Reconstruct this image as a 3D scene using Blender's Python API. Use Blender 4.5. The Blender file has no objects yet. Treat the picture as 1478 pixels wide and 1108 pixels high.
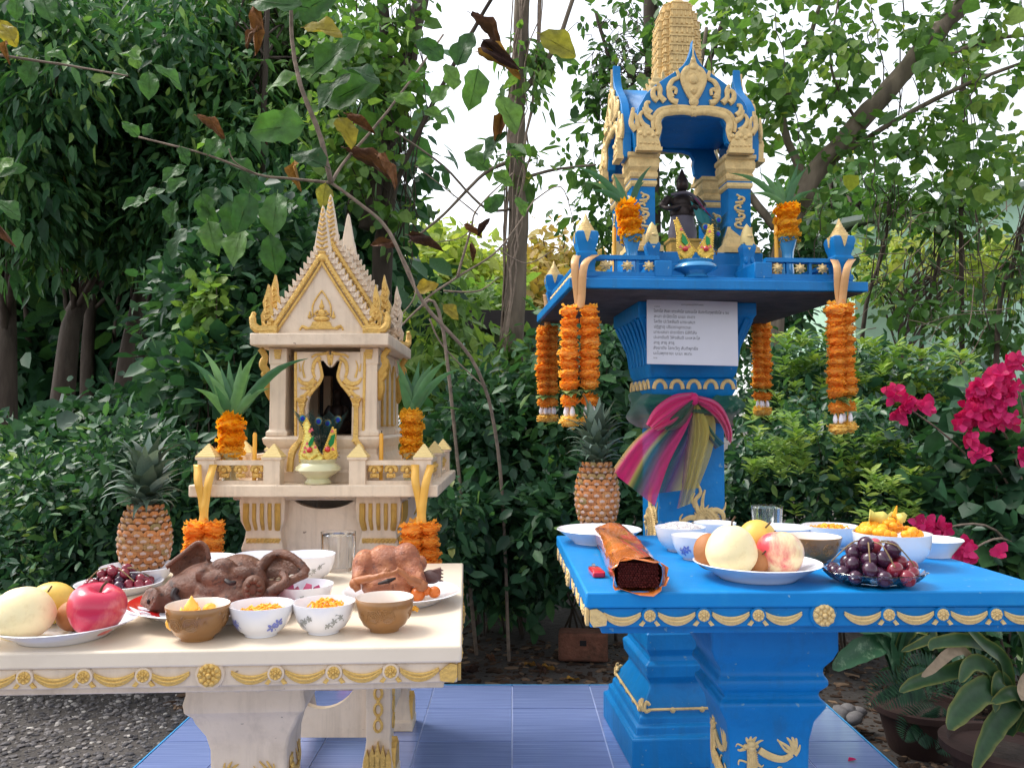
import bpy, bmesh, math, random
import numpy as np
from mathutils import Vector, Matrix, Quaternion
R = math.radians
rng = random.Random(11)
nrg = np.random.default_rng(7)
S = bpy.context.scene
COL = S.collection

# ------------------------------------------------------------------ camera
FPX, PITCH, CAMZ = 1180.0, math.atan(55 / 1180), 1.02
cam = bpy.data.cameras.new('camera')
cam.sensor_width = 36.0
cam.lens = 36.0 * FPX / 1478
cam.clip_start = 0.05
cam.clip_end = 600
camo = bpy.data.objects.new('camera', cam)
camo.location = (0, 0, CAMZ)
camo.rotation_euler = (R(90) + PITCH, 0, 0)
COL.objects.link(camo)
S.camera = camo

# ------------------------------------------------------------------ world, sun, exposure
SUN_EL, SUN_AZ = 54.0, 292.0         # soft light through thin cloud, high
w = bpy.data.worlds.new('World')
S.world = w
w.use_nodes = True
nt = w.node_tree
sky = nt.nodes.new('ShaderNodeTexSky')
sky.sky_type = 'NISHITA'
sky.sun_disc = False
sky.sun_elevation = R(SUN_EL)
sky.sun_rotation = R(SUN_AZ)
sky.air_density = 1.0
sky.dust_density = 2.0
sky.ozone_density = 1.0
hs = nt.nodes.new('ShaderNodeHueSaturation')   # hazy, milky sky
hs.inputs['Saturation'].default_value = 0.24
nt.links.new(sky.outputs[0], hs.inputs['Color'])
bg = nt.nodes['Background']
bg.inputs['Strength'].default_value = 0.15
nt.links.new(hs.outputs[0], bg.inputs['Color'])
sl = bpy.data.lights.new('sun', 'SUN')
sl.energy = 1.0
sl.angle = R(22)
sl.color = (1.0, 0.95, 0.87)
so = bpy.data.objects.new('sun', sl)
# the sky's sun_rotation runs clockwise from +Y
az = R(SUN_AZ)
sd = Vector((math.sin(az) * math.cos(R(SUN_EL)), math.cos(az) * math.cos(R(SUN_EL)), math.sin(R(SUN_EL))))
so.rotation_euler = (-sd).to_track_quat('-Z', 'Y').to_euler()
COL.objects.link(so)
S.view_settings.view_transform = 'Standard'
S.view_settings.look = 'None'
S.view_settings.exposure = 1.42
S.view_settings.gamma = 1.0
S.cycles.max_bounces = 8
S.cycles.transparent_max_bounces = 12
S.cycles.use_denoising = True

# ------------------------------------------------------------------ pixel of the photograph -> point of the place
def ray(px, py):
    u = (px - 739) / FPX
    v = (554 - py) / FPX
    return u, math.cos(PITCH) - v * math.sin(PITCH), math.sin(PITCH) + v * math.cos(PITCH)
def at(px, py, Y):
    u, y, z = ray(px, py)
    t = Y / y
    return Vector((u * t, Y, CAMZ + z * t))
def on(px, py, Z):
    u, y, z = ray(px, py)
    t = (Z - CAMZ) / z
    return Vector((u * t, y * t, Z))

# ------------------------------------------------------------------ mesh builder
class MB:
    def __init__(s):
        s.v = []; s.f = []
    def add(s, vs, fs, M=None):
        o = len(s.v)
        if M is not None: vs = [M @ Vector(p) for p in vs]
        s.v += [tuple(p) for p in vs]
        s.f += [tuple(i + o for i in f) for f in fs]
        return s
    def box(s, x0, x1, y0, y1, z0, z1, M=None):
        vs = [(x0,y0,z0),(x1,y0,z0),(x1,y1,z0),(x0,y1,z0),(x0,y0,z1),(x1,y0,z1),(x1,y1,z1),(x0,y1,z1)]
        return s.add(vs, [(0,3,2,1),(4,5,6,7),(0,1,5,4),(1,2,6,5),(2,3,7,6),(3,0,4,7)], M)
    def loft4(s, prof, M=None, c=(0,0), ratio=1.0):
        """square-section column; prof = [(half, z)] from the bottom up"""
        vs = []; fs = []
        for h, z in prof:
            vs += [(c[0]-h,c[1]-h*ratio,z),(c[0]+h,c[1]-h*ratio,z),(c[0]+h,c[1]+h*ratio,z),(c[0]-h,c[1]+h*ratio,z)]
        for i in range(len(prof)-1):
            a = 4*i
            for k in range(4):
                l = (k+1) % 4
                fs.append((a+k, a+l, a+4+l, a+4+k))
        fs.append((3,2,1,0)); n = 4*(len(prof)-1); fs.append((n,n+1,n+2,n+3))
        return s.add(vs, fs, M)
    def lathe(s, prof, n=24, M=None, c=(0,0,0), sx=1, sy=1, wob=None, caps=True):
        """prof = [(radius, z)]"""
        vs = []; fs = []
        for j, (r, z) in enumerate(prof):
            for k in range(n):
                a = 2*math.pi*k/n
                q = r * (wob(a, j) if wob else 1)
                vs.append((c[0]+q*math.cos(a)*sx, c[1]+q*math.sin(a)*sy, c[2]+z))
        m = len(prof)
        for j in range(m-1):
            for k in range(n):
                l = (k+1) % n
                fs.append((j*n+k, j*n+l, (j+1)*n+l, (j+1)*n+k))
        if caps and prof[0][0] > 1e-6: fs.append(tuple(range(n))[::-1])
        if caps and prof[-1][0] > 1e-6: fs.append(tuple((m-1)*n+k for k in range(n)))
        return s.add(vs, fs, M)
    def sphere(s, c, r, n=12, m=8, sc=(1,1,1), M=None):
        prof = [(r*math.sin(math.pi*j/m) if 0 < j < m else 1e-5, -r*math.cos(math.pi*j/m)) for j in range(m+1)]
        T = Matrix.Translation(c) @ Matrix.Diagonal((sc[0], sc[1], sc[2], 1))
        if M is not None: T = M @ T
        return s.lathe(prof, n, T)
    def tube(s, pts, rad, n=6, M=None, flat=(1,1,1), caps=True):
        pts = [Vector(p) for p in pts]
        if not hasattr(rad, '__len__'): rad = [rad]*len(pts)
        vs = []; fs = []
        up = Vector((0.13, 0.21, 1)).normalized()
        prev = None
        for i, p in enumerate(pts):
            d = (pts[min(i+1, len(pts)-1)] - pts[max(i-1, 0)])
            if d.length < 1e-9: d = Vector((0,0,1))
            d.normalize()
            if prev is None:
                a = d.cross(up)
                if a.length < 1e-3: a = d.cross(Vector((1,0,0)))
            else:
                a = prev - d * prev.dot(d)
                if a.length < 1e-4: a = d.cross(up)
            a.normalize(); prev = a
            b = d.cross(a)
            for k in range(n):
                t = 2*math.pi*k/n
                o = (a*math.cos(t) + b*math.sin(t)) * rad[i]
                vs.append(p + Vector((o.x*flat[0], o.y*flat[1], o.z*flat[2])))
        for i in range(len(pts)-1):
            for k in range(n):
                l = (k+1) % n
                fs.append((i*n+k, i*n+l, (i+1)*n+l, (i+1)*n+k))
        if caps:
            fs.append(tuple(range(n))[::-1]); q = (len(pts)-1)*n; fs.append(tuple(q+k for k in range(n)))
        return s.add(vs, fs, M)
    def prism(s, out, y0, y1, M=None):
        """outline in x,z extruded along y; any winding"""
        a = sum(out[i][0]*out[(i+1)%len(out)][1]-out[(i+1)%len(out)][0]*out[i][1] for i in range(len(out)))
        if a < 0: out = out[::-1]
        n = len(out)
        vs = [(x, y0, z) for x, z in out] + [(x, y1, z) for x, z in out]
        fs = [tuple(range(n)), tuple(range(2*n-1, n-1, -1))]
        for i in range(n):
            j = (i+1) % n
            fs.append((i, n+i, n+j, j))
        return s.add(vs, fs, M)
    def sheet(s, rows, M=None):
        """grid of points (list of rows)"""
        n = len(rows[0]); vs = [p for r in rows for p in r]; fs = []
        for j in range(len(rows)-1):
            for k in range(n-1):
                fs.append((j*n+k, j*n+k+1, (j+1)*n+k+1, (j+1)*n+k))
        return s.add(vs, fs, M)
    def mesh(s, name, mat, smooth=40):
        me = bpy.data.meshes.new(name)
        me.from_pydata(s.v, [], s.f)
        me.validate()
        if smooth:
            me.shade_smooth()
            if smooth < 180: me.set_sharp_from_angle(angle=R(smooth))
        if mat: me.materials.append(mat)
        return me
    def build(s, name, mat, parent=None, smooth=40, bevel=0, loc=None, solid=0, sub=0):
        o = obj(name, s.mesh(name, mat, smooth), parent)
        if loc: o.location = loc
        if solid:
            m = o.modifiers.new('thickness', 'SOLIDIFY'); m.thickness = solid; m.offset = 0
        if sub:
            m = o.modifiers.new('subdivision', 'SUBSURF'); m.levels = sub; m.render_levels = sub
        if bevel:
            m = o.modifiers.new('bevel', 'BEVEL'); m.width = bevel; m.segments = 2; m.limit_method = 'ANGLE'; m.angle_limit = R(40)
        return o

def obj(name, me, parent=None):
    o = bpy.data.objects.new(name, me)
    COL.objects.link(o)
    if parent is not None: o.parent = parent
    return o
def tag(o, label=None, cat=None, group=None, kind=None):
    if label: o['label'] = label
    if cat: o['category'] = cat
    if group: o['group'] = group
    if kind: o['kind'] = kind
    return o
def thing(name, label, cat, loc=(0,0,0), rz=0, group=None):
    o = obj(name, None)
    o.empty_display_size = 0.05
    o.location = loc
    o.rotation_euler = (0, 0, rz)
    return tag(o, label, cat, group)
def struct(o):
    o['kind'] = 'structure'; return o
def link(name, me, parent, M=None, loc=None, rot=None, sc=None):
    """another object on shared mesh data"""
    o = obj(name, me, parent)
    if M is not None: o.matrix_basis = M
    if loc is not None: o.location = loc
    if rot is not None: o.rotation_euler = rot
    if sc is not None: o.scale = sc if hasattr(sc, '__len__') else (sc, sc, sc)
    return o
def bez(pts, n=8):
    """Catmull-Rom through points"""
    P = [Vector(p) for p in pts]; out = []
    for i in range(len(P)-1):
        a = P[max(i-1,0)]; b = P[i]; c = P[i+1]; d = P[min(i+2,len(P)-1)]
        for k in range(n):
            t = k/n
            out.append(0.5*((2*b)+(c-a)*t+(2*a-5*b+4*c-d)*t*t+(3*b-a-3*c+d)*t**3))
    out.append(P[-1]); return out
def lerp(a, b, t): return a + (b-a)*t

# ------------------------------------------------------------------ materials
def lin(r, g, b):
    f = lambda c: (c/255/12.92 if c/255 <= 0.04045 else ((c/255+0.055)/1.055)**2.4)
    return (f(r), f(g), f(b), 1)
def mat(name, col, rough=0.5, metal=0.0, var=0.08, vscale=12, bump=0.0, bscale=60, dirt=None, dscale=6, damt=0.5,
        spec=0.5, sss=0, trans=0, coat=0, ior=1.45, coord='Object', stretch=None, streak=None, chips=None):
    m = bpy.data.materials.new(name); m.use_nodes = True
    n = m.node_tree.nodes; l = m.node_tree.links; p = n['Principled BSDF']
    if len(col) == 3: col = (*col, 1)
    p.inputs['Roughness'].default_value = rough; p.inputs['Metallic'].default_value = metal
    p.inputs['IOR'].default_value = ior
    p.inputs['Specular IOR Level'].default_value = spec
    if sss:
        p.inputs['Subsurface Weight'].default_value = sss; p.inputs['Subsurface Radius'].default_value = (0.01, 0.005, 0.003)
    if trans: p.inputs['Transmission Weight'].default_value = trans
    if coat:
        p.inputs['Coat Weight'].default_value = coat; p.inputs['Coat Roughness'].default_value = 0.08
    tc = n.new('ShaderNodeTexCoord'); src = tc.outputs[coord]
    if stretch:
        mp = n.new('ShaderNodeMapping'); mp.inputs['Scale'].default_value = stretch
        l.new(src, mp.inputs['Vector']); src = mp.outputs[0]
    nz = n.new('ShaderNodeTexNoise'); nz.inputs['Scale'].default_value = vscale; nz.inputs['Detail'].default_value = 5
    l.new(src, nz.inputs['Vector'])
    mr = n.new('ShaderNodeMapRange'); mr.inputs[1].default_value = 0.3; mr.inputs[2].default_value = 0.7
    mr.inputs[3].default_value = 1 - var; mr.inputs[4].default_value = 1 + var
    l.new(nz.outputs['Fac'], mr.inputs[0])
    mx = n.new('ShaderNodeVectorMath'); mx.operation = 'SCALE'; mx.inputs[0].default_value = col[:3]
    l.new(mr.outputs[0], mx.inputs['Scale'])
    out = mx.outputs[0]
    if dirt:
        nd = n.new('ShaderNodeTexNoise'); nd.inputs['Scale'].default_value = dscale; nd.inputs['Detail'].default_value = 8; nd.inputs['Roughness'].default_value = 0.7
        l.new(src, nd.inputs['Vector'])
        dr = n.new('ShaderNodeMapRange'); dr.inputs[1].default_value = 0.52; dr.inputs[2].default_value = 0.74; dr.inputs[4].default_value = damt
        l.new(nd.outputs['Fac'], dr.inputs[0])
        mc = n.new('ShaderNodeMix'); mc.data_type = 'RGBA'
        l.new(dr.outputs[0], mc.inputs[0]); l.new(out, mc.inputs[6]); mc.inputs[7].default_value = (*dirt[:3], 1)
        out = mc.outputs[2]
    if streak:      # rain streaks and grime running down
        ms_ = n.new('ShaderNodeMapping'); ms_.inputs['Scale'].default_value = (22, 22, 1.6); l.new(tc.outputs[coord], ms_.inputs['Vector'])
        ns_ = n.new('ShaderNodeTexNoise'); ns_.inputs['Scale'].default_value = 1.4; ns_.inputs['Detail'].default_value = 6; ns_.inputs['Roughness'].default_value = 0.65; l.new(ms_.outputs[0], ns_.inputs['Vector'])
        rs_ = n.new('ShaderNodeMapRange'); rs_.inputs[1].default_value = 0.50; rs_.inputs[2].default_value = 0.78; rs_.inputs[4].default_value = streak[1]; l.new(ns_.outputs['Fac'], rs_.inputs[0])
        mc = n.new('ShaderNodeMix'); mc.data_type = 'RGBA'; l.new(rs_.outputs[0], mc.inputs[0]); l.new(out, mc.inputs[6]); mc.inputs[7].default_value = (*streak[0][:3], 1); out = mc.outputs[2]
    if chips:       # small specks of dust and chipped paint
        nc_ = n.new('ShaderNodeTexNoise'); nc_.inputs['Scale'].default_value = chips[1]; nc_.inputs['Detail'].default_value = 3; l.new(tc.outputs[coord], nc_.inputs['Vector'])
        rc_ = n.new('ShaderNodeMapRange'); rc_.inputs[1].default_value = chips[2]; rc_.inputs[2].default_value = chips[2]+0.03; rc_.inputs[4].default_value = 0.8; l.new(nc_.outputs['Fac'], rc_.inputs[0])
        mc = n.new('ShaderNodeMix'); mc.data_type = 'RGBA'; l.new(rc_.outputs[0], mc.inputs[0]); l.new(out, mc.inputs[6]); mc.inputs[7].default_value = (*chips[0][:3], 1); out = mc.outputs[2]
    l.new(out, p.inputs['Base Color'])
    if bump:
        nb = n.new('ShaderNodeTexNoise'); nb.inputs['Scale'].default_value = bscale; nb.inputs['Detail'].default_value = 4
        l.new(src, nb.inputs['Vector'])
        b = n.new('ShaderNodeBump'); b.inputs['Strength'].default_value = bump; b.inputs['Distance'].default_value = 0.01
        l.new(nb.outputs['Fac'], b.inputs['Height']); l.new(b.outputs[0], p.inputs['Normal'])
    return m
def ramp_mat(name, stops, rough=0.55, trans=0.28, attr='rnd', bump=0, spec=0.35, tcol=1.25, nscale=45, nvar=0.18, spots=None):
    """leaf or petal: colour differs from leaf to leaf (attribute rnd), thin and slightly translucent"""
    m = bpy.data.materials.new(name); m.use_nodes = True
    n = m.node_tree.nodes; l = m.node_tree.links; p = n['Principled BSDF']
    p.inputs['Roughness'].default_value = rough; p.inputs['Specular IOR Level'].default_value = spec
    if attr == 'object':
        a = n.new('ShaderNodeObjectInfo'); fac = a.outputs['Random']
    else:
        a = n.new('ShaderNodeAttribute'); a.attribute_name = attr; fac = a.outputs['Fac']
    cr = n.new('ShaderNodeValToRGB'); e = cr.color_ramp.elements
    e[0].position = stops[0][0]; e[0].color = (*stops[0][1][:3], 1)
    e[1].position = stops[-1][0]; e[1].color = (*stops[-1][1][:3], 1)
    for q, c in stops[1:-1]:
        x = e.new(q); x.color = (*c[:3], 1)
    l.new(fac, cr.inputs[0])
    tc = n.new('ShaderNodeTexCoord'); nz = n.new('ShaderNodeTexNoise'); nz.inputs['Scale'].default_value = nscale; nz.inputs['Detail'].default_value = 4
    l.new(tc.outputs['Object'], nz.inputs['Vector'])
    mr = n.new('ShaderNodeMapRange'); mr.inputs[1].default_value = 0.3; mr.inputs[2].default_value = 0.7; mr.inputs[3].default_value = 1-nvar; mr.inputs[4].default_value = 1+nvar
    l.new(nz.outputs['Fac'], mr.inputs[0])
    vm = n.new('ShaderNodeVectorMath'); vm.operation = 'SCALE'
    csrc = cr.outputs[0]
    if spots:
        n2 = n.new('ShaderNodeTexNoise'); n2.inputs['Scale'].default_value = nscale*0.7; n2.inputs['Detail'].default_value = 6; n2.inputs['Roughness'].default_value = 0.7; l.new(tc.outputs['Object'], n2.inputs['Vector'])
        r2 = n.new('ShaderNodeMapRange'); r2.inputs[1].default_value = 0.58; r2.inputs[2].default_value = 0.70; r2.inputs[4].default_value = 0.85; l.new(n2.outputs['Fac'], r2.inputs[0])
        x2 = n.new('ShaderNodeMix'); x2.data_type = 'RGBA'; l.new(r2.outputs[0], x2.inputs[0]); l.new(csrc, x2.inputs[6]); x2.inputs[7].default_value = (*spots[:3], 1); csrc = x2.outputs[2]
    l.new(csrc, vm.inputs[0]); l.new(mr.outputs[0], vm.inputs['Scale'])
    l.new(vm.outputs[0], p.inputs['Base Color'])
    if bump:
        b = n.new('ShaderNodeBump'); b.inputs['Strength'].default_value = bump; b.inputs['Distance'].default_value = 0.02
        l.new(nz.outputs['Fac'], b.inputs['Height']); l.new(b.outputs[0], p.inputs['Normal'])
    if trans:
        t = n.new('ShaderNodeBsdfTranslucent'); ms = n.new('ShaderNodeMixShader'); ms.inputs[0].default_value = trans
        v2 = n.new('ShaderNodeVectorMath'); v2.operation = 'MULTIPLY'; v2.inputs[1].default_value = (tcol*1.05, tcol*1.1, tcol*0.55)
        l.new(vm.outputs[0], v2.inputs[0]); l.new(v2.outputs[0], t.inputs['Color'])
        l.new(p.outputs[0], ms.inputs[1]); l.new(t.outputs[0], ms.inputs[2])
        l.new(ms.outputs[0], n['Material Output'].inputs['Surface'])
    return m

M = {}
M['cream'] = mat('cream_paint', lin(222,201,176), 0.5, var=0.07, bump=0.22, bscale=40, dirt=lin(172,150,124), dscale=9, damt=0.45, streak=(lin(150,130,108),0.4), chips=(lin(120,100,84),55,0.72))
M['cream_dark'] = mat('cream_paint_worn', lin(190,172,150), 0.6, var=0.1, bump=0.15, bscale=40, dirt=lin(96,84,72), dscale=14, damt=0.6)
M['tablecream'] = mat('cream_table_paint', lin(228,211,188), 0.32, var=0.03, bump=0.05, bscale=25, dirt=lin(190,170,145), dscale=5, damt=0.3)
M['blue'] = mat('blue_paint', lin(0,116,182), 0.46, var=0.12, vscale=7, bump=0.22, bscale=30, dirt=lin(0,88,150), dscale=9, damt=0.6, spec=0.4, streak=(lin(40,96,130),0.45), chips=(lin(110,150,170),70,0.70))
M['bluetable'] = mat('blue_table_paint', lin(0,124,192), 0.45, var=0.09, vscale=5, bump=0.14, bscale=24, dirt=lin(40,146,196), dscale=14, damt=0.45, spec=0.4, chips=(lin(130,170,190),60,0.70))
M['concrete'] = mat('bare_concrete', lin(74,70,70), 0.9, var=0.25, vscale=16, bump=0.3, bscale=70, dirt=lin(34,32,34), dscale=9, damt=0.8)
M['gold'] = mat('gold_paint', lin(214,174,96), 0.4, 0.35, var=0.2, vscale=40, bump=0.4, bscale=160, dirt=lin(136,100,44), dscale=40, damt=0.6)
M['palegold'] = mat('pale_gold_paint', lin(216,186,128), 0.5, 0.2, var=0.12, vscale=40, bump=0.3, bscale=150, dirt=lin(140,104,56), dscale=35, damt=0.6)
M['ochregold'] = mat('ochre_gold_paint', lin(190,150,72), 0.5, 0.3, var=0.16, vscale=30, bump=0.3, bscale=120, dirt=lin(112,78,34), dscale=30, damt=0.7)
M['yellowcap'] = mat('pale_yellow_paint', lin(226,200,136), 0.5, 0.1, var=0.08, bump=0.15, bscale=90)
M['white'] = mat('white_porcelain', lin(232,232,238), 0.16, var=0.02, coat=0.4)
M['brownbowl'] = mat('brown_glaze', lin(146,104,60), 0.3, var=0.12, vscale=30, coat=0.3)
M['red'] = mat('red_enamel', lin(196,24,30), 0.2, var=0.05, coat=0.5)
M['dark'] = mat('dark_interior', lin(26,22,24), 0.8)
M['glass'] = mat('clear_glass', (1,1,1,1), 0.02, var=0, trans=1.0, ior=1.45)
M['water'] = mat('water', (1,1,1,1), 0.0, var=0, trans=1.0, ior=1.33)
M['paper'] = mat('laminated_paper', lin(205,203,212), 0.28, var=0.03, coat=0.3)
M['ink'] = mat('black_ink', lin(34,32,44), 0.6)
M['bark'] = mat('tree_bark', lin(110,98,84), 0.9, var=0.35, vscale=14, bump=0.6, bscale=40, stretch=(1,1,0.25), dirt=lin(60,54,46), dscale=6, damt=0.8)
M['darkbark'] = mat('dark_bark', lin(70,60,52), 0.92, var=0.35, vscale=14, bump=0.6, bscale=40, stretch=(1,1,0.25), dirt=lin(110,104,92), dscale=5, damt=0.4)
M['twig'] = mat('grey_twig', lin(128,112,98), 0.85, var=0.3, vscale=30, bump=0.4, bscale=60)
M['stem'] = mat('green_stem', lin(70,84,46), 0.7, var=0.2)
M['soil'] = mat('dark_soil', lin(58,48,42), 0.95, var=0.4, vscale=20, bump=0.9, bscale=55, dirt=lin(92,78,66), dscale=24, damt=0.7)
M['terracotta'] = mat('terracotta', lin(58,38,32), 0.85, var=0.2, bump=0.2, dirt=lin(50,40,34), dscale=8, damt=0.8)  # clay also darkened for the shade around the pots
M['brick'] = mat('laterite_brick', lin(112,72,56), 0.95, var=0.3, vscale=25, bump=0.8, bscale=60, dirt=lin(52,46,36), dscale=8, damt=0.8)
M['ribbon'] = mat('gold_satin_ribbon', lin(222,170,74), 0.38, 0.1, var=0.1, bump=0.15, bscale=40)
M['peachribbon'] = mat('peach_satin_ribbon', lin(214,164,110), 0.4, 0.1, var=0.1, bump=0.15, bscale=40)
M['candle'] = mat('yellow_wax', lin(232,170,60), 0.5, sss=0.15)
M['pearl'] = mat('pearl_glaze', lin(198,192,150), 0.16, 0.1, var=0.08, vscale=10, coat=0.8)
M['blueglaze'] = mat('blue_pearl_glaze', lin(60,140,190), 0.14, 0.15, var=0.1, vscale=10, coat=0.8)
# ------------------------------------------------------------------ the ground and the tiled floor
GZ = -0.10
def ground_material():
    m = mat('earth_and_gravel', lin(70,65,62), 0.95, var=0.35, vscale=3, bump=1.0, bscale=38, dirt=lin(92,84,76), dscale=60, damt=0.8)
    return m
M['ground'] = ground_material()
mb = MB()
xs = [-200,-80,-30,-12,-7] + [x*0.35 for x in range(-16,17)] + [7,12,30,80,200]
ys = [-60,-20,-8,-3] + [y*0.35 for y in range(-4,40)] + [16,24,40,90,220]
rows = []
for y in ys:
    row = []
    for x in xs:
        z = GZ
        near = (-3.6 < x < 1.6 and -2 < y < 4.3)
        if not near and abs(x) < 8 and 0 < y < 14:
            z += 0.035*math.sin(x*2.1+y*1.3)*math.sin(y*1.7-x) + 0.02*math.sin(x*5.3)*math.cos(y*4.1)
            if y > 4: z += min(0.25, (y-4)*0.05)
        elif not near and y >= 14: z += 0.25
        row.append((x,y,z))
    rows.append(row)
struct(mb.sheet(rows).build('ground', M['ground'], smooth=180))

FX0, FX1, FY0, FY1 = -1.115, 1.135, 0.23, 3.23
floor = obj('tiled_floor', None); struct(floor)
M['tile'] = None
def tile_material():
    m = bpy.data.materials.new('blue_ceramic_tile'); m.use_nodes = True
    n = m.node_tree.nodes; l = m.node_tree.links; p = n['Principled BSDF']
    oi = n.new('ShaderNodeObjectInfo')
    tc = n.new('ShaderNodeTexCoord'); mp = n.new('ShaderNodeMapping'); mp.inputs['Scale'].default_value = (3, 170, 3)
    l.new(tc.outputs['Object'], mp.inputs['Vector'])
    nz = n.new('ShaderNodeTexNoise'); nz.inputs['Scale'].default_value = 1.0; nz.inputs['Detail'].default_value = 3
    l.new(mp.outputs[0], nz.inputs['Vector'])
    cr = n.new('ShaderNodeValToRGB'); e = cr.color_ramp.elements
    e[0].position = 0.3; e[0].color = lin(106,122,170); e[1].position = 0.7; e[1].color = lin(136,153,202)
    l.new(nz.outputs['Fac'], cr.inputs[0])
    mr = n.new('ShaderNodeMapRange'); mr.inputs[3].default_value = 0.9; mr.inputs[4].default_value = 1.1
    l.new(oi.outputs['Random'], mr.inputs[0])
    vm = n.new('ShaderNodeVectorMath'); vm.operation = 'SCALE'
    l.new(cr.outputs[0], vm.inputs[0]); l.new(mr.outputs[0], vm.inputs['Scale'])
    # dust
    nd = n.new('ShaderNodeTexNoise'); nd.inputs['Scale'].default_value = 9; nd.inputs['Detail'].default_value = 8
    l.new(tc.outputs['Object'], nd.inputs['Vector'])
    dr = n.new('ShaderNodeMapRange'); dr.inputs[1].default_value = 0.4; dr.inputs[2].default_value = 0.75; dr.inputs[3].default_value = 0.13; dr.inputs[4].default_value = 0.24
    l.new(nd.outputs['Fac'], dr.inputs[0]); l.new(dr.outputs[0], p.inputs['Roughness'])
    l.new(vm.outputs[0], p.inputs['Base Color'])
    p.inputs['Coat Weight'].default_value = 0.8; p.inputs['Coat Roughness'].default_value = 0.12
    b = n.new('ShaderNodeBump'); b.inputs['Strength'].default_value = 0.12; b.inputs['Distance'].default_value = 0.004
    l.new(nz.outputs['Fac'], b.inputs['Height']); l.new(b.outputs[0], p.inputs['Normal'])
    return m
M['tile'] = tile_material()
M['grout'] = mat('pale_grout', lin(168,180,212), 0.8, var=0.15)
M['edge'] = mat('sky_blue_edge_trim', lin(70,150,205), 0.4, var=0.1)
MB().box(FX0+0.004, FX1-0.004, FY0+0.004, FY1-0.004, GZ-0.08, -0.004).build('floor_slab', M['grout'], floor)
def tmesh(w, d):
    return MB().box(-w/2, w/2, -d/2, d/2, -0.008, 0.0).mesh('tile', M['tile'], 0)
tcache = {}
xb = [FX0] + [v for v in [(-3+k)*0.3 for k in range(7)]] + [FX1]
yb = [FY1]; yy = 2.968
while yy > FY0: yb.append(yy); yy -= 0.3
yb.append(FY0); yb = yb[::-1]
for i in range(len(xb)-1):
    for j in range(len(yb)-1):
        wd, dp = xb[i+1]-xb[i]-0.005, yb[j+1]-yb[j]-0.005
        k = (round(wd,3), round(dp,3))
        if k not in tcache: tcache[k] = tmesh(*k)
        link('tile', tcache[k], floor, loc=((xb[i]+xb[i+1])/2, (yb[j]+yb[j+1])/2, rng.uniform(-0.0006, 0.0006)))
MB().box(FX0-0.006, FX0-0.001, FY0-0.006, FY1+0.006, GZ-0.05, 0.001).build('edge_trim', M['edge'], floor)
MB().box(FX1+0.001, FX1+0.006, FY0-0.006, FY1+0.006, GZ-0.05, 0.001).build('edge_trim', M['edge'], floor)
MB().box(FX0-0.001, FX1+0.001, FY1+0.001, FY1+0.006, GZ-0.05, 0.001).build('edge_trim', M['edge'], floor)

# ------------------------------------------------------------------ loose gravel on the left, litter behind
def scatter(name, n, area, size, m, label, cat, flat=0.6, hide=None, stretch=1.0):
    ico = [(0,0,1),(0.89,0,0.45),(0.28,0.85,0.45),(-0.72,0.53,0.45),(-0.72,-0.53,0.45),(0.28,-0.85,0.45),
           (0.72,0.53,-0.45),(-0.28,0.85,-0.45),(-0.89,0,-0.45),(-0.28,-0.85,-0.45),(0.72,-0.53,-0.45),(0,0,-1)]
    fc = [(0,1,2),(0,2,3),(0,3,4),(0,4,5),(0,5,1),(1,6,2),(2,7,3),(3,8,4),(4,9,5),(5,10,1),(6,7,2),(7,8,3),(8,9,4),(9,10,5),(10,6,1)]
    ico = np.array(ico[:11]); fc = np.array(fc)
    x = nrg.uniform(area[0], area[1], n); y = nrg.uniform(area[2], area[3], n)
    s = size[0] + (size[1]-size[0]) * nrg.random(n)**2.5
    sc = np.stack([s*nrg.uniform(0.7,1.4,n)*stretch, s*nrg.uniform(0.7,1.2,n), s*flat*nrg.uniform(0.6,1.2,n)], 1)
    a = nrg.uniform(0, 6.28, n)
    v = ico[None]*sc[:,None] * nrg.uniform(0.75,1.25,(n,11,1))
    c, q = np.cos(a)[:,None], np.sin(a)[:,None]
    X = v[...,0]*c - v[...,1]*q + x[:,None]; Y = v[...,0]*q + v[...,1]*c + y[:,None]
    z0 = np.full(n, GZ)
    Z = v[...,2] + z0[:,None] + s[:,None]*0.15
    V = np.stack([X,Y,Z],2).reshape(-1,3)
    Fc = (fc[None] + (np.arange(n)*11)[:,None,None]).reshape(-1,3)
    me = bpy.data.meshes.new(name); me.from_pydata(V.tolist(), [], Fc.tolist())
    at_ = me.attributes.new('rnd', 'FLOAT', 'POINT'); at_.data.foreach_set('value', np.repeat(nrg.random(n), 11).astype(np.float32))
    me.materials.append(m)
    o = obj(name, me)
    return tag(o, label, cat, kind='stuff')
M['gravel'] = ramp_mat('grey_gravel', [(0, lin(62,60,62)), (0.6, lin(104,100,100)), (0.93, lin(140,134,130)), (1, lin(186,180,172))], 0.9, 0, spec=0.2)
M['litter'] = ramp_mat('soil_crumbs', [(0, lin(40,32,28)), (0.7, lin(84,66,54)), (1, lin(134,112,92))], 0.95, 0, spec=0.1)
scatter('gravel', 20000, (-2.9, -1.13, 1.3, 4.2), (0.003, 0.014), M['gravel'], 'loose dark grey gravel beside the tiled floor', 'gravel')
scatter('soil_crumbs', 9000, (-1.4, 2.6, 3.25, 5.4), (0.004, 0.020), M['litter'], 'brown soil crumbs and litter behind the tiled floor', 'soil', 0.35, stretch=1.6)
scatter('soil_crumbs', 3500, (1.15, 2.6, 1.6, 3.25), (0.004, 0.016), M['litter'], 'brown soil crumbs and litter beside the flower pots', 'soil', 0.35, stretch=1.6)
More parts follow.
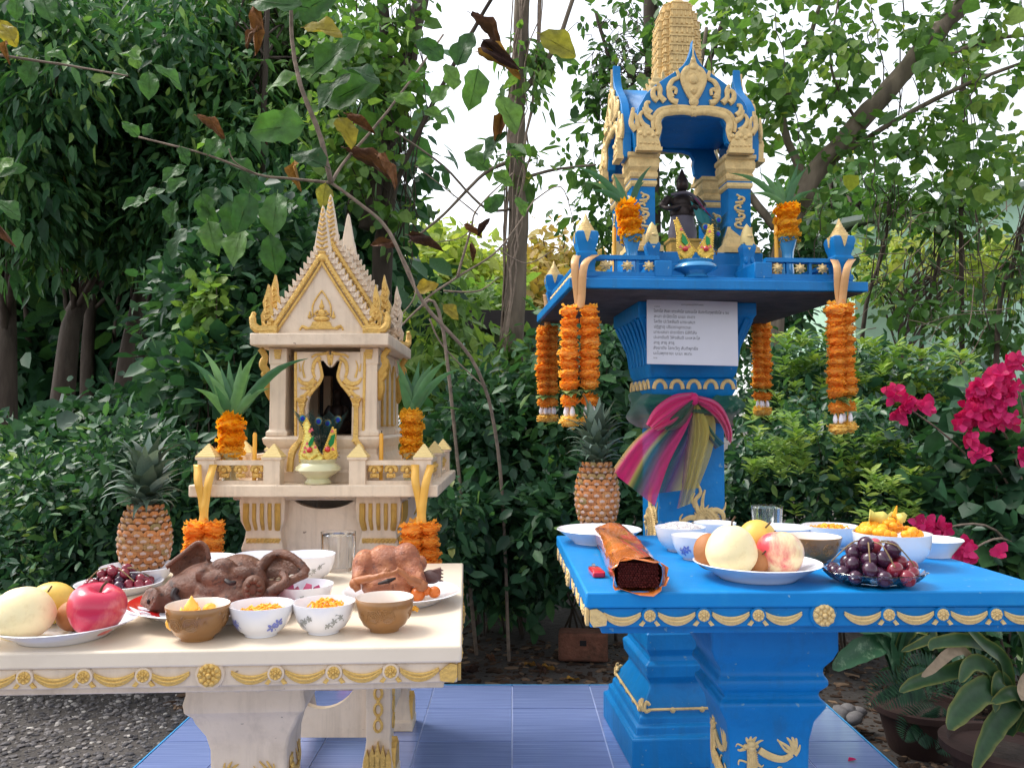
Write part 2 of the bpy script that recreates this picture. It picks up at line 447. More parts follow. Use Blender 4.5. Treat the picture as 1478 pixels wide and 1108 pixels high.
# ------------------------------------------------------------------ relief ornaments (x right, z up, -y outwards)
def rosette_mb(r, petals=8):
    mb = MB()
    mb.lathe([(r*0.98, 0.0), (r*0.95, r*0.16), (r*0.8, r*0.22), (1e-4, r*0.24)], 16, Matrix.Rotation(R(90), 4, 'X'))
    for k in range(petals):
        a = 2*math.pi*k/petals
        mb.sphere((r*0.74*math.cos(a), -r*0.2, r*0.74*math.sin(a)), r*0.25, 8, 5, (1, 0.7, 1))
    for k in range(6):
        a = 2*math.pi*(k+0.5)/6
        mb.sphere((r*0.42*math.cos(a), -r*0.26, r*0.42*math.sin(a)), r*0.2, 6, 4, (1, 0.7, 1))
    mb.sphere((0, -r*0.3, 0), r*0.26, 8, 5, (1, 0.8, 1))
    return mb
def swag_mb(L, sag, r):
    mb = MB()
    for off, k in ((0, 1.0), (r*1.75, 0.86), (-r*1.3, 0.7)):
        pts = []; rd = []
        for i in range(13):
            t = i/12*2-1
            pts.append((t*L/2, -r*0.35, -sag*(1-t*t) + off*(1-0.55*t*t) + (abs(t)**3)*0.002))
            rd.append(r*k*(0.45+0.55*(1-t*t)**0.6))
        mb.tube(pts, rd, 6, flat=(1, 0.9, 1))
    return mb
def tails_mb(r):
    mb = MB()
    for s in (-1, 1):
        mb.prism([(s*r*0.35, -r*0.9), (s*r*0.9, -r*0.75), (s*r*1.75, -r*1.75), (s*r*1.15, -r*1.95), (s*r*0.9, -r*1.6)], -r*0.22, 0.0005)
    return mb
def dragon_mb(P, body, arm, claws, tail, heads, s, flat=0.55):
    """a serpent-dragon relief laid out in photograph-like units: lists of (x, z, radius)"""
    mb = MB()
    def strand(pts, n=7):
        c = bez([(x*s, -abs(r)*s*0.25, z*s) for x, z, r in pts], 6)
        rr = []
        for i in range(len(pts)-1):
            for k in range(6): rr.append(lerp(pts[i][2], pts[i+1][2], k/6)*s)
        rr.append(pts[-1][2]*s)
        mb.tube(c, rr, n, flat=(1, flat, 1))
        return c, rr
    for b in body:
        c, rr = strand(b, 9)
        for i in range(2, len(c)-1):        # scales along the back
            if rr[i] > 12*s:
                d = (c[i]-c[i-1]).normalized(); nrm = Vector((-d.z, 0, d.x))
                mb.tube([c[i]+nrm*rr[i]*0.8, c[i]+nrm*rr[i]*1.55+d*rr[i]*0.4], [rr[i]*0.3, rr[i]*0.05], 5, flat=(1,0.7,1))
                for q in (-0.45, 0.05, 0.5):
                    mb.sphere(c[i]+nrm*rr[i]*q+Vector((0,-rr[i]*0.42,0)), rr[i]*0.24, 6, 4)
    for b in arm + claws + tail: strand(b, 6)
    for x, z, r in heads: mb.sphere((x*s, -r*s*0.3, z*s), r*s, 10, 6, (1, 0.6, 0.85))
    return mb

def offering_table(name, label, loc, rz, hw, dep, top, main, topm, gold, prof, pc, side, offs):
    t = thing(name, label, 'altar table', loc, rz, None)
    h = dep/2
    MB().box(-hw, hw, -h, h, top-0.028, top).build('table_top', topm, t, bevel=0.004)
    MB().box(-hw+0.007, hw-0.007, -h+0.007, h-0.007, top-0.062, top-0.0285).build('apron', main, t, bevel=0.003)
    MB().box(-hw+0.03, hw-0.03, -h+0.03, h-0.03, top-0.078, top-0.0622).build('apron_lip', main, t, bevel=0.003)
    ros, med = rosette_mb(0.0105).mesh('rosette', gold), rosette_mb(0.0195, 10).mesh('medallion', gold)
    boss = MB().lathe([(0.0145, 0), (0.0135, 0.004), (1e-4, 0.0048)], 18, Matrix.Rotation(R(90), 4, 'X')).mesh('boss', main)
    boss2 = MB().lathe([(0.0245, 0), (0.023, 0.004), (1e-4, 0.005)], 22, Matrix.Rotation(R(90), 4, 'X')).mesh('boss', main)
    sw, tl = swag_mb(0.064, 0.0115, 0.0034).mesh('swag', gold), tails_mb(0.0105).mesh('ribbon_tails', gold)
    zc = top-0.041
    def frieze(F, half):
        def put(n, me, x, dy=0.0, dz=0.0):
            link(n, me, t, M=F @ Matrix.Translation((x, dy, zc+dz)))
        put('boss', boss2, 0, -0.0005, 0.0); put('medallion', med, 0, -0.0045, 0.0)
        xs_ = [o for o in offs if o < half-0.02]
        for s in (-1, 1):
            for x in xs_:
                put('boss', boss, s*x, -0.0005); put('rosette', ros, s*x, -0.0042); put('ribbon_tails', tl, s*x, -0.0008, 0.002)
            prev = 0.013
            for i, x in enumerate(xs_):
                put('swag', sw, s*((x+prev)/2 + (0.006 if i == 0 else 0)), -0.001, 0.0)
                prev = x
            if half - prev > 0.06: put('swag', sw, s*(prev+0.047), -0.001, 0.0)
        cm = MB().prism([(-0.016,-0.014),(0.006,-0.017),(0.012,-0.008),(0.012,0.012),(0.0,0.014),(-0.012,0.006),(-0.018,0.0)], -0.005, 0.0).mesh('corner_ornament', gold)
        put('corner_ornament', cm, half-0.019, -0.0008, -0.002)
        link('corner_ornament', cm, t, M=F @ Matrix.Translation((-half+0.019, -0.0008, zc-0.002)) @ Matrix.Diagonal((-1,1,1,1)))
    frieze(Matrix.Translation((0, -h+0.007, 0)), hw)
    if side > 0: frieze(Matrix.Translation((hw-0.007, 0, 0)) @ Matrix.Rotation(R(90), 4, 'Z'), h)
    else: frieze(Matrix.Translation((-hw+0.007, 0, 0)) @ Matrix.Rotation(R(-90), 4, 'Z'), h)
    ped = MB().loft4(prof, c=(0, 0)).build('pedestal', main, t, bevel=0.006, smooth=30)
    ped.location = (pc[0], pc[1], 0)
    return t, ped

# ---- dragon drawn in units of the photograph's detail view
DR_BODY = [[(-235,240,26),(-212,180,46),(-205,80,48),(-205,-10,50),(-130,-80,60),(0,-110,66),(120,-150,66),(220,-170,60),(270,-260,50),(200,-360,46),(60,-400,44),(-60,-460,38),(-120,-560,26),(-80,-640,14)]]
DR_ARM = [[(-120,200,40),(-40,150,44),(60,110,44),(150,105,40),(240,150,30)],[(190,-200,26),(285,-150,26),(270,-60,20),(215,-30,10)],[(-200,-10,20),(-300,-70,14),(-260,-160,14),(-300,-240,8)]]
DR_CLAW = [[(240,150,28),(190,230,20),(80,300,8)],[(250,160,28),(225,280,18),(120,400,7)],[(260,160,26),(255,300,18),(200,400,7)],[(265,150,24),(290,270,16),(275,370,6)],[(270,140,24),(310,190,18),(330,250,7)],[(230,160,24),(150,210,14),(60,350,6)]]
DR_TAIL = [[(-190,280,24),(-150,340,16),(-100,372,6)],[(-215,290,24),(-205,350,16),(-172,402,6)],[(-240,285,20),(-258,340,14),(-248,390,5)],[(-170,250,22),(-110,290,14),(-70,300,5)],[(-290,235,14),(-350,262,9),(-372,232,5)],[(-270,215,24),(-325,196,16),(-352,204,7)],[(-150,60,22),(-100,20,12),(-70,40,5)],[(60,-50,18),(90,10,10),(130,10,4)],[(-230,60,10),(-330,90,12),(-345,40,7)],[(-60,-500,18),(-160,-470,14),(-200,-520,8)],[(-100,-600,16),(-30,-660,10),(40,-640,6)]]
DR_HEAD = [(-205,262,50),(-262,236,38),(-200,215,46),(-150,240,30)]
def dragon(s): return dragon_mb(None, DR_BODY, DR_ARM, DR_CLAW, DR_TAIL, DR_HEAD, s)

# ---- blue altar table
bp = [(0.15,0.0),(0.15,0.05),(0.135,0.06),(0.13,0.10),(0.10,0.14),(0.084,0.20),(0.082,0.30),(0.084,0.36),(0.092,0.40),(0.109,0.432),(0.112,0.442),(0.100,0.452),(0.099,0.462),(0.113,0.478),(0.116,0.488),(0.106,0.502),(0.108,0.515),(0.122,0.535),(0.130,0.555),(0.130,0.62),(0.127,0.655)]
BT, BPED = offering_table('altar_table', 'bright blue altar table with gold swags and dragon pedestal, laden with fruit', (0.53, 1.77, 0), R(1.0), 0.41, 0.70, 0.73, M['blue'], M['bluetable'], M['palegold'], bp, (0.005, 0.045), -1, (0.113, 0.207, 0.300))
d = dragon(0.000192).build('dragon_relief', M['palegold'], BPED); d.location = (0.0, -0.0835, 0.303); d.scale = (1,1,1)
d = link('dragon_relief', d.data, BPED, M=Matrix.Translation((-0.0835, 0, 0.303)) @ Matrix.Rotation(R(-90), 4, 'Z'))
# ---- cream altar table
wp = [(0.15,0.0),(0.15,0.05),(0.13,0.06),(0.125,0.10),(0.095,0.15),(0.076,0.22),(0.071,0.32),(0.073,0.39),(0.080,0.42),(0.096,0.45),(0.100,0.462),(0.106,0.468),(0.112,0.475),(0.114,0.49),(0.110,0.505),(0.110,0.54),(0.108,0.575)]
WT, WPED = offering_table('altar_table', 'cream altar table with gold swags, laden with cooked meats, sweets and fruit', (-0.515, 1.75, 0), R(3.2), 0.41, 0.80, 0.65, M['cream'], M['tablecream'], M['gold'], wp, (0.0, -0.075), 1, (0.106, 0.200, 0.293))
d = dragon(0.000175).build('dragon_relief', M['gold'], WPED); d.location = (0.0, -0.0735, 0.30)
link('dragon_relief', d.data, WPED, M=Matrix.Translation((0.0735, 0, 0.30)) @ Matrix.Rotation(R(90), 4, 'Z'))
mb = MB()
for s in (-1,):
    for k in range(15):
        x = -0.09+0.18*k/14
        mb.sphere((x, -0.1095, 0.52+0.004*math.sin(k*1.9)), 0.006, 6, 4, (1.2,0.5,0.8))
mb.build('relief_band', M['cream'], WPED)
# ------------------------------------------------------------------ cream spirit house (local frame: x right, y back, z up)
WX, WY = -0.545, 2.60
def wl(px, py, Y):
    """photograph point at depth Y -> local x,z of the cream shrine"""
    p = at(px, py, Y); return (p.x-WX, p.z)
WS = thing('spirit_house', 'cream spirit house with gold trimmed gabled roof on four legs', 'spirit house', (WX, WY, 0))
CZ = 0.848
# legs
leg_prof = [(0.052,0.0),(0.052,0.03),(0.046,0.035),(0.036,0.10),(0.034,0.12),(0.036,0.13),(0.036,0.43),(0.040,0.44),(0.040,0.50),(0.036,0.51),(0.044,0.55),(0.044,0.60),(0.05,0.63),(0.06,0.66),(0.052,0.69),(0.050,0.71),(0.062,0.74),(0.065,0.79),(0.062,0.815)]
legm = MB().loft4(leg_prof).mesh('leg', M['cream'], 30)
flute = MB()
for k, (x, wv) in enumerate(((-0.045,0.009),(-0.022,0.006),(0.0,0.006),(0.022,0.006),(0.045,0.009))):
    flute.tube(bez([(x*0.9,-0.050,0.715),(x,-0.064,0.74),(x,-0.0665,0.765),(x,-0.0655,0.79)],4), wv, 7, flat=(1,0.55,1))
flm = flute.mesh('gold_flutes', M['ochregold'])
band = MB().box(-0.047,0.047,-0.0555,-0.046,0.675,0.690)
for k in range(9): band.tube([(-0.044+k*0.011,-0.057,0.677),(-0.036+k*0.011,-0.057,0.689)], 0.0025, 5)
bdm = band.mesh('gold_band', M['gold'])
ch = MB()
for k in range(6):
    z0 = 0.16+0.045*k
    ch.tube([(0.011*math.cos(a),-0.0375,z0+0.017*math.sin(a)) for a in [i*math.pi/6 for i in range(13)]], 0.0042, 5)
    ch.sphere((0,-0.038,z0+0.0225), 0.006, 6, 4)
chm = ch.mesh('gold_chain', M['gold'])
lf = MB()
for k in range(5):
    x = -0.03+0.015*k; hgt = 0.06+0.022*(1-abs(k-2)/2)
    lf.prism([(x-0.010,0.036),(x+0.010,0.036),(x+0.009,0.036+hgt*0.55),(x,0.036+hgt),(x-0.009,0.036+hgt*0.55)], -0.050, -0.030)
lfm = lf.mesh('gold_lotus_foot', M['gold'])
LEGS = [(-0.165,-0.20),(0.165,-0.20),(-0.165,0.20),(0.165,0.20)]
for x, y in LEGS:
    lg = link('leg', legm, WS, loc=(x, y, 0))
    m_ = lg.modifiers.new('bevel','BEVEL'); m_.width = 0.003; m_.segments = 2; m_.limit_method = 'ANGLE'
    if y < 0 or x > 0:
        faces = [0.0]
        if x > 0: faces.append(90.0)
        if y > 0: faces = [90.0]
        for a in faces:
            RM = Matrix.Rotation(R(a), 4, 'Z')
            link('gold_flutes', flm, lg, M=RM); link('gold_band', bdm, lg, M=RM); link('gold_chain', chm, lg, M=RM); link('gold_lotus_foot', lfm, lg, M=RM)
# arched panels between the legs
def arch_panel(W, z0, z1, rec=0.0):
    out = [(-W,z0),(-W,z1)]
    for k in range(13):
        t = k/12*2-1
        out.append((t*W*0.86, z1-0.001-0.045*math.sqrt(max(0,1-t*t)) if 0 < k < 12 else z1))
    out += [(W,z1),(W,z0)]
    return out
fp = MB().prism(arch_panel(0.115, 0.62, 0.815), -0.012, 0.012)
fpm = fp.mesh('panel', M['cream'], 30)
def ring_panel(W, z0, z1):
    out = [(-W,z0),(W,z0),(W,z1)]
    n = 20
    # lower border with half-oval top edge
    for k in range(n+1):
        a = math.pi*k/n
        out.append((W*0.92*math.cos(a), z1-0.20*math.sin(a)**0.8))
    out.append((-W,z1)); return out
rpm = MB().prism(ring_panel(0.135, 0.12, 0.40), -0.012, 0.012).mesh('panel', M['cream'], 30)
for (x, y, a) in ((0,-0.205,0),(0,0.205,0),(-0.165,0,90),(0.165,0,90)):
    link('panel', fpm, WS, M=Matrix.Translation((x,y,0)) @ Matrix.Rotation(R(a),4,'Z') @ Matrix.Diagonal((1.0 if a==0 else 1.3,1,1,1)))
    link('panel', rpm, WS, M=Matrix.Translation((x,y,0)) @ Matrix.Rotation(R(a),4,'Z') @ Matrix.Diagonal((1.0 if a==0 else 1.2,1,1,1)))
MB().box(-0.12,0.12,-0.15,0.15,0.60,0.70).build('inner_box', M['concrete'], WS)
# platform slab
MB().box(-0.342,0.342,-0.35,0.35,CZ-0.033,CZ).build('platform', M['cream'], WS, bevel=0.004)
MB().box(-0.25,0.25,-0.26,0.26,CZ-0.05,CZ-0.0332).build('platform_bed', M['cream_dark'], WS, bevel=0.004)
# balustrade
postm = MB().loft4([(0.0225,0),(0.0225,0.066),(0.027,0.069),(0.028,0.074),(0.0265,0.0755)]).mesh('post', M['cream'], 30)
capm = MB()
hh = 0.028
for k in range(6):
    a, b = 0.028-0.0045*k, 0.0755+0.006*k
    capm.loft4([(a,b),(a-0.002,b+0.005),(a-0.0045,b+0.006)])
capm = capm.mesh('cap', M['yellowcap'], 25)
PX = 0.30; PY = 0.315
posts = [(-PX,-PY),(-0.118,-PY),(0.118,-PY),(PX,-PY),(-PX,0.0),(PX,0.0),(-PX,PY),(PX,PY)]
for x, y in posts:
    p_ = link('post', postm, WS, loc=(x,y,CZ)); link('cap', capm, p_)
flw = MB()
for k in range(7):
    a = math.pi*k/6
    flw.sphere((0.013*math.cos(a), -0.004, 0.010+0.012*math.sin(a)), 0.0075, 6, 4, (1,0.7,1))
flw.sphere((0,-0.009,0.008), 0.008, 6, 4); flw.box(-0.012,0.012,-0.006,0.004,-0.012,0.0); flw.sphere((0,-0.004,-0.006),0.012,6,4,(1,0.7,0.6))
flwm = flw.mesh('gold_flower', M['gold'])
def rail(x0, y0, x1, y1, n):
    L = math.hypot(x1-x0, y1-y0); a = math.atan2(y1-y0, x1-x0)
    F = Matrix.Translation(((x0+x1)/2,(y0+y1)/2,CZ)) @ Matrix.Rotation(a,4,'Z')
    g = link('rail', MB().box(-L/2,L/2,-0.011,0.011,0.053,0.066).mesh('rail', M['cream']), WS, M=F)
    link('rail', MB().box(-L/2,L/2,-0.013,0.013,0.0,0.010).mesh('rail', M['cream']), WS, M=F)
    for k in range(n):
        link('gold_flower', flwm, g, loc=(-L/2+L*(k+0.5)/n, 0, 0.030))
rail(-PX+0.0225,-PY,-0.1405,-PY,3); rail(0.1405,-PY,PX-0.0225,-PY,3)
rail(PX,-PY+0.0225,PX,-0.0225,6); rail(PX,0.0225,PX,PY-0.0225,6)
rail(-PX,-0.0225,-PX,-PY+0.0225,6); rail(-PX,PY-0.0225,-PX,0.0225,6)
rail(-PX+0.0225,PY,PX-0.0225,PY,10)

# ---- the house body
HY0, HY1 = -0.235, 0.20          # front and back wall planes
hz0, hz1 = CZ, 1.235             # floor .. underside of the eave
def ring(prof, name, m=M['cream']):
    mb = MB(); vs=[]; fs=[]
    for e, z in prof:
        vs += [(-0.152-e,HY0-e,z),(0.152+e,HY0-e,z),(0.152+e,HY1+e,z),(-0.152-e,HY1+e,z)]
    for i in range(len(prof)-1):
        for k in range(4):
            l_ = (k+1)%4; fs.append((4*i+k,4*i+l_,4*i+4+l_,4*i+4+k))
    n_ = 4*(len(prof)-1); fs.append((n_,n_+1,n_+2,n_+3)); fs.append((3,2,1,0))
    return mb.add(vs,fs).build(name, m, WS, smooth=30, bevel=0.002)
ring([(0.028,hz0),(0.028,hz0+0.03),(0.018,hz0+0.035),(0.016,hz0+0.06),(0.004,hz0+0.08),(0.004,hz0+0.095),(0.016,hz0+0.11),(0.020,hz0+0.125),(0.010,hz0+0.132)], 'plinth')
bz = hz0+0.132
FLR = bz+0.001
def wbox(name, x0,x1,y0,y1,z0,z1,m=M['cream'],b=0.002): return MB().box(x0,x1,y0,y1,z0,z1).build(name,m,WS,bevel=b)
wbox('back_wall',-0.150,0.150,HY1-0.012,HY1,bz,hz1)
sidew = []
for s in (-1,1):
    x0,x1 = sorted((s*0.150,s*0.138))
    sidew.append(wbox('side_wall',x0,x1,HY0+0.02,HY1-0.013,bz,hz1))
# side shutters on the right wall: tall recessed gold-edged lancets
for s_, sw_ in ((-1, sidew[0]), (1, sidew[1])):
    for yc in (-0.10, 0.0, 0.10):
        o_ = [(-0.034,bz+0.03),(0.034,bz+0.03),(0.034,bz+0.17),(0.02,bz+0.20),(0,bz+0.222),(-0.02,bz+0.20),(-0.034,bz+0.17)]
        fr = MB().tube([(x*1.0,-0.004,z) for x,z in o_+[o_[0]]], 0.004, 5)
        fo = fr.build('shutter_frame', M['ochregold'], sw_)
        fo.matrix_basis = Matrix.Translation((s_*0.150, yc, 0)) @ Matrix.Rotation(R(90*s_),4,'Z')
        pn = MB().prism(o_, -0.006, 0.0).build('shutter', M['cream_dark'], sw_)
        pn.matrix_basis = Matrix.Translation((s_*0.1495, yc, 0)) @ Matrix.Rotation(R(90*s_),4,'Z')
# corner pilasters
for s in (-1,1):
    for y in (HY0+0.018, HY1-0.018):
        MB().loft4([(0.031,0),(0.031,0.012),(0.024,0.018),(0.023,0.03),(0.023,hz1-bz-0.05),(0.026,hz1-bz-0.045),(0.026,hz1-bz)]).build('pilaster', M['cream'], WS, smooth=30, bevel=0.002, loc=(s*0.132, y, bz))
# front door surround with curved opening
yF = WY+HY0
def wo(pts, Y): return [wl(x,y,Y) for x,y in pts]
half = [(427,648),(427,520),(466,520),(480,528),(468,521),(459,522),(462,531),(464,540),(460,552),(453,560),(446,568),(443,582),(443,648)]
# drawn for the left half and mirrored about the door's axis
ax = wl(476,600,yF-0.004)[0]
def outline(pts, Y): 
    q = wo(pts, Y); return q
L_ = outline([(426,640),(426,508),(476,508),(476,530),(472,527),(467,520),(461,521),(463,533),(465,543),(461,553),(454,561),(447,570),(444,583),(444,640)], yF-0.004)
dm = MB().prism(L_, -0.010, 0.010)
dm.prism([(2*ax-x,z) for x,z in L_], -0.010, 0.010)
door = dm.build('door_surround', M['cream'], WS, smooth=30); door.location = (0, HY0+0.004, 0)
gm = MB()
def gstrip(pts, r, both=True, fl=0.7, n=7):
    P_ = [wl(x,y,yF-0.004) for x,y in pts]
    for sgn in ((1,-1) if both else (1,)):
        Q = [((x if sgn>0 else 2*ax-x), -0.011, z) for x,z in P_]
        gm.tube(bez(Q,5), [ (r[0]+(r[1]-r[0])*i/(5*(len(Q)-1)) if hasattr(r,'__len__') else r) for i in range(5*(len(Q)-1)+1)], n, flat=(1,fl,1))
gstrip([(427,640),(427,560),(427,508)], 0.0042)
gstrip([(461,521),(464,534),(465,544),(460,554),(453,562),(446,571)], (0.004,0.006))
gstrip([(475,509),(465,511),(456,512),(450,516)], (0.005,0.003)); gstrip([(475,512),(475,527)], (0.007,0.002))
gstrip([(463,516),(455,522),(452,535),(455,545)], (0.007,0.004)); gstrip([(456,548),(447,554),(436,552),(431,545)], (0.011,0.003))
gstrip([(454,556),(445,560),(434,560)], (0.009,0.003)); gstrip([(448,563),(440,570),(433,572)], (0.007,0.002)); gstrip([(443,568),(438,576),(437,582)], (0.005,0.0015))
gstrip([(440,545),(437,530),(440,520)], (0.004,0.001)); gstrip([(434,536),(432,524)], (0.003,0.001))
gm.build('gold_scrollwork', M['gold'], door)
# gold door columns, lotus feet and steps
for s in (1,-1):
    cb = MB()
    cx = [wl(436,600,yF-0.012)[0], 0]; x0 = cx[0] if s>0 else 2*ax-cx[0]
    zt, zb = wl(436,574,yF-0.012)[1], wl(436,637,yF-0.012)[1]
    cb.loft4([(0.011,zb),(0.007,zb+0.012),(0.006,zt-0.03),(0.010,zt-0.02),(0.008,zt-0.016),(0.013,zt-0.008),(0.016,zt)], c=(x0,0))
    cb.tube(bez([(x0,0.0,zb+0.0),(x0-0.010*s,-0.012,zb-0.008),(x0-0.022*s,-0.022,zb-0.035),(x0-0.026*s,-0.026,bz-0.10)],4), [0.009]*5+[0.011]*4+[0.010]*4, 8, flat=(1,0.8,1))
    o_ = cb.build('gold_door_column', M['gold'], WS, smooth=40); o_.location = (0, HY0-0.014, 0)
# small block capitals
for s in (-1,1):
    g = MB()
    for k in range(4): g.box(-0.011+0.001*k,0.011-0.001*k,-0.006,0.0,-0.007*k-0.006,-0.007*k)
    o_ = g.build('gold_capital', M['gold'], WS); o_.location = (s*0.132, HY0-0.0055, hz1-0.006)
# eave brackets (gold naga struts)
for x, y, a in ((-0.152,HY0+0.02,0),(0.152,HY0+0.02,0),(0.152,HY1-0.03,0),(-0.152,HY1-0.03,0)):
    s = 1 if x > 0 else -1
    g = MB()
    g.tube(bez([(0,0,0.0),(s*0.012,-0.01,0.03),(s*0.010,-0.012,0.07),(s*0.026,-0.016,0.10),(s*0.020,-0.016,0.125),(s*0.034,-0.018,0.148)],5), [0.006]+[0.011]*18+[0.009]*7, 7, flat=(1.1,0.7,1))
    g.tube(bez([(s*0.012,-0.012,0.055),(s*0.026,-0.014,0.075),(s*0.020,-0.014,0.09)],4), [0.008]*5+[0.005]*4, 6)
    o_ = g.build('eave_bracket', M['ochregold'], WS); o_.location = (x, y, hz1-0.15)
# interior: pale floor, red cloth
wbox('interior_floor',-0.137,0.137,HY0+0.015,HY1-0.013,bz-0.002,FLR,M['cream'],0)
M['redcloth'] = mat('red_cloth', lin(120,20,34), 0.8, var=0.2)
wbox('red_curtain',0.07,0.134,HY1-0.05,HY1-0.02,FLR,hz1-0.06,M['redcloth'],0.002)
wbox('pale_curtain',-0.09,-0.065,HY1-0.05,HY1-0.02,FLR,hz1-0.06,M['cream'],0.002)
M['greywall'] = mat('grey_interior', lin(70,68,72), 0.8)
wbox('interior_back',-0.136,0.136,HY1-0.018,HY1-0.0135,FLR,hz1-0.002,M['greywall'],0)
# ---- eave slab
EY0, EY1 = -0.30, 0.22
ez0, ez1 = hz1+0.001, hz1+0.036
eave = MB(); eave.loft4([(0.194,ez0),(0.196,ez0+0.004),(0.196,ez1)], ratio=(EY1-EY0)/2/0.196, c=(0.0,(EY0+EY1)/2))
eave.build('eave_slab', M['cream'], WS, bevel=0.003, smooth=30)
def horn(mb, x, y, z, s, h, dirx=1, diry=0):
    d = Vector((dirx,diry,0)).normalized()
    P_ = [(-0.055,0.008),(-0.03,0.012),(0.0,0.010),(0.018,0.022),(0.022,0.045),(0.016,0.062)]
    pts = [Vector((x,y,z))+d*a*s*0.9+Vector((0,0,b*h)) for a,b in P_]
    mb.tube(bez(pts,4), [0.010*s]*9+[0.012*s]*4+[0.010*s]*4+[0.007*s]*3+[0.001], 7, flat=(1,0.8,1))
for x, y, dx, dy in ((-0.172,EY0+0.012,-1,0),(0.172,EY0+0.012,1,0),(0.182,EY1-0.03,0.4,1),(-0.182,EY1-0.03,-0.4,1)):
    mb = MB(); horn(mb, x, y, ez1, 1.0, 1.0, dx, dy)
    mb.box(-0.05,0.0,-0.006,0.006,0,0.022, Matrix.Translation((x,y,ez1)) @ Matrix.Rotation(math.atan2(dy,dx),4,'Z'))
    mb.build('corner_horn', M['gold'], WS)
# ---- gable tiers
def gable(Yl, scale, zoff, name, gold=True, back=False):
    """front bargeboard tier: curved flame-edged slopes, horns at the ends, tall finial"""
    g = thing_part(name)
    W = 0.152*scale; zb = ez1+zoff; H = 0.245*scale
    def slope(t):           # t 0 bottom .. 1 peak ; concave Thai sweep
        return W*(1-t)**1.12, zb+0.02+H*(t**0.96)
    out = [(-W*1.0, zb)]
    N = 16
    for k in range(N+1):
        x, z = slope(k/N); out.append((-x-0.006, z+0.0))
    for k in range(N,-1,-1):
        x, z = slope(k/N); out.append((x+0.006, z+0.0))
    out.append((W, zb))
    MB().prism(out, -0.008, 0.008).build('gable_panel', M['cream'], g, smooth=20)
    for s in (-1,1):
        # flame teeth along the slope
        te = MB()
        n = 15
        for k in range(n):
            x, z = slope((k+0.4)/n); hgt = 0.015
            te.prism([(s*(x-0.006),z-0.004),(s*(x+0.012),z-0.006),(s*(x+0.013),z+hgt*0.9),(s*(x+0.003),z+hgt*0.35)], -0.012, 0.004)
            te.tube([(s*(x+0.001),-0.012,z-0.006),(s*(x+0.007),-0.012,z+0.008)], [0.0045,0.002], 5)
        te.build('flame_edge', M['cream'], g, smooth=30)
        # gold naga bargeboard
        gb = MB()
        for off, r in ((0.013,0.0075),(0.026,0.0045)):
            pts = [(s*(slope(k/10)[0]-off*0.75), -0.012, slope(k/10)[1]-off*0.8) for k in range(0,10)]
            gb.tube(pts, [r]*10, 7, flat=(1,0.8,1))
        for k in range(22):
            x, z = slope(k/23)
            gb.tube([(s*(x-0.004),-0.013,z-0.006),(s*(x-0.017),-0.017,z-0.011)], 0.0028, 5)
        x, z = slope(0)
        for q in range(5):
            gb.sphere((s*(x-0.004-0.006*(q%2)), -0.012, z-0.016+0.012*q), 0.011-0.001*q, 7, 5, (1,0.7,1))
        gb.build('gold_bargeboard', M['gold'] if gold else M['cream'], g)
        # end horn, curling up and out
        hb = MB()
        hb.prism([(s*(x+a_),z+c_) for a_,c_ in ((-0.030,-0.018),(0.006,-0.020),(0.018,0.004),(0.022,0.034),(0.013,0.052),(0.017,0.072),(0.008,0.100),(0.002,0.124),(-0.004,0.096),(-0.006,0.066),(-0.016,0.044),(-0.012,0.020))], -0.012, 0.008)
        for k in range(6):
            hb.tube([(s*(x-0.008+0.002*k),-0.012,z-0.008+0.018*k),(s*(x+0.006),-0.016,z-0.014+0.018*k),(s*(x+0.016-0.002*k),-0.012,z-0.004+0.018*k)], 0.0036, 5)
        hb.build('end_horn', M['gold'] if gold else M['cream'], g)
    # finial
    fb = MB(); zt = zb+0.02+H
    fb.prism([(-0.026,zt-0.055),(-0.024,zt-0.02),(-0.017,zt+0.025),(-0.011,zt+0.06),(-0.004,zt+0.098),(0,zt+0.108),(0.004,zt+0.098),(0.011,zt+0.06),(0.017,zt+0.025),(0.024,zt-0.02),(0.026,zt-0.055)], -0.011, 0.009)
    fb.build('finial', M['cream'], g, smooth=30, bevel=0.002)
    if gold:
        ff = MB()
        for k in range(11):
            q = k/10; z = zt-0.045+0.135*q; w_ = 0.017*(1-q)**0.7+0.002
            ff.tube([(-w_,-0.011,z+0.006),(0,-0.015,z-0.002),(w_,-0.011,z+0.006)], 0.0032, 5)
            ff.sphere((0,-0.013,z), 0.0045*(1-q*0.6), 6, 4)
        ff.sphere((0,-0.014,zt-0.045), 0.013, 8, 6, (1,0.6,1))
        ff.build('gold_finial_scrolls', M['gold'], g)
    g.location = (0, Yl, 0)
    return g
def thing_part(name):
    o = obj(name, None, WS); o.empty_display_size = 0.03; return o
G1 = gable(-0.262, 1.0, 0.0, 'front_gable')
G2 = gable(-0.165, 1.06, 0.045, 'upper_gable')
G3 = gable(0.10, 1.06, 0.055, 'rear_gable', gold=False)
G4 = gable(0.19, 1.0, 0.0, 'rear_gable', gold=False)
# roof slopes between the tiers
def slopes(y0, y1, sc, zo):
    W = 0.148*sc; zb = ez1+zo; H = 0.24*sc
    for s in (-1,1):
        rows = []
        for k in range(9):
            t = k/8; x = W*(1-t)**1.12; z = zb+0.015+H*t**0.96
            rows.append([(s*x, y0, z), (s*x, y1, z)])
        MB().sheet(rows).build('roof_slope', M['cream_dark'], WS, solid=0.012, smooth=60)
slopes(-0.255, -0.16, 0.97, 0.0); slopes(-0.158, 0.095, 1.03, 0.045); slopes(0.105, 0.185, 0.97, 0.0)
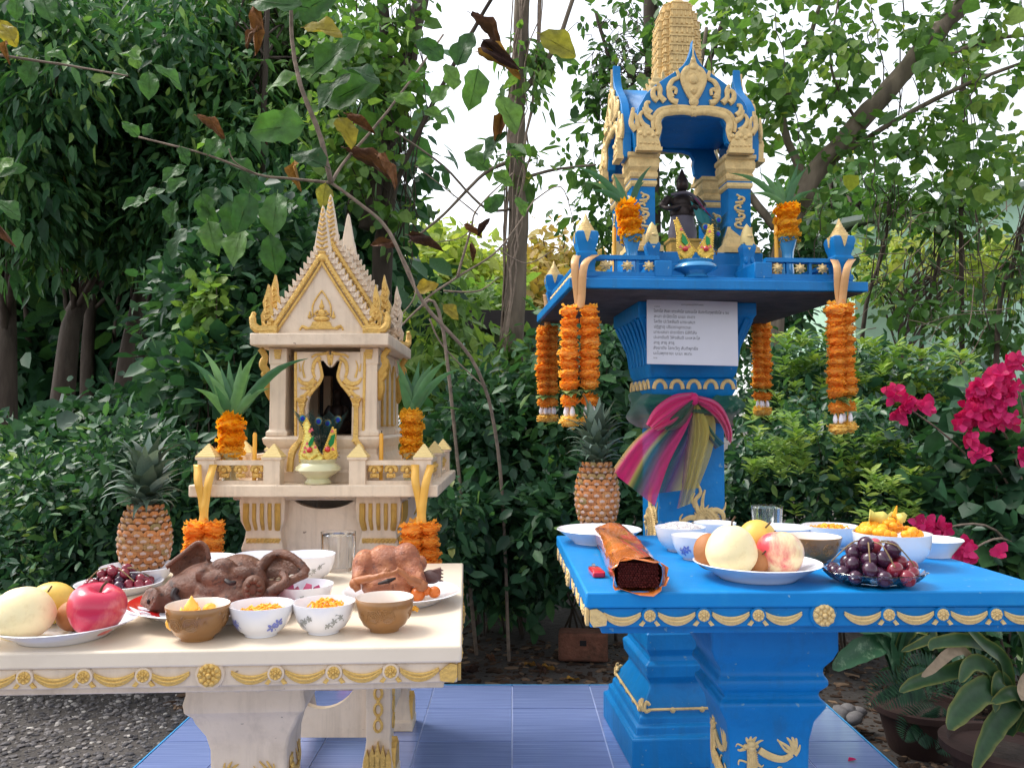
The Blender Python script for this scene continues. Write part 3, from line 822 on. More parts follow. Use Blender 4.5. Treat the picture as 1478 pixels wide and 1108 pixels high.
# gold seated deity relief on the front gable
fg = MB(); zc = ez1
yb_ = -0.010
fg.prism([(-0.05,zc+0.014),(0.05,zc+0.014),(0.03,zc+0.022),(0.024,zc+0.036),(-0.024,zc+0.036),(-0.03,zc+0.022)], -0.014, -0.006)
fg.sphere((0,yb_,zc+0.044),0.02,10,6,(1.2,0.5,0.45)); fg.sphere((0,yb_,zc+0.060),0.011,8,6,(1,0.5,1.2)); fg.sphere((0,yb_,zc+0.079),0.0075,8,6,(1,0.6,1.1))
fg.tube([(0,yb_,zc+0.084),(0,yb_,zc+0.10)],[0.005,0.001],6)
for s in (-1,1):
    fg.tube([(s*0.010,yb_,zc+0.068),(s*0.02,yb_-0.001,zc+0.058),(s*0.007,yb_-0.004,zc+0.052)],0.0035,6)
    fg.tube(bez([(s*0.025,yb_,zc+0.05),(s*0.026,yb_,zc+0.08),(s*0.014,yb_,zc+0.105),(0,yb_,zc+0.125)],4),0.0026,5)
    fg.sphere((s*0.034,yb_,zc+0.05),0.006,6,5,(1,0.5,1)); fg.tube([(s*0.034,yb_,zc+0.054),(s*0.034,yb_,zc+0.066)],[0.004,0.001],5)
    fg.tube(bez([(s*0.04,yb_,zc+0.016),(s*0.055,yb_,zc+0.022),(s*0.062,yb_,zc+0.012)],3),[0.005]*4+[0.003]*3,5)
fg.build('deity_relief', M['gold'], G1)
# ------------------------------------------------------------------ blue spirit house
BX, BY, BR = 0.556, 2.684, R(4.6)
BS = thing('spirit_house', 'tall blue spirit house with a gold tower on one pillar', 'spirit house', (BX, BY, 0), BR)
BI = (Matrix.Translation((BX,BY,0)) @ Matrix.Rotation(BR,4,'Z')).inverted()
def bl(px, py, ly):
    """photograph point on the local plane y = ly -> local (x, z)"""
    o = BI @ Vector((0,0,CAMZ)); u,y,z = ray(px,py); d = (BI.to_3x3() @ Vector((u,y,z)))
    t = (ly-o.y)/d.y; p = o+d*t; return (p.x, p.z)
def bpart(mb, name, m=None, parent=None, **k): return mb.build(name, m or M['blue'], parent or BS, **k)
base_prof = [(0.222,0),(0.222,0.088),(0.208,0.095),(0.206,0.118),(0.196,0.122),(0.194,0.142),(0.186,0.147),(0.184,0.160),(0.150,0.215),(0.148,0.228),(0.162,0.250),(0.166,0.285),(0.152,0.295),(0.148,0.31),(0.160,0.33),(0.160,0.375),(0.130,0.415),(0.128,0.45)]
BASE = bpart(MB().loft4(base_prof), 'base', smooth=25, bevel=0.004)
# gold trim round the base
def along(faces, fn):
    for a in faces: fn(Matrix.Rotation(R(a),4,'Z'))
tr = MB()
tr.tube([(-0.165,-0.188,0.163),(0.165,-0.188,0.163)],0.0042,6)
for s in (-1,1):
    tr.tube(bez([(s*0.160,-0.188,0.163),(s*0.172,-0.188,0.158),(s*0.176,-0.186,0.172),(s*0.168,-0.183,0.184),(s*0.160,-0.184,0.175)],4),0.0055,6)
    tr.tube(bez([(s*0.178,-0.187,0.160),(s*0.186,-0.184,0.175),(s*0.182,-0.178,0.195)],4),[0.006]*5+[0.003]*4,6)
for x in (-0.09,0.0,0.09): tr.sphere((x,-0.188,0.160),0.009,8,5,(1,0.6,1))
trm = tr.mesh('gold_trim', M['palegold'])
along((0,-90,90,180), lambda F: link('gold_trim', trm, BASE, M=F))
# shaft, capital
SH = bpart(MB().loft4([(0.118,0.45),(0.106,0.47),(0.106,1.02),(0.112,1.03),(0.112,1.06),(0.120,1.075),(0.118,1.095),(0.128,1.105),(0.134,1.118),(0.138,1.135),(0.138,1.152),(0.128,1.158)]), 'pillar', smooth=25, bevel=0.003)
CAP = bpart(MB().loft4([(0.130,1.158),(0.138,1.175),(0.142,1.20),(0.148,1.25),(0.165,1.31),(0.182,1.345),(0.186,1.35),(0.186,1.389)]), 'capital', smooth=40, bevel=0.003)
fl = MB()
for k in range(7):
    x = -0.132+0.044*k; e = x/0.145
    fl.tube(bez([(e*0.136,-0.143,1.20),(e*0.142,-0.149,1.25),(e*0.158,-0.165,1.30),(e*0.172,-0.181,1.34)],4),[0.007]*6+[0.010]*7,6,flat=(1,0.6,1))
flm2 = fl.mesh('fluting', M['blue'])
along((0,-90,90,180), lambda F: link('fluting', flm2, CAP, M=F))
ab = MB()
for k in range(5):
    x = -0.108+0.054*k
    pts = [(x+0.019*math.cos(a),-0.139,1.123+0.026*math.sin(a)) for a in [math.pi*i/8 for i in range(9)]]
    ab.tube(pts,[0.0065]*9,6,flat=(1,0.6,1))
abm = ab.mesh('gold_arches', M['palegold'])
along((0,-90,90,180), lambda F: link('gold_arches', abm, SH, M=F))
st = MB()
for k in range(9): st.box(-0.10+0.022*k,-0.088+0.022*k,-0.1145,-0.1118,1.036,1.044)
stm = st.mesh('gold_studs', M['palegold'])
along((0,-90), lambda F: link('gold_studs', stm, SH, M=F))
# shaft dragons (front and left)
DB = [[(-60,-260,14),(-20,-150,30),(40,-60,46),(20,40,52),(80,120,56),(150,60,60),(190,-60,62),(205,-200,64),(190,-400,60),(120,-600,56),(0,-700,50),(-90,-820,40),(-40,-960,28)]]
DA = [[(20,60,40),(-80,70,30),(-160,20,26),(-190,-60,20),(-150,-110,10)],[(120,120,30),(200,150,30),(270,110,28),(280,30,20),(230,0,12)],[(-150,10,14),(-230,-60,10),(-190,-160,10),(-250,-250,8)]]
DC = [[(30,100,30),(-20,240,24),(40,330,20),(10,430,8)],[(60,130,26),(60,250,20),(90,360,10)],[(-20,180,20),(-50,260,14),(-20,330,8)],[(-60,-150,26),(-90,-220,20),(-40,-300,8)],[(0,-130,22),(10,-230,16),(60,-300,8)],[(-150,-20,20),(-180,60,12),(-150,110,6)]]
DT = [[(250,110,16),(300,170,12),(310,230,5)],[(270,40,14),(330,20,8)]]
dm2 = dragon_mb(None, DB, DA, DC, DT, [(-150,20,40),(-190,-40,30),(30,60,60)], 0.00030).mesh('dragon_relief', M['palegold'])
link('dragon_relief', dm2, SH, M=Matrix.Translation((0.015,-0.1065,0.70)))
link('dragon_relief', dm2, SH, M=Matrix.Translation((-0.1065,0.0,0.70)) @ Matrix.Rotation(R(-90),4,'Z'))
# platform
SZ0, SZ1 = 1.392, 1.42
PHW, PHD = 0.432, 0.40
bpart(MB().box(-PHW,PHW,-PHD,PHD,SZ0,SZ1), 'platform', bevel=0.003)
bpart(MB().box(-PHW+0.012,PHW-0.012,-PHD+0.012,PHD-0.012,SZ0-0.004,SZ0-0.0002), 'platform_underside', M['concrete'])
bpart(MB().box(-PHW+0.03,PHW-0.03,-PHD+0.03,PHD-0.03,SZ1+0.0002,SZ1+0.012), 'kerb', bevel=0.003)
# balustrade
def post_mb(s=1.0):
    b = MB().loft4([(0.022,0),(0.022,0.012),(0.018,0.016),(0.018,0.03),(0.022,0.05),(0.023,0.06),(0.019,0.066),(0.019,0.07),(0.023,0.085),(0.026,0.105),(0.024,0.115),(0.020,0.118)])
    g = MB()
    for k in range(6):
        a, z = 0.023-0.0036*k, 0.117+0.0065*k
        g.lathe([(a,z),(a*0.98,z+0.005),(a*0.82,z+0.0066)],10)
    for q in range(4):
        g.prism([(-0.008,0.117),(0.008,0.117),(0.003,0.095),(0,0.088),(-0.003,0.095)],-0.0262,-0.018,Matrix.Rotation(R(90*q),4,'Z'))
    g.tube([(0,0,0.150),(0,0,0.168)],[0.007,0.001],6)
    return b.mesh('post', M['blue'],30), g.mesh('post_cap', M['palegold'],40)
pbm, pcm = post_mb()
BPX, BPY = 0.375, 0.345
BPOST = [(-BPX,-BPY),(BPX,-BPY),(-BPX,BPY),(BPX,BPY)]
for x, y in BPOST:
    p_ = link('post', pbm, BS, loc=(x,y,SZ1+0.010), sc=(1.25,1.25,1.1)); link('post_cap', pcm, p_)
gpb = MB().loft4([(0.022,0),(0.022,0.01),(0.017,0.02),(0.016,0.04),(0.020,0.06),(0.021,0.07),(0.016,0.078)])
for s in (-1,1): gpb.sphere((s*0.010,-0.018,0.025),0.007,6,5,(1,1,1.8))
gpm = gpb.mesh('gate_post', M['blue'],40)
gcm = MB().lathe([(0.019,0.078),(0.021,0.088),(0.020,0.10),(0.015,0.118),(0.008,0.132),(0.002,0.140),(1e-4,0.142)],12)
gcm.sphere((0.003,-0.017,0.100),0.009,7,5,(1.2,0.8,0.7)); gcm.prism([(-0.016,0.082),(0.016,0.082),(0.006,0.066),(0,0.058),(-0.006,0.066)],-0.0205,-0.012)
gcm = gcm.mesh('post_cap', M['yellowcap'],50)
lfw = MB()
for k in range(8):
    a = 2*math.pi*k/8
    lfw.tube([(0.006*math.cos(a),-0.003,0.006*math.sin(a)),(0.017*math.cos(a),-0.002,0.015*math.sin(a))],[0.006,0.002],5)
lfw.sphere((0,-0.005,0),0.009,8,5)
lfm2 = lfw.mesh('gold_flower', M['palegold'])
def brail(x0,y0,x1,y1,n,gap=0.0):
    L = math.hypot(x1-x0,y1-y0); a = math.atan2(y1-y0,x1-x0)
    F = Matrix.Translation(((x0+x1)/2,(y0+y1)/2,SZ1+0.012)) @ Matrix.Rotation(a,4,'Z')
    top = link('rail', MB().box(-L/2,L/2,-0.013,0.013,0.050,0.062).mesh('rail',M['blue']), BS, M=F)
    link('rail', MB().box(-L/2,L/2,-0.016,0.016,0.0,0.014).mesh('rail',M['blue']), BS, M=F)
    for k in range(n):
        x = -L/2+L*(k+0.5)/n
        link('gold_flower', lfm2, top, loc=(x,-0.009,0.032))
        if k: link('baluster', MB().box(-0.004,0.004,-0.006,0.006,0.0141,0.0499).mesh('baluster',M['blue']), top, loc=(x-L/n/2,0,0))
gx = [bl(955,340,-BPY+0.0)[0], bl(1098,340,-BPY)[0]]
brail(-BPX+0.024,-BPY,gx[0]-0.01,-BPY,3); brail(gx[1]+0.01,-BPY,BPX-0.024,-BPY,3)
brail(-BPX,BPY-0.024,-BPX,-BPY+0.024,9); brail(BPX,-BPY+0.024,BPX,BPY-0.024,9); brail(BPX-0.024,BPY,-BPX+0.024,BPY,9)
for x in gx:
    p_ = link('gate_post', gpm, BS, loc=(x, -0.235, SZ1+0.060)); link('post_cap', gcm, p_)
    bpart(MB().box(x-0.026,x+0.026,-BPY-0.018,-0.20,SZ1+0.0121,SZ1+0.0598),'gate_pier',bevel=0.003)
# house plinth with steps
hbz = bl(995,365,-0.155)[1]
bpart(MB().box(-0.26,0.26,-0.215,0.215,SZ1+0.0122,SZ1+0.045),'step',bevel=0.003)
bpart(MB().box(-0.235,0.235,-0.19,0.19,SZ1+0.0452,SZ1+0.085),'step',bevel=0.003)
bpart(MB().box(-0.215,0.215,-0.17,0.17,SZ1+0.0852,hbz),'step',bevel=0.003)
# ---- columns
hcx = bl(995,300,-0.125)[0]            # axis of the house
cl = [bl(925,300,-0.125)[0]-hcx, bl(1062,300,-0.125)[0]-hcx]
cxh = (cl[1]-cl[0])/2
zc1 = bl(995,226,-0.125)[1]; zc2 = bl(995,272,-0.125)[1]; zc3 = bl(995,332,-0.125)[1]
for sx in (-1,1):
    for sy in (-1,1):
        c = obj('column', MB().loft4([(0.036,hbz),(0.036,zc2),(0.040,zc2+0.01),(0.040,zc1-0.002)]).mesh('column',M['blue'],30), BS)
        c.location = (hcx+sx*cxh, sy*0.115, 0)
        f = MB().loft4([(0.058,hbz+0.0005),(0.056,hbz+0.018),(0.049,hbz+0.022),(0.046,hbz+0.03),(0.039,hbz+0.055)])
        for q in range(4):
            f.prism([(-0.0385,hbz+0.05),(0.0385,hbz+0.05),(0.0385,hbz+0.085),(0,hbz+0.055),(-0.0385,hbz+0.085)],-0.0395,-0.030,Matrix.Rotation(R(90*q),4,'Z'))
        f.build('gold_foot',M['palegold'],c,smooth=25)
        k_ = MB().loft4([(0.038,zc2-0.005),(0.042,zc2+0.002),(0.042,zc2+0.012),(0.038,zc2+0.015),(0.044,zc2+0.024),(0.044,zc2+0.038),(0.041,zc2+0.042),(0.048,zc2+0.055),(0.049,zc1-0.028),(0.046,zc1-0.020),(0.051,zc1-0.014),(0.051,zc1-0.003)])
        k_.build('gold_capital',M['palegold'],c,smooth=25)
        sc_ = MB(); z = zc3+0.002
        for q in range(4):
            zz = z+0.027*q; s = 1 if q % 2 else -1
            sc_.tube(bez([(s*-0.014,-0.037,zz),(s*0.010,-0.038,zz+0.004),(s*0.014,-0.038,zz+0.014),(s*0.002,-0.038,zz+0.018),(s*-0.004,-0.038,zz+0.010)],4),0.0042,5,flat=(1,0.6,1))
            sc_.tube(bez([(s*0.004,-0.037,zz+0.018),(s*-0.010,-0.037,zz+0.026)],2),0.0035,5)
        m_ = sc_.mesh('gold_scroll',M['palegold'])
        link('gold_scroll', m_, c)
        if sx < 0: link('gold_scroll', m_, c, M=Matrix.Rotation(R(-90),4,'Z'))
# ---- pointed arch gables, front/back and the two sides
yg = -0.165
def arch_gable(mp, name, F, sx=1.0, sz=1.0):
    """outline from the photograph on plane y=yg; then moved to its side by F"""
    g = obj(name, None, BS); g.empty_display_size = 0.03; g.matrix_basis = F
    def q(px, py):
        x, z = bl(px, py, yg); return ((x-hcx)*sx, z)
    right = [(1083,224),(1086,190),(1080,176),(1076,160),(1066,142),(1052,128),(1036,116),(1022,106),(1012,97),(1005,86),(1000,72),(996,60)]
    inner = [(995,168),(1028,170),(1040,174),(1046,184),(1045,196),(1047,208),(1056,214),(1049,224)]
    O = [q(*p) for p in right]; I = [q(*p) for p in inner]
    O[-1] = (0.0, O[-1][1]); I[0] = (0.0, I[0][1])
    def mir(P): return [(-x,z) for x,z in P]
    poly = O + mir(O[:-1])[::-1] + mir(I[1:])[::-1] + I
    MB().prism(poly, -0.012, 0.014).build('gable_panel', M['blue'], g, smooth=20, bevel=0.002)
    gd = MB()
    # carved foot blocks
    for s in (-1,1):
        b = [(s*x,z) for x,z in [q(1048,222),q(1081,222),q(1081,196),q(1072,190),q(1060,194),q(1052,206),q(1050,212)]]
        gd.prism(b, -0.030, -0.010)
        for k in range(5):
            x,z = q(1053+6*k, 201+3*(k%2)); gd.sphere((s*x,-0.030,z),0.0075,6,5,(1,0.6,1))
            x,z = q(1053+6*k, 215); gd.sphere((s*x,-0.030,z),0.006,6,4,(1,0.5,0.7))
        gd.box(*sorted((s*q(1047,222)[0],s*q(1083,222)[0])),-0.033,-0.010,q(1060,224)[1]-0.003,q(1060,220)[1])
        # moulded band round the opening
        P_ = [q(995,166),q(1012,164),q(1030,166),q(1044,170),q(1051,180),q(1050,194),q(1054,206)]
        gd.tube(bez([(s*x,-0.015,z) for x,z in P_],4),[0.0125]*20+[0.010]*5,8,flat=(1,0.7,1))
        P2 = [q(995,160),q(1014,158),q(1034,160),q(1050,166),q(1058,180),q(1057,194)]
        gd.tube(bez([(s*x,-0.017,z) for x,z in P2],4),0.006,6,flat=(1,0.7,1))
        # flame scrolls
        for sc in ([(1022,152),(1029,150),(1034,142),(1030,133),(1024,134),(1025,141)],[(1030,146),(1034,134),(1029,122),(1020,116),(1022,106)],
                   [(1050,152),(1056,146),(1056,137),(1050,134),(1048,141)],[(1040,152),(1047,144),(1046,134),(1050,126)],
                   [(1060,170),(1066,164),(1066,156),(1061,155)],[(1058,178),(1067,172),(1070,162)],[(1064,192),(1072,186),(1076,176),(1072,168)],
                   [(1074,196),(1079,190),(1080,180),(1083,172)],[(1082,196),(1088,186),(1086,172),(1085,164)]):
            pts = [q(*p) for p in sc]
            n_ = 5*(len(pts)-1)+1
            gd.tube(bez([(s*x,-0.016,z) for x,z in pts],5),[lerp(0.0105,0.005,i/(n_-1)) for i in range(n_)],7,flat=(1,0.75,1))
        P3 = [q(995,150),q(1003,143),q(1011,128),q(1014,115),q(1008,104),q(1000,103),q(996,110)]
        gd.tube(bez([(s*x,-0.016,z) for x,z in P3],4),[0.010]*18+[0.005]*7,7,flat=(1,0.75,1))
    ct = [q(995,66),q(999,82),q(1003,95),q(1011,104),q(1016,117),q(1013,131),q(1004,146),q(995,154)]
    ct[0] = (0,ct[0][1]); ct[-1] = (0,ct[-1][1])
    gd.prism(ct+mir(ct[1:-1])[::-1], -0.019, -0.010)
    for p, r in (((995,118),0.018),((995,135),0.012),((995,150),0.016),((995,100),0.012),((995,90),0.008),((995,160),0.013)):
        x,z = q(*p); gd.sphere((0,-0.018,z),r,8,6,(1,0.45,1))
    gd.build('gold_carving', M['palegold'], g, smooth=50)
    # beaded blue edge of the flame tip
    return g
arch_gable(None,'front_gable', Matrix.Translation((hcx,yg+0.0,0)))
arch_gable(None,'rear_gable', Matrix.Translation((hcx,-yg,0)) @ Matrix.Rotation(R(180),4,'Z'))
ZK = Matrix.Diagonal((0.82,1,1,1))
arch_gable(None,'side_gable', Matrix.Translation((hcx-cxh-0.052,0,-0.012)) @ Matrix.Rotation(R(-90),4,'Z') @ ZK)
arch_gable(None,'side_gable', Matrix.Translation((hcx+cxh+0.052,0,-0.012)) @ Matrix.Rotation(R(90),4,'Z') @ ZK)
# vaults behind the gables, ceiling
zt = bl(995,172,yg)[1]
bpart(MB().box(hcx-cxh-0.03,hcx+cxh+0.03,-0.14,0.14,zt+0.012,zt+0.03),'ceiling')
def vault(F, hw, L):
    rows = []
    for k in range(13):
        t = k/12*2-1
        x = t*hw; z = zt+0.015+0.135*(1-abs(t)**0.85)
        rows.append([(x,-L,z),(x,L,z)])
    o_ = MB().sheet(rows).build('vault', M['blue'], BS, solid=0.01, smooth=60); o_.matrix_basis = F
vault(Matrix.Translation((hcx,0,0)), cxh+0.03, 0.155); vault(Matrix.Translation((hcx,0,0)) @ Matrix.Rotation(R(90),4,'Z'), 0.135, cxh+0.045)
# corner roof pinnacles
for sx in (-1,1):
    for sy in (-1,1):
        g = MB().loft4([(0.026,0),(0.028,0.01),(0.02,0.02),(0.022,0.034),(0.013,0.045),(0.014,0.055),(0.007,0.065),(0.001,0.095)])
        o_ = g.build('pinnacle', M['palegold'], BS, smooth=30); o_.location = (hcx+sx*(cxh*0.62), sy*0.085, zt+0.10)
# tower (prang): stacked tiers with corner niches
pz0 = bl(976,128,0.0)[1]; pz1 = bl(976,2,0.0)[1]
pxc = bl(976,60,0.0)[0]
pr = MB(); nT = 9
for k in range(nT):
    t0, t1 = k/nT, (k+1)/nT
    rad = lambda t: 0.075*(1-0.10*t-0.50*max(0,t-0.62)**1.8/0.38**1.8)
    za, zb_ = lerp(pz0,pz1-0.02,t0), lerp(pz0,pz1-0.02,t1); h_ = zb_-za
    r0, r1 = rad(t0), rad(t1)
    def redent(r): # redented square
        a, b, c = r, r*0.80, r*0.58
        return [(a,-c),(a,c),(b,c),(b,b),(c,b),(c,a),(-c,a),(-c,b),(-b,b),(-b,c),(-a,c),(-a,-c),(-b,-c),(-b,-b),(-c,-b),(-c,-a),(c,-a),(c,-b),(b,-b),(b,-c)]
    lv = [(r0*0.975,za),(r0*0.975,za+h_*0.62),(r0*1.03,za+h_*0.70),(r0*1.03,za+h_*0.80),(r0*0.96,za+h_*0.86),(r1*0.965,zb_)]
    n = 20; vs=[]; fs=[]
    for r_, z_ in lv: vs += [(x,y,z_) for x,y in redent(r_)]
    for i in range(len(lv)-1):
        for q in range(n): fs.append((i*n+q,i*n+(q+1)%n,(i+1)*n+(q+1)%n,(i+1)*n+q))
    fs.append(tuple((len(lv)-1)*n+q for q in range(n)))
    pr.add(vs,fs)
    for side in range(4):
        F = Matrix.Rotation(R(90*side),4,'Z')
        for x in (-0.48,-0.24,0,0.24,0.48):
            pr.tube([F@Vector((x*r0,-r0*0.98,za+h_*0.08)),F@Vector((x*r0,-r0*0.97,za+h_*0.66))],[r0*0.06,r0*0.045],5)
        for x in (-0.72,0.72):
            pr.tube([F@Vector((x*r0,-r0*0.80,za+h_*0.05)),F@Vector((x*r0,-r0*0.79,za+h_*0.55))],[r0*0.06,r0*0.025],5)
pr.lathe([(0.034,pz1-0.02),(0.03,pz1-0.01),(0.018,pz1-0.003),(1e-4,pz1+0.002)],12)
o_ = pr.build('tower', M['palegold'], BS, smooth=30); o_.location = (pxc,0.0,0)
tb = MB().loft4([(0.10,zt+0.10),(0.105,pz0-0.06),(0.09,pz0-0.045),(0.10,pz0-0.03),(0.084,pz0-0.012),(0.086,pz0)])
for side in range(4):
    F = Matrix.Rotation(R(90*side),4,'Z')
    for k in range(5):
        tb.tube([F@Vector((-0.07+0.035*k,-0.088,pz0-0.02)),F@Vector((-0.075+0.0375*k,-0.104,pz0+0.012))],[0.014,0.003],5)
o_ = bpart(tb,'tower_base',M['palegold'],smooth=30); o_.location = (pxc,0,0)
# ------------------------------------------------------------------ crockery
def bowl_R(prof, z):
    for (r0,z0),(r1,z1) in zip(prof, prof[1:]):
        if z0 <= z <= z1 and z1 > z0: return lerp(r0,r1,(z-z0)/(z1-z0))
    return prof[-1][0]
def place(px, py, zt, dpx, rb=0.5):
    """foot front at pixel (px,py) on height zt, rim width dpx pixels -> centre, rim radius"""
    p = on(px, py, zt); r = dpx/2*p.y/FPX
    for _ in range(4):
        Y = p.y + r*rb; r = dpx/2*Y/FPX
    u = ray(px,py); Y = p.y + r*rb
    return Vector((u[0]/u[1]*Y, Y, zt)), r
def bowl(label, px, py, zt, dpx, h, m, group=None, kind='bowl', inner=None, rz=0.0, steep=0.0):
    c, r = place(px, py, zt, dpx)
    t = thing(kind, label, kind, c, rz, group)
    out = [(r*0.44,0),(r*0.50,0),(r*0.50,h*0.06),(r*0.66+steep*r*0.1,h*0.2),(r*0.82+steep*r*0.1,h*0.45),(r*0.92+steep*r*0.05,h*0.72),(r,h)]
    inn = [(r*0.965,h*1.0),(r*0.88+steep*r*0.05,h*0.70),(r*0.76,h*0.44),(r*0.58,h*0.22),(r*0.30,h*0.12),(1e-4,h*0.11)]
    if inner is None:
        MB().lathe(out+inn,40).build('bowl_body',m,t,smooth=60)
    else:
        MB().lathe([(1e-4,0.001)]+out+[(r*0.985,h*1.012)],40,caps=False).build('bowl_body',m,t,smooth=60)
        MB().lathe([(r*0.984,h*1.011)]+inn,40,caps=False).build('glazed_inside',inner,t,smooth=60)
    t['r'] = r
    return t, r, out
def plate(label, px, py, zt, dpx, h, m, sx=1.0, rimm=None, name='plate', group=None, rz=0.0):
    c, r = place(px, py, zt, dpx, 0.6)
    t = thing(name, label, 'plate', c, rz, group)
    out = [(r*0.56,0),(r*0.60,0),(r*0.62,h*0.12),(r*0.82,h*0.6),(r*0.97,h*0.95),(r,h),(r*0.985,h*1.04)]
    inn = [(r*0.94,h*0.95),(r*0.72,h*0.5),(r*0.60,h*0.30),(r*0.45,h*0.24),(1e-4,h*0.22)]
    if rimm is None:
        MB().lathe(out+inn,48).build('plate_body',m,t,smooth=60)
    else:
        MB().lathe([(1e-4,0.001)]+out,48,caps=False).build('plate_body',m,t,smooth=60)
        MB().lathe([out[-1]]+inn[:2]+[(r*0.62,h*0.33)],48,caps=False).build('red_rim',rimm,t,smooth=60)
        MB().lathe([(r*0.62,h*0.33)]+inn[2:],48,caps=False).build('plate_well',m,t,smooth=60)
    return t, r
def on_bowl(prof, a, z, off=0.0006):
    r = bowl_R(prof, z)+off
    return Vector((r*math.cos(a), r*math.sin(a), z))
M['printblue'] = mat('blue_flower_print', lin(122,130,196), 0.3, var=0.2)
M['printgrey'] = mat('grey_flower_print', lin(150,152,150), 0.3, var=0.2)
M['printpink'] = mat('pink_flower_print', lin(196,150,150), 0.3, var=0.2)
M['printpale'] = mat('pale_yellow_print', lin(222,206,170), 0.3, var=0.2)
def prints(t, prof, h, kind, angs):
    """flower sprays printed round the bowl: petals and stems lying on its curve"""
    for a0 in angs:
        fl, st = MB(), MB()
        def petal(a, z, r, rot, asp=0.55):
            n = 8; vs = [on_bowl(prof,a,z,0.0009)]
            for k in range(n):
                q = 2*math.pi*k/n
                dx, dz = r*math.cos(q), r*asp*math.sin(q)
                X, Z = dx*math.cos(rot)-dz*math.sin(rot), dx*math.sin(rot)+dz*math.cos(rot)
                zz = min(max(z+Z,h*0.08),h*0.97)
                vs.append(on_bowl(prof,a+X/bowl_R(prof,zz),zz,0.0008))
            fl.add(vs,[(0,1+(k+1)%n,1+k) for k in range(n)])
        def stem(a, z, a2, z2):
            st.tube([on_bowl(prof,lerp(a,a2,q/4),lerp(z,z2,q/4)+0.002*math.sin(q/4*3.14),0.0004) for q in range(5)],0.0004,4)
        for cl in range(3 if kind != 'blue' else 2):
            az = a0 + (cl-1)*0.22; zz = h*(0.50+0.12*((cl*7)%3-1))
            rp = 0.0042 if kind == 'blue' else 0.0026
            for k in range(5):
                q = 2*math.pi*k/5+cl
                rr = bowl_R(prof,zz)
                petal(az+rp*1.25*math.cos(q)/rr, zz+rp*1.25*math.sin(q), rp, q)
            for k in range(4): 
                da, dz = rng.uniform(-0.2,0.2), rng.uniform(-0.007,0.008)
                stem(az,zz,az+da,min(max(zz+dz,h*0.15),h*0.9)); petal(az+da, min(max(zz+dz,h*0.15),h*0.9), 0.0018, rng.uniform(0,3), 0.5)
        fl.build('flower_print', M['printblue'] if kind == 'blue' else M['printgrey'], t, smooth=0)
        st.build('stem_print', M['printgrey'], t, smooth=0)
def emboss(t, prof, h, angs, m):
    for a0 in angs:
        e = MB()
        for cl,(da,dz) in enumerate(((-0.28,0.0),(0.28,0.02))):
            for k in range(4):
                rr = 0.0028+0.0034*k
                pts = []
                for q in range(15):
                    b = 2*math.pi*q/14
                    z = h*0.56+dz*h+rr*0.9*math.sin(b)*(1+0.08*math.sin(5*b+k)); z = min(max(z,h*0.12),h*0.93)
                    pts.append(on_bowl(prof,a0+da+rr*math.cos(b)*(1+0.08*math.sin(5*b+k))/bowl_R(prof,z),z,0.0002))
                e.tube(pts,0.0011,4)
        for k in range(12):
            a = a0+rng.uniform(-0.75,0.75); z = h*rng.uniform(0.34,0.8)
            pts = [on_bowl(prof,a+0.14*q/4*(1 if k%2 else -1),min(z+0.006*math.sin(q/4*3.1),h*0.93),0.0002) for q in range(5)]
            e.tube(pts,0.0011,4)
        e.build('embossed_roses', m, t, smooth=60)

TZ, BZ_ = 0.6505, 0.7305
SW = R(-90)
# cream table bowls
M['bowlin'] = mat('cream_glaze', lin(226,214,202), 0.2, var=0.04, coat=0.4)
t1,r1,p1 = bowl('brown bowl embossed with roses, holding round golden sweets', 285, 927, TZ, 89, 0.058, M['brownbowl'], inner=M['bowlin'], steep=0.6)
emboss(t1,p1,0.058,(SW-0.15,SW+1.9),M['brownbowl'])
t2,r2,p2 = bowl('white bowl with blue flower print, low fill of yellow shreds', 377, 921, TZ, 91, 0.053, M['white'], steep=0.3)
prints(t2,p2,0.053,'blue',(SW-0.75,SW+0.9))
t3,r3,p3 = bowl('white bowl with grey flower print, heaped with golden shreds', 467, 917, TZ, 88, 0.053, M['white'], steep=0.5)
prints(t3,p3,0.053,'grey',(SW-0.5,SW+0.6))
t4,r4,p4 = bowl('brown bowl embossed with roses beside the cooked chicken', 555, 914, TZ, 83, 0.058, M['brownbowl'], inner=M['bowlin'], steep=0.6)
emboss(t4,p4,0.058,(SW,SW+1.9),M['brownbowl'])
t5,r5,p5 = bowl('white bowl with pink pieces and a beaded rim, behind the sweets', 438, 884, TZ, 84, 0.050, M['white'], steep=0.5)
prints(t5,p5,0.050,'grey',(SW,))
t6,r6,p6 = bowl('tall white flowered bowl behind the pig ear', 443, 840, TZ, 80, 0.060, M['white'], steep=0.8)
prints(t6,p6,0.060,'grey',(SW+0.5,SW-0.4))
t7,r7,p7 = bowl('plain white bowl behind the pig head, between its ears', 372, 838, TZ, 66, 0.058, M['white'], steep=0.6)
t8,_ = plate('white plate tucked behind the pig head', 297, 834, TZ, 88, 0.04, M['white'])
M['sweet'] = mat('golden_egg_sweet', lin(248,186,78), 0.3, var=0.1, vscale=60, sss=0.2)
M['shred'] = mat('golden_shreds', lin(250,176,44), 0.4, var=0.15, vscale=80, bump=0.6, bscale=180)
M['pinkbit'] = mat('pink_fruit', lin(176,50,96), 0.4, var=0.15)
def heap(t, name, m, r, z, n, s, seed, hz=0.4):
    q = random.Random(seed)
    for k in range(n):
        a, d = q.uniform(0,6.28), r*math.sqrt(q.random())
        o_ = link(name, None, t) if False else None
        yield (d*math.cos(a), d*math.sin(a), z+hz*(r-d)*q.uniform(0.5,1.0)), q
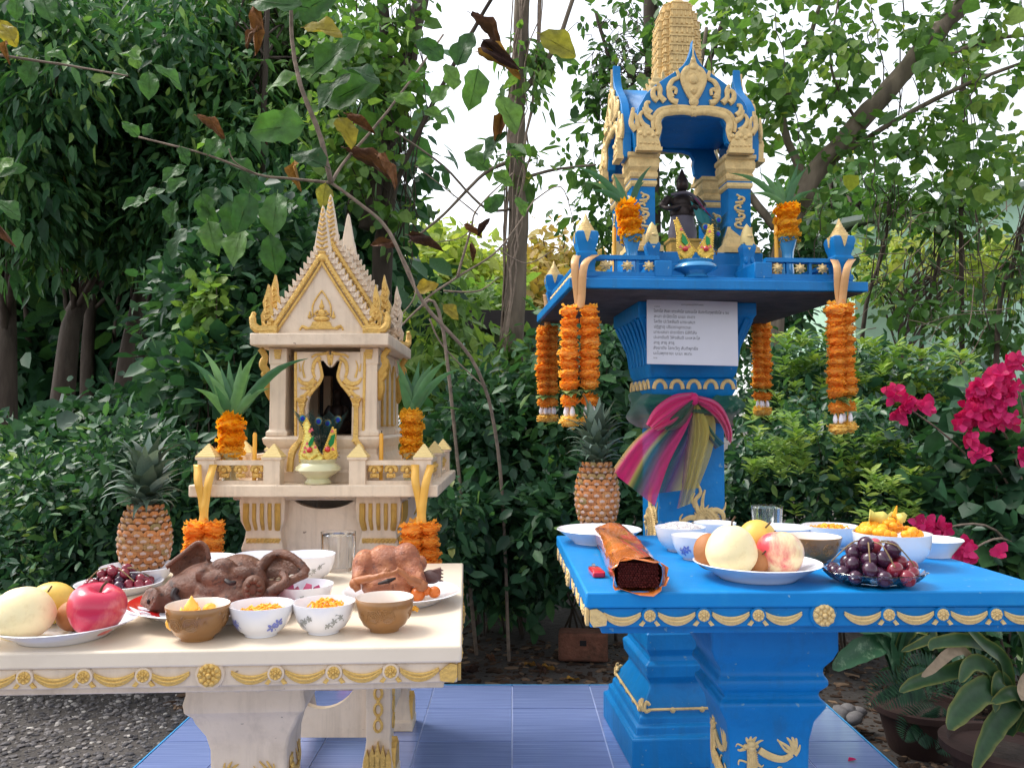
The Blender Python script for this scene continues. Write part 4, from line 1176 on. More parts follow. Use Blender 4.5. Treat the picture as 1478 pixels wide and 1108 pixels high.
def lump_mesh(name, m, s, seed, asp=1.0):
    q = random.Random(seed); mb = MB(); ph = [q.uniform(0,6.28) for _ in range(4)]
    mb.lathe([(max(1e-5,s*math.sin(math.pi*j/8)*(1+0.12*math.sin(3*j+ph[0]))), -s*math.cos(math.pi*j/8)*asp) for j in range(9)], 12, wob=lambda a,j: 1+0.13*math.sin(2*a+ph[1])+0.08*math.sin(5*a+ph[2]+j))
    return mb.mesh(name,m,180)
tear = MB().lathe([(1e-5,-0.012),(0.008,-0.010),(0.0125,-0.003),(0.012,0.004),(0.007,0.011),(0.003,0.017),(1e-5,0.022)],14).mesh('egg_sweet',M['sweet'],180)
for (x,y,z),q in heap(t1,'x',None,r1*0.55,0.030,9,0,3,0.35): link('egg_sweet',tear,t1,loc=(x-0.01,y,z),rot=(q.uniform(-0.8,0.8),q.uniform(-0.8,0.8),0),sc=q.uniform(0.85,1.15))
link('egg_sweet',tear,t1,loc=(-0.010,-0.004,0.052)); link('egg_sweet',tear,t1,loc=(0.018,0.006,0.046),rot=(0.9,0.3,0))
def shreds(t, r, z, n, seed, bump=0.4, off=(0,0)):
    q = random.Random(seed); mb = MB()
    mb.sphere((off[0],off[1],z-0.004),r*0.85,14,8,(1,1,bump*0.9))
    for k in range(n):
        a, d = q.uniform(0,6.28), r*math.sqrt(q.random()); h_ = z+bump*(r*r-d*d)**0.5*0.9
        p = Vector((off[0]+d*math.cos(a),off[1]+d*math.sin(a),h_)); b = q.uniform(0,6.28); L = 0.010
        mb.tube([p,p+Vector((L*math.cos(b),L*math.sin(b),0.004)),p+Vector((1.8*L*math.cos(b+0.5),1.8*L*math.sin(b+0.5),-0.003))],0.0016,4)
    return mb.build('golden_shreds', M['shred'], t, smooth=60)
shreds(t2, r2*0.55, 0.034, 60, 1, 0.32, (0.0,0.012)); shreds(t3, r3*0.50, 0.032, 46, 2, 0.85, (0.006,0.004)); shreds(t4, r4*0.40, 0.032, 40, 5, 0.3, (0.024,0.010))
pk = MB().prism([(-0.014,0),(0.014,0),(0.004,0.018)],-0.006,0.006).mesh('pink_piece',M['pinkbit'],0)
for x,y,a in ((-0.016,-0.005,0.3),(0.022,0.012,-0.7),(0.0,0.02,1.4),(-0.03,0.01,2.2)): link('pink_piece',pk,t5,loc=(x,y,0.028),rot=(0.2,0.1,a))
sp = thing('spoon','white porcelain spoon leaning in the bowl of pink pieces','spoon',on(407,878,TZ)+Vector((0,0,0.03)),R(20))
mbs = MB(); mbs.tube(bez([(-0.045,-0.02,0.0),(-0.01,0,0.022),(0.03,0.012,0.03)],5),[0.008]*4+[0.006]*7,8,flat=(1,1,0.4)); mbs.build('handle',M['white'],sp)
MB().lathe([(0.008,-0.004),(0.014,0.002),(0.016,0.006),(0.013,0.004),(1e-4,-0.001)],14,c=(-0.055,-0.024,-0.004),sx=1.4).build('spoon_bowl',M['white'],sp,smooth=60)

# ------------------------------------------------------------------ fruit
M['pear'] = mat('pale_pear_skin', lin(238,220,172), 0.42, var=0.06, vscale=20, bump=0.05, bscale=150, dirt=lin(206,178,120), dscale=70, damt=0.45, sss=0.1)
M['mango'] = mat('yellow_mango_skin', lin(216,180,84), 0.4, var=0.12, vscale=18, dirt=lin(176,160,70), dscale=14, damt=0.6, sss=0.08)
M['sapodilla'] = mat('brown_sapodilla_skin', lin(166,108,62), 0.6, var=0.12, bump=0.1, bscale=120)
M['grapered'] = mat('red_grape_skin', lin(124,30,48), 0.22, var=0.3, vscale=40, sss=0.15, coat=0.3, dirt=lin(160,100,110), dscale=60, damt=0.3)
M['grapedark'] = mat('dark_grape_skin', lin(58,24,48), 0.22, var=0.35, vscale=40, sss=0.12, coat=0.3, dirt=lin(110,84,104), dscale=60, damt=0.35)
M['grapepale'] = mat('rosy_grape_skin', lin(186,78,92), 0.22, var=0.25, vscale=40, sss=0.2, coat=0.3)
M['stalk'] = mat('woody_stalk', lin(84,62,42), 0.8)
M['grapestalk'] = mat('green_brown_stalk', lin(134,112,76), 0.8)
def apple_mat(name, base, streak, thr):
    m = mat(name, base, 0.28, var=0.05, coat=0.25, sss=0.08)
    n = m.node_tree.nodes; l = m.node_tree.links; p = n['Principled BSDF']
    tc = n.new('ShaderNodeTexCoord'); mp = n.new('ShaderNodeMapping'); mp.inputs['Scale'].default_value = (14,14,5)
    l.new(tc.outputs['Object'],mp.inputs['Vector'])
    nz = n.new('ShaderNodeTexNoise'); nz.inputs['Scale'].default_value = 1.6; nz.inputs['Detail'].default_value = 6; nz.inputs['Roughness'].default_value = 0.7
    l.new(mp.outputs[0],nz.inputs['Vector'])
    lo = n.new('ShaderNodeTexNoise'); lo.inputs['Scale'].default_value = 16; lo.inputs['Detail'].default_value = 1
    l.new(tc.outputs['Object'],lo.inputs['Vector'])
    ad = n.new('ShaderNodeMath'); ad.operation = 'ADD'; l.new(nz.outputs['Fac'],ad.inputs[0])
    ml = n.new('ShaderNodeMath'); ml.operation = 'MULTIPLY'; ml.inputs[1].default_value = 0.5; l.new(lo.outputs['Fac'],ml.inputs[0]); l.new(ml.outputs[0],ad.inputs[1])
    mr = n.new('ShaderNodeMapRange'); mr.inputs[1].default_value = thr-0.12; mr.inputs[2].default_value = thr+0.12; l.new(ad.outputs[0],mr.inputs[0])
    mx = n.new('ShaderNodeMix'); mx.data_type = 'RGBA'; l.new(mr.outputs[0],mx.inputs[0]); mx.inputs[6].default_value = base; mx.inputs[7].default_value = streak
    l.new(mx.outputs[2],p.inputs['Base Color']); return m
M['apple'] = apple_mat('pink_red_apple_skin', lin(196,44,76), lin(222,120,110), 0.86)
M['apple2'] = apple_mat('blushed_apple_skin', lin(238,214,168), lin(206,74,86), 0.74)
def apple(label, c, r, m, rot=(0,0,0)):
    t = thing('apple',label,'apple',c)
    pr = [(1e-5,-0.80),(0.22,-0.86),(0.45,-0.82),(0.72,-0.62),(0.92,-0.25),(1.0,0.1),(0.95,0.45),(0.78,0.72),(0.5,0.85),(0.25,0.80),(0.10,0.66),(1e-5,0.60)]
    b = MB().lathe([(a*r,(z+0.86)*r) for a,z in pr],32,wob=lambda a,j: 1+0.02*math.sin(5*a)+0.015*math.sin(2*a+1)).build('skin',m,t,smooth=180,sub=1)
    b.rotation_euler = rot
    s = MB().tube(bez([(0,0,1.46*r),(0.04*r,0,1.75*r),(0.16*r,0.02*r,1.95*r)],4),[0.045*r]*8+[0.06*r],6).build('stalk',M['stalk'],t); s.rotation_euler = rot
    return t
def pear(label, c, r, h, m, rot=(0,0,0), stalk=True, kind='pear'):
    t = thing(kind,label,kind,c)
    pr = [(1e-5,0.02),(0.25,0.0),(0.55,0.05),(0.82,0.18),(0.97,0.34),(1.0,0.46),(0.93,0.62),(0.78,0.78),(0.58,0.90),(0.36,0.965),(0.16,0.985),(0.06,0.965),(1e-5,0.95)]
    b = MB().lathe([(a*r,z*h) for a,z in pr],32,wob=lambda a,j: 1+0.018*math.sin(3*a+0.6)+0.012*math.sin(2*a+j*0.3)).build('skin',m,t,smooth=180,sub=1); b.rotation_euler = rot
    if stalk:
        s = MB().tube(bez([(0,0,0.95*h),(0.02*r,0,1.06*h),(0.14*r,0,1.15*h)],4),[0.035*r]*8+[0.055*r],6).build('stalk',M['stalk'],t); s.rotation_euler = rot
    return t
def mango(label, c, r, sc, m, rot=(0,0,0), kind='mango'):
    t = thing(kind,label,kind,c)
    b = MB().sphere((0,0,0),r,24,16,sc).build('skin',m,t,smooth=180); b.rotation_euler = rot
    s = MB().tube([(r*sc[0]*0.2,-r*sc[1]*0.75,r*sc[2]*0.7),(r*sc[0]*0.42,-r*sc[1]*0.9,r*sc[2]*0.98)],0.0016,6).build('stalk',M['stalk'],t)
    return t
# cream table: fruit plate
t,r = plate('white plate with faint print at the cream table end, holding pear and apple', 92, 934, TZ, 196, 0.028, M['white'])
pc = t.location; pr_ = r
pear('large pale pear on the plate with the pink apple', Vector((at(63,0,pc.y-0.045).x*1.0, pc.y-0.050, TZ+0.007)), 0.0505, 0.088, M['pear'], (0,R(-6),0), stalk=False)
apple('pink red apple on the plate with the pale pear', Vector((at(142,870,pc.y).x, pc.y-0.020, TZ+0.012)), 0.0475, M['apple'], (R(14),R(10),0.4))
mango('yellow green pear with dark stalk behind the pale pear', Vector((at(80,850,pc.y+0.06).x, pc.y+0.05, TZ+0.046)), 0.040, (1.05,0.95,0.92), M['mango'], kind='pear')
mango('brown sapodilla between the pear and the pink apple', Vector((at(104,890,pc.y).x, pc.y+0.005, TZ+0.034)), 0.028, (1,1,0.95), M['sapodilla'], kind='sapodilla')

grape = MB().sphere((0,0,0),1.0,12,8,(1,1,1.12))
gmr, gmd, gmp = grape.mesh('grape',M['grapered'],180), grape.mesh('grape',M['grapedark'],180), grape.mesh('grape',M['grapepale'],180)
def grapes(label, c, ex, n, rg, meshes, seed):
    t = thing('grape_bunch',label,'grapes',c)
    q = random.Random(seed); pts = []
    tries = 0
    while len(pts) < n and tries < 6000:
        tries += 1
        a, d = q.uniform(0,6.28), math.sqrt(q.random())
        x, y = ex[0]*d*math.cos(a), ex[1]*d*math.sin(a)
        z = rg + q.random()*max(0.0, ex[2]*(1-d*d)-rg*0.4)
        if all((x-u)**2+(y-v)**2+(z-w_)**2 > (1.72*rg)**2 for u,v,w_ in pts): pts.append((x,y,z))
    for x,y,z in pts:
        k = meshes(x/ex[0], y/ex[1], q)
        link('grape',k,t,loc=(x,y,z),rot=(q.uniform(-1,1),q.uniform(-1,1),0),sc=rg*q.uniform(0.88,1.08))
    st = MB()
    for _ in range(7):
        a = q.uniform(0,6.28)
        st.tube(bez([(ex[0]*0.2*math.cos(a),ex[1]*0.2*math.sin(a),ex[2]+rg*0.6),(ex[0]*0.55*math.cos(a+0.4),ex[1]*0.5*math.sin(a+0.4)-0.01,ex[2]*0.85+rg),(ex[0]*0.95*math.cos(a+0.6),ex[1]*0.9*math.sin(a+0.6),ex[2]*0.3+rg)],5),0.0013,5)
    st.build('stalk',M['grapestalk'],t)
    return t
gd,gr_ = plate('shallow white dish under the red grapes', 172, 862, TZ, 118, 0.022, M['white'])
grapes('bunch of red grapes in front of the small pineapple', gd.location+Vector((0,0,0.008)), (0.068,0.050,0.038), 38, 0.0105, lambda x,y,q: gmr if q.random()<0.7 else gmd, 4)

# ------------------------------------------------------------------ pineapples
M['pinecore'] = mat('pineapple_grooves', lin(92,56,30), 0.8, var=0.3, vscale=50, bump=0.4)
M['pineeye'] = ramp_mat('pineapple_eyes', [(0,lin(138,84,44)),(0.4,lin(178,112,58)),(0.75,lin(160,112,66)),(1,lin(122,106,62))], 0.55, 0, attr='object', spec=0.4, nscale=3, nvar=0.3, spots=lin(96,66,44))
M['pinetip'] = mat('pineapple_eye_scale', lin(176,150,138), 0.6, var=0.3, vscale=200)
M['pineleaf'] = ramp_mat('pineapple_crown_leaf', [(0,lin(48,62,50)),(0.5,lin(84,104,88)),(1,lin(120,138,128))], 0.5, 0.1, attr='object', spec=0.4)
eye = MB(); eye.add([(0,0.002,0.10),(1,0,0),(0.5,0,0.9),(-0.5,0,0.9),(-1,0,0),(-0.5,0,-0.9),(0.5,0,-0.9),(0.55,0.42,0),(0.28,0.48,0.48),(-0.28,0.48,0.48),(-0.55,0.42,0),(-0.28,0.42,-0.48),(0.28,0.42,-0.48),(0,0.5,0)],
    [(1,2,8,7),(2,3,9,8),(3,4,10,9),(4,5,11,10),(5,6,12,11),(6,1,7,12),(13,7,8),(13,8,9),(13,9,10),(13,10,11),(13,11,12),(13,12,7)])
eyem = eye.mesh('eye',M['pineeye'],180)
scl = MB().add([(0.34,0.46,-0.3),(0.42,0.5,0.1),(0.0,0.62,0.42),(-0.42,0.5,0.1),(-0.34,0.46,-0.3),(0,0.72,-0.02)],[(0,1,5),(1,2,5),(2,3,5),(3,4,5),(4,0,5)]).mesh('eye_scale',M['pinetip'],180)
def strap(L, w, bend, twist=0.0, fold=0.25, n=7, tipw=0.05, wav=0.0):
    rows = []
    a = 0.0; x = z = 0.0
    for j in range(n+1):
        t_ = j/n; wd = w*(1-t_**2.2)*(0.75+0.5*math.sin(math.pi*min(1,t_*1.2+0.15))) if t_ < 1 else w*tipw
        wd = max(wd,w*tipw)
        tw = twist*t_
        cs, sn = math.cos(tw), math.sin(tw)
        rows.append([(x+0*cs, -wd/2*cs, z+wd/2*sn+fold*wd/2), (x,0,z), (x, wd/2*cs, z-wd/2*sn+fold*wd/2)])
        a += bend/n*(0.4+1.2*t_); x += L/n*math.sin(a); z += L/n*math.cos(a)
    return rows
def pineapple(label, px, py, zt, dpx, hb, crown_h, seed, nleaf, spread, zoff=0.0, green=0):
    c, _ = place(px, py, zt, dpx, 0.5); r = dpx/2*c.y/FPX; c.z += zoff
    t = thing('pineapple',label,'pineapple',c)
    q = random.Random(seed)
    R_ = lambda s: r*0.97*max(0.30,math.sin(math.pi*(0.17+0.71*s))**0.62)
    MB().lathe([(R_(s/14)*0.975, hb*s/14) for s in range(15)],28).build('core',M['pinecore'],t,smooth=180)
    n = 118; ga = math.pi*(3-math.sqrt(5))
    rowsN = 11
    for j in range(rowsN):
        s = (j+0.5)/rowsN; rr = R_(s); m_ = 13
        for k in range(m_):
            a = 2*math.pi*(k+0.5*(j%2))/m_
            if math.sin(a) > 0.55: continue
            tilt = (R_(min(1,s+0.04))-R_(max(0,s-0.04)))/(0.08*hb)
            F = Matrix.Translation((rr*math.cos(a)*0.965,rr*math.sin(a)*0.965,hb*s)) @ Matrix.Rotation(a-math.pi/2,4,'Z') @ Matrix.Rotation(-math.atan(tilt)*-1,4,'X')
            ew, eh = math.pi*rr/m_*1.22, hb/rowsN*0.74
            F = F @ Matrix.Diagonal((ew, 0.0095, eh, 1))
            e = link('eye',eyem,t,M=F); link('eye_scale',scl,e)
    lm = [MB().sheet(strap(L,w_,b,0.3,0.5)).mesh('crown_leaf',M['pineleaf'],180) for L,w_,b in ((1,0.26,0.8),(1,0.24,1.2),(1,0.28,0.5),(1,0.24,1.6))]
    for k in range(nleaf):
        f = k/nleaf; a = k*2.4; zz = hb*0.97+crown_h*0.46*f
        L = crown_h*lerp(0.46,0.70,f)*q.uniform(0.85,1.15)
        tilt = lerp(spread,0.08,f**1.3)+q.uniform(-0.1,0.1)
        F = Matrix.Translation((0.010*math.cos(a),0.010*math.sin(a),zz)) @ Matrix.Rotation(a,4,'Z') @ Matrix.Rotation(tilt,4,'Y') @ Matrix.Diagonal((L,L*1.05,L,1))
        link('crown_leaf',q.choice(lm),t,M=F)
    MB().lathe([(0.016,hb*0.95),(0.016,hb+crown_h*0.25),(0.008,hb+crown_h*0.5)],10).build('crown_core',M['pineleaf'],t)
    return t
t,r = plate('deep white plate under the small pineapple on the cream table', 200, 850, TZ, 104, 0.042, M['white'])
pineapple('small pineapple with spreading crown on the cream table', 208, 838, TZ, 73, 0.158, 0.165, 3, 64, 1.15, 0.016)
t,r = plate('deep white plate under the tall pineapple on the blue table', 865, 788, BZ_, 122, 0.032, M['white'])
pineapple('tall pineapple with tight silvery crown on the blue table', 862, 770, BZ_, 64, 0.166, 0.155, 8, 70, 0.85, 0.018)

# ------------------------------------------------------------------ blue table fruit and dishes
t,r = plate('white plate of pear, apple and mangoes on the blue table', 1093, 844, BZ_, 180, 0.030, M['white'])
pc = t.location
pear('tall pale pear with dark stalk beside the blushed apple', Vector((at(1053,800,pc.y-0.02).x, pc.y-0.030, BZ_+0.008)), 0.0475, 0.094, M['pear'], (R(-3),R(2),0))
apple('yellow and red blushed apple beside the tall pale pear', Vector((at(1126,800,pc.y-0.02).x, pc.y-0.025, BZ_+0.010)), 0.0445, M['apple2'], (R(20),R(24),2.1))
mango('yellow mango behind the tall pale pear', Vector((at(1092,775,pc.y+0.05).x, pc.y+0.045, BZ_+0.062)), 0.040, (0.95,0.9,1.0), M['mango'])
mango('orange mango tucked behind the tall pear at plate edge', Vector((at(1024,800,pc.y+0.02).x, pc.y+0.02, BZ_+0.045)), 0.030, (1,1,1.15), M['sapodilla'])
mango('brown sapodilla between the tall pear and blushed apple', Vector((at(1090,818,pc.y).x, pc.y-0.012, BZ_+0.032)), 0.024, (1,1,0.95), M['sapodilla'], kind='sapodilla')
b1,br1,bp1 = bowl('white bowl heaped with cooked rice', 982, 797, BZ_, 72, 0.054, M['white'], steep=0.5)
M['rice'] = mat('cooked_rice', lin(238,232,232), 0.5, var=0.06, vscale=200, bump=0.9, bscale=260, sss=0.1)
q = random.Random(5); rc = MB(); rc.sphere((0,0,0.042),br1*0.90,20,10,(1,1,0.40))
for k in range(420):
    a,d_ = q.uniform(0,6.28), br1*0.86*math.sqrt(q.random()); z = 0.042+0.4*math.sqrt(max(0,(br1*0.9)**2-d_*d_))
    p = Vector((d_*math.cos(a),d_*math.sin(a),z)); b = q.uniform(0,6.28); rc.tube([p-Vector((0.003*math.cos(b),0.003*math.sin(b),0)),p+Vector((0,0,0.001)),p+Vector((0.003*math.cos(b),0.003*math.sin(b),0))],[0.0006,0.0013,0.0006],4)
rc.build('rice',M['rice'],b1,smooth=60)
b2,br2,bp2 = bowl('white bowl with small blue scroll print in front of the rice', 1003, 809, BZ_, 66, 0.050, M['white'], steep=0.5)
prints(b2,bp2,0.050,'blue',(SW-0.6,SW+0.3,SW+1.1))
b3,br3,bp3 = bowl('small white flowered bowl behind the tall pale pear', 1032, 786, BZ_, 60, 0.050, M['white'], steep=0.6)
b4,br4,bp4 = bowl('low brown bowl between the apple and the dark grapes', 1172, 813, BZ_, 82, 0.052, M['brownbowl'], inner=M['bowlin'], steep=0.7)
emboss(b4,bp4,0.052,(SW,),M['brownbowl'])
b5,br5,bp5 = bowl('white bowl of orange shreds behind the low brown bowl', 1199, 792, BZ_, 78, 0.050, M['white'], steep=0.7); shreds(b5,br5*0.62,0.038,60,9,0.3)
b6,br6,bp6 = bowl('wide white bowl behind the blushed apple', 1128, 790, BZ_, 86, 0.044, M['white'], steep=0.6)
b7,br7,bp7 = bowl('large white bowl holding a carved orange papaya', 1288, 820, BZ_, 106, 0.066, M['white'], steep=1.0)
M['papaya'] = mat('carved_papaya', lin(246,160,24), 0.45, var=0.12, vscale=40, bump=0.6, bscale=70, sss=0.15)
M['yellowpaper'] = mat('yellow_leaf_paper', lin(226,212,110), 0.6, var=0.1)
pp = thing('carved_papaya','carved orange papaya heaped in the large white bowl','papaya',b7.location+Vector((-0.008,0,0.052)))
mb = MB()
for k in range(46):
    q_ = random.Random(k); a,d_ = q_.uniform(0,6.28), 0.056*math.sqrt(q_.random()); z = 0.010+0.026*(1-(d_/0.058)**2)
    mb.sphere((d_*math.cos(a),d_*math.sin(a),z),q_.uniform(0.008,0.013),8,6,(1,1,0.8))
mb.build('flesh',M['papaya'],pp,smooth=180)
for x,y,a,s in ((-0.030,-0.012,0.3,1.0),(0.014,-0.004,-0.4,0.8),(0.026,0.006,0.9,0.8)):
    w_ = MB().sheet([[(-0.016*s+0.008*s*k,0.010*s*math.sin(k*1.2),0.0),(-0.016*s+0.009*s*k,0.012*s*math.sin(k*1.2),0.020*s+0.006*s*(k%2))] for k in range(5)]).build('yellow_slice',M['yellowpaper'],pp,solid=0.0012); w_.location = (x,y,0.034); w_.rotation_euler=(0.2,0,a)
MB().tube([(0.014,0,0.045),(0.020,0,0.068)],[0.006,0.001],5).build('orange_tip',M['papaya'],pp)
t,r = plate('white scalloped plate behind the bowl of papaya', 1345, 806, BZ_, 84, 0.036, M['white'])
# glass dish with grapes
gc, gr2 = place(1262, 851, BZ_, 142, 0.6)
gdish = thing('glass_dish','scalloped clear glass dish under the dark grapes','dish',gc)
prf = [(gr2*0.62,0),(gr2*0.66,0.002),(gr2*0.86,0.012),(gr2*1.0,0.024),(gr2*0.98,0.026),(gr2*0.84,0.015),(gr2*0.62,0.006),(1e-4,0.005)]
MB().lathe(prf,64,sy=0.85,wob=lambda a,j: 1+(0.03*math.cos(16*a) if 2<=j<=5 else 0)).build('glass_body',M['glass'],gdish,smooth=60)
def gpick(x,y,q):
    v = x+0.25*q.uniform(-1,1)
    return gmd if v < 0.1 else (gmr if q.random()<0.5 else gmp)
grapes('bunch of dark and rosy grapes on the glass dish', gc+Vector((0,0,0.006)), (gr2*0.86,gr2*0.66,0.062), 62, 0.0135, gpick, 21)
# incense bundle wrapped in orange cellophane
M['cello'] = mat('orange_cellophane', lin(216,116,48), 0.1, var=0.3, vscale=14, bump=0.8, bscale=13, coat=1.0, dirt=lin(176,140,60), dscale=9, damt=0.5)
M['incense'] = mat('dark_red_incense', lin(92,24,20), 0.8, var=0.3, vscale=160, bump=0.8, bscale=260)
A0, A1 = on(921,851,BZ_), on(880,786,BZ_)
ib = thing('incense_bundle','incense bundle wrapped in shiny orange cellophane on the blue table','incense',A0)
ax_ = (A1-A0); Lb = ax_.length; yaw = math.atan2(ax_.y,ax_.x)
rows = []; N = 20; q = random.Random(2)
def sect(w_, h_, n=20):
    o_ = []
    for k in range(n):
        a = 2*math.pi*k/n; c_, s_ = math.cos(a), math.sin(a)
        o_.append((w_/2*math.copysign(abs(c_)**0.55,c_), h_/2*math.copysign(abs(s_)**0.55,s_)))
    return o_
body = MB(); vs=[]; fs=[]
for j in range(N+1):
    t_ = j/N; w_, h_ = 0.082+0.006*math.sin(t_*6), 0.050+0.004*math.sin(t_*4+1)
    if t_ > 0.95: w_ *= 0.9
    for (a,b) in sect(w_,h_):
        n_ = 1+q.uniform(-0.035,0.035)
        vs.append((t_*Lb, -a*n_, 0.027+b*n_ + (0.004*math.sin(9*a*10+7*t_) if b>0 else 0)))
n=20
for j in range(N):
    for k in range(n): fs.append((j*n+k,j*n+(k+1)%n,(j+1)*n+(k+1)%n,(j+1)*n+k))
fs.append(tuple(N*n+k for k in range(n)))
body.add(vs,fs); o_ = body.build('cellophane_wrap',M['cello'],ib,smooth=60); o_.rotation_euler=(0,0,yaw)
# torn folded mouth of the wrap
mo = MB(); rr=[]
for k in range(21):
    a,b = sect(0.086,0.054)[k%20]; rr.append([(0.0,-a,0.027+b),(-0.022-0.010*math.sin(k*1.7),-a*(1.06+0.1*math.sin(k*2.3)),0.027+b*(1.05+0.16*math.sin(k*1.3)))])
o_ = mo.sheet(rr).build('torn_wrap_edge',M['cello'],ib,solid=0.0008); o_.rotation_euler=(0,0,yaw)
st = MB(); st.box(0.002,Lb*0.9,-0.034,0.034,0.006,0.046)
for k in range(16):
    for i in range(11):
        y = -0.034+0.0045*k+(0.002 if i%2 else 0); z = 0.007+0.0038*i
        if abs(y)<0.035: st.tube([(0.004,y,z),(-0.003-rng.uniform(0,0.006),y,z)],0.0019,5)
o_ = st.build('incense_sticks',M['incense'],ib,smooth=30); o_.rotation_euler=(0,0,yaw); o_['kind']='stuff'
# lighter
M['lighter'] = mat('red_lighter_plastic', lin(206,24,54), 0.15, var=0.1, coat=0.6)
M['metal'] = mat('chrome', lin(170,170,175), 0.25, 0.9)
L0 = on(869,838,BZ_); L1 = on(854,822,BZ_); dv = L1-L0
lt = thing('lighter','small red cigarette lighter beside the incense bundle','lighter',(L0+L1)/2,math.atan2(dv.y,dv.x))
MB().loft4([(0.0115,0),(0.0122,0.002),(0.0122,0.010),(0.0105,0.012)],ratio=0.5).build('lighter_tank',M['lighter'],lt,bevel=0.002).scale=(2.3,1.9,1)
MB().box(0.0285,0.040,-0.0095,0.0095,0.001,0.0105).build('metal_cap',M['metal'],lt,bevel=0.001)
MB().lathe([(0.0045,-0.003),(0.0045,0.003)],12,Matrix.Translation((0.036,0,0.0115)) @ Matrix.Rotation(R(90),4,'X')).build('spark_wheel',M['metal'],lt)
# tumblers
def tumbler(label, px, py, zt, dpx, h):
    c,r = place(px,py,zt,dpx,0.9)
    t = thing('glass_tumbler',label,'glass',c)
    MB().lathe([(r*0.90,0),(r*0.93,0.002),(r,h),(r*0.95,h),(r*0.885,0.009),(1e-4,0.009)],40).build('glass_body',M['glass'],t,smooth=50)
    wz = h*0.93; ri = lerp(r*0.884,r*0.95,(wz-0.009)/(h-0.009))*0.999
    MB().lathe([(r*0.884,0.0092),(ri,wz),(1e-4,wz)],40).build('water',M['water'],t,smooth=50)
tumbler('tall glass of water in front of the cream shrine legs', 488, 826, TZ, 50, 0.094)
tumbler('glass of water behind the mango on the blue table', 1108, 772, BZ_, 45, 0.072)
# ------------------------------------------------------------------ cooked meats (soft blobs fused into one skin)
def fused(name, mb, m, parent, vox=0.003, smooth=6):
    o = mb.build(name, m, parent, smooth=180)
    r_ = o.modifiers.new('fuse','REMESH'); r_.mode = 'VOXEL'; r_.voxel_size = vox; r_.use_smooth_shade = True
    s_ = o.modifiers.new('soften','SMOOTH'); s_.factor = 0.5; s_.iterations = smooth
    return o
M['pig'] = mat('braised_pork_skin', lin(104,64,46), 0.5, var=0.35, vscale=18, bump=0.5, bscale=48, dirt=lin(58,34,28), dscale=11, damt=0.85)
M['pigear'] = M['pig']
def meat(m, dark, pale, sc=1.0):
    n = m.node_tree.nodes; l = m.node_tree.links; p = n['Principled BSDF']
    src = p.inputs['Base Color'].links[0].from_socket
    tc = n.new('ShaderNodeTexCoord')
    def nz(s, d=8, r=0.65):
        x = n.new('ShaderNodeTexNoise'); x.inputs['Scale'].default_value = s*sc; x.inputs['Detail'].default_value = d; x.inputs['Roughness'].default_value = r; l.new(tc.outputs['Object'], x.inputs['Vector']); return x.outputs['Fac']
    def mixc(fac, a, col, lo, hi, amt):
        mr = n.new('ShaderNodeMapRange'); mr.inputs[1].default_value = lo; mr.inputs[2].default_value = hi; mr.inputs[4].default_value = amt; l.new(fac, mr.inputs[0])
        mx = n.new('ShaderNodeMix'); mx.data_type = 'RGBA'; l.new(mr.outputs[0], mx.inputs[0]); l.new(a, mx.inputs[6]); mx.inputs[7].default_value = (*col[:3],1); return mx.outputs[2]
    c = mixc(nz(30), src, pale, 0.5, 0.68, 0.6); c = mixc(nz(52), c, dark, 0.55, 0.66, 0.85)
    vo = n.new('ShaderNodeTexVoronoi'); vo.feature = 'DISTANCE_TO_EDGE'; vo.inputs['Scale'].default_value = 120*sc; l.new(tc.outputs['Object'], vo.inputs['Vector'])
    l.new(c, p.inputs['Base Color'])
    mr = n.new('ShaderNodeMapRange'); mr.inputs[1].default_value = 0.35; mr.inputs[2].default_value = 0.65; mr.inputs[3].default_value = 0.22; mr.inputs[4].default_value = 0.6; l.new(nz(24), mr.inputs[0]); l.new(mr.outputs[0], p.inputs['Roughness'])
    b1 = n.new('ShaderNodeBump'); b1.inputs['Strength'].default_value = 0.35; b1.inputs['Distance'].default_value = 0.004; l.new(vo.outputs['Distance'], b1.inputs['Height'])
    b2 = n.new('ShaderNodeBump'); b2.inputs['Strength'].default_value = 0.7; b2.inputs['Distance'].default_value = 0.012; l.new(nz(26,10,0.7), b2.inputs['Height']); l.new(b1.outputs[0], b2.inputs['Normal']); l.new(b2.outputs[0], p.inputs['Normal'])
meat(M['pig'], lin(40,25,21), lin(134,88,62))
M['snout'] = mat('snout_skin', lin(96,60,42), 0.6, var=0.2, vscale=30, bump=0.2)
M['chicken'] = mat('braised_chicken_skin', lin(158,92,60), 0.38, var=0.25, vscale=16, bump=0.3, bscale=70, dirt=lin(190,124,80), dscale=10, damt=0.5, coat=0.08, sss=0.06)
meat(M['chicken'], lin(104,54,36), lin(196,132,88))
M['feet'] = mat('golden_chicken_leg', lin(158,98,60), 0.45, var=0.2, vscale=30, bump=0.25)
pl, pr_ = plate('white plate with wide red rim under the braised pig head', 310, 905, TZ, 236, 0.030, M['white'], rimm=M['red'])
sq = MB()
for k in range(9):
    a0 = math.pi+0.25+(k-4)*0.24
    pts = [(pr_*(0.80+0.07*math.sin(i*1.9))*math.cos(a0+0.016*i), pr_*(0.80+0.07*math.sin(i*1.9))*math.sin(a0+0.016*i), 0.030*(0.68+0.10*math.sin(i*1.9))) for i in range(9)]
    sq.tube(pts,0.0028,5,flat=(1,1,0.4))
sq.build('white_squiggle',M['white'],pl)
PC = Vector((at(320,850,1.62).x, 1.62, TZ+0.014))
pig = thing('pig_head','braised brown pig head with big ears on the red rimmed plate','pig head',PC)
def pg(px,py,dy=0.0):
    p = at(px,py,1.62+dy); return (p.x-PC.x, dy, p.z-PC.z)
b = MB()
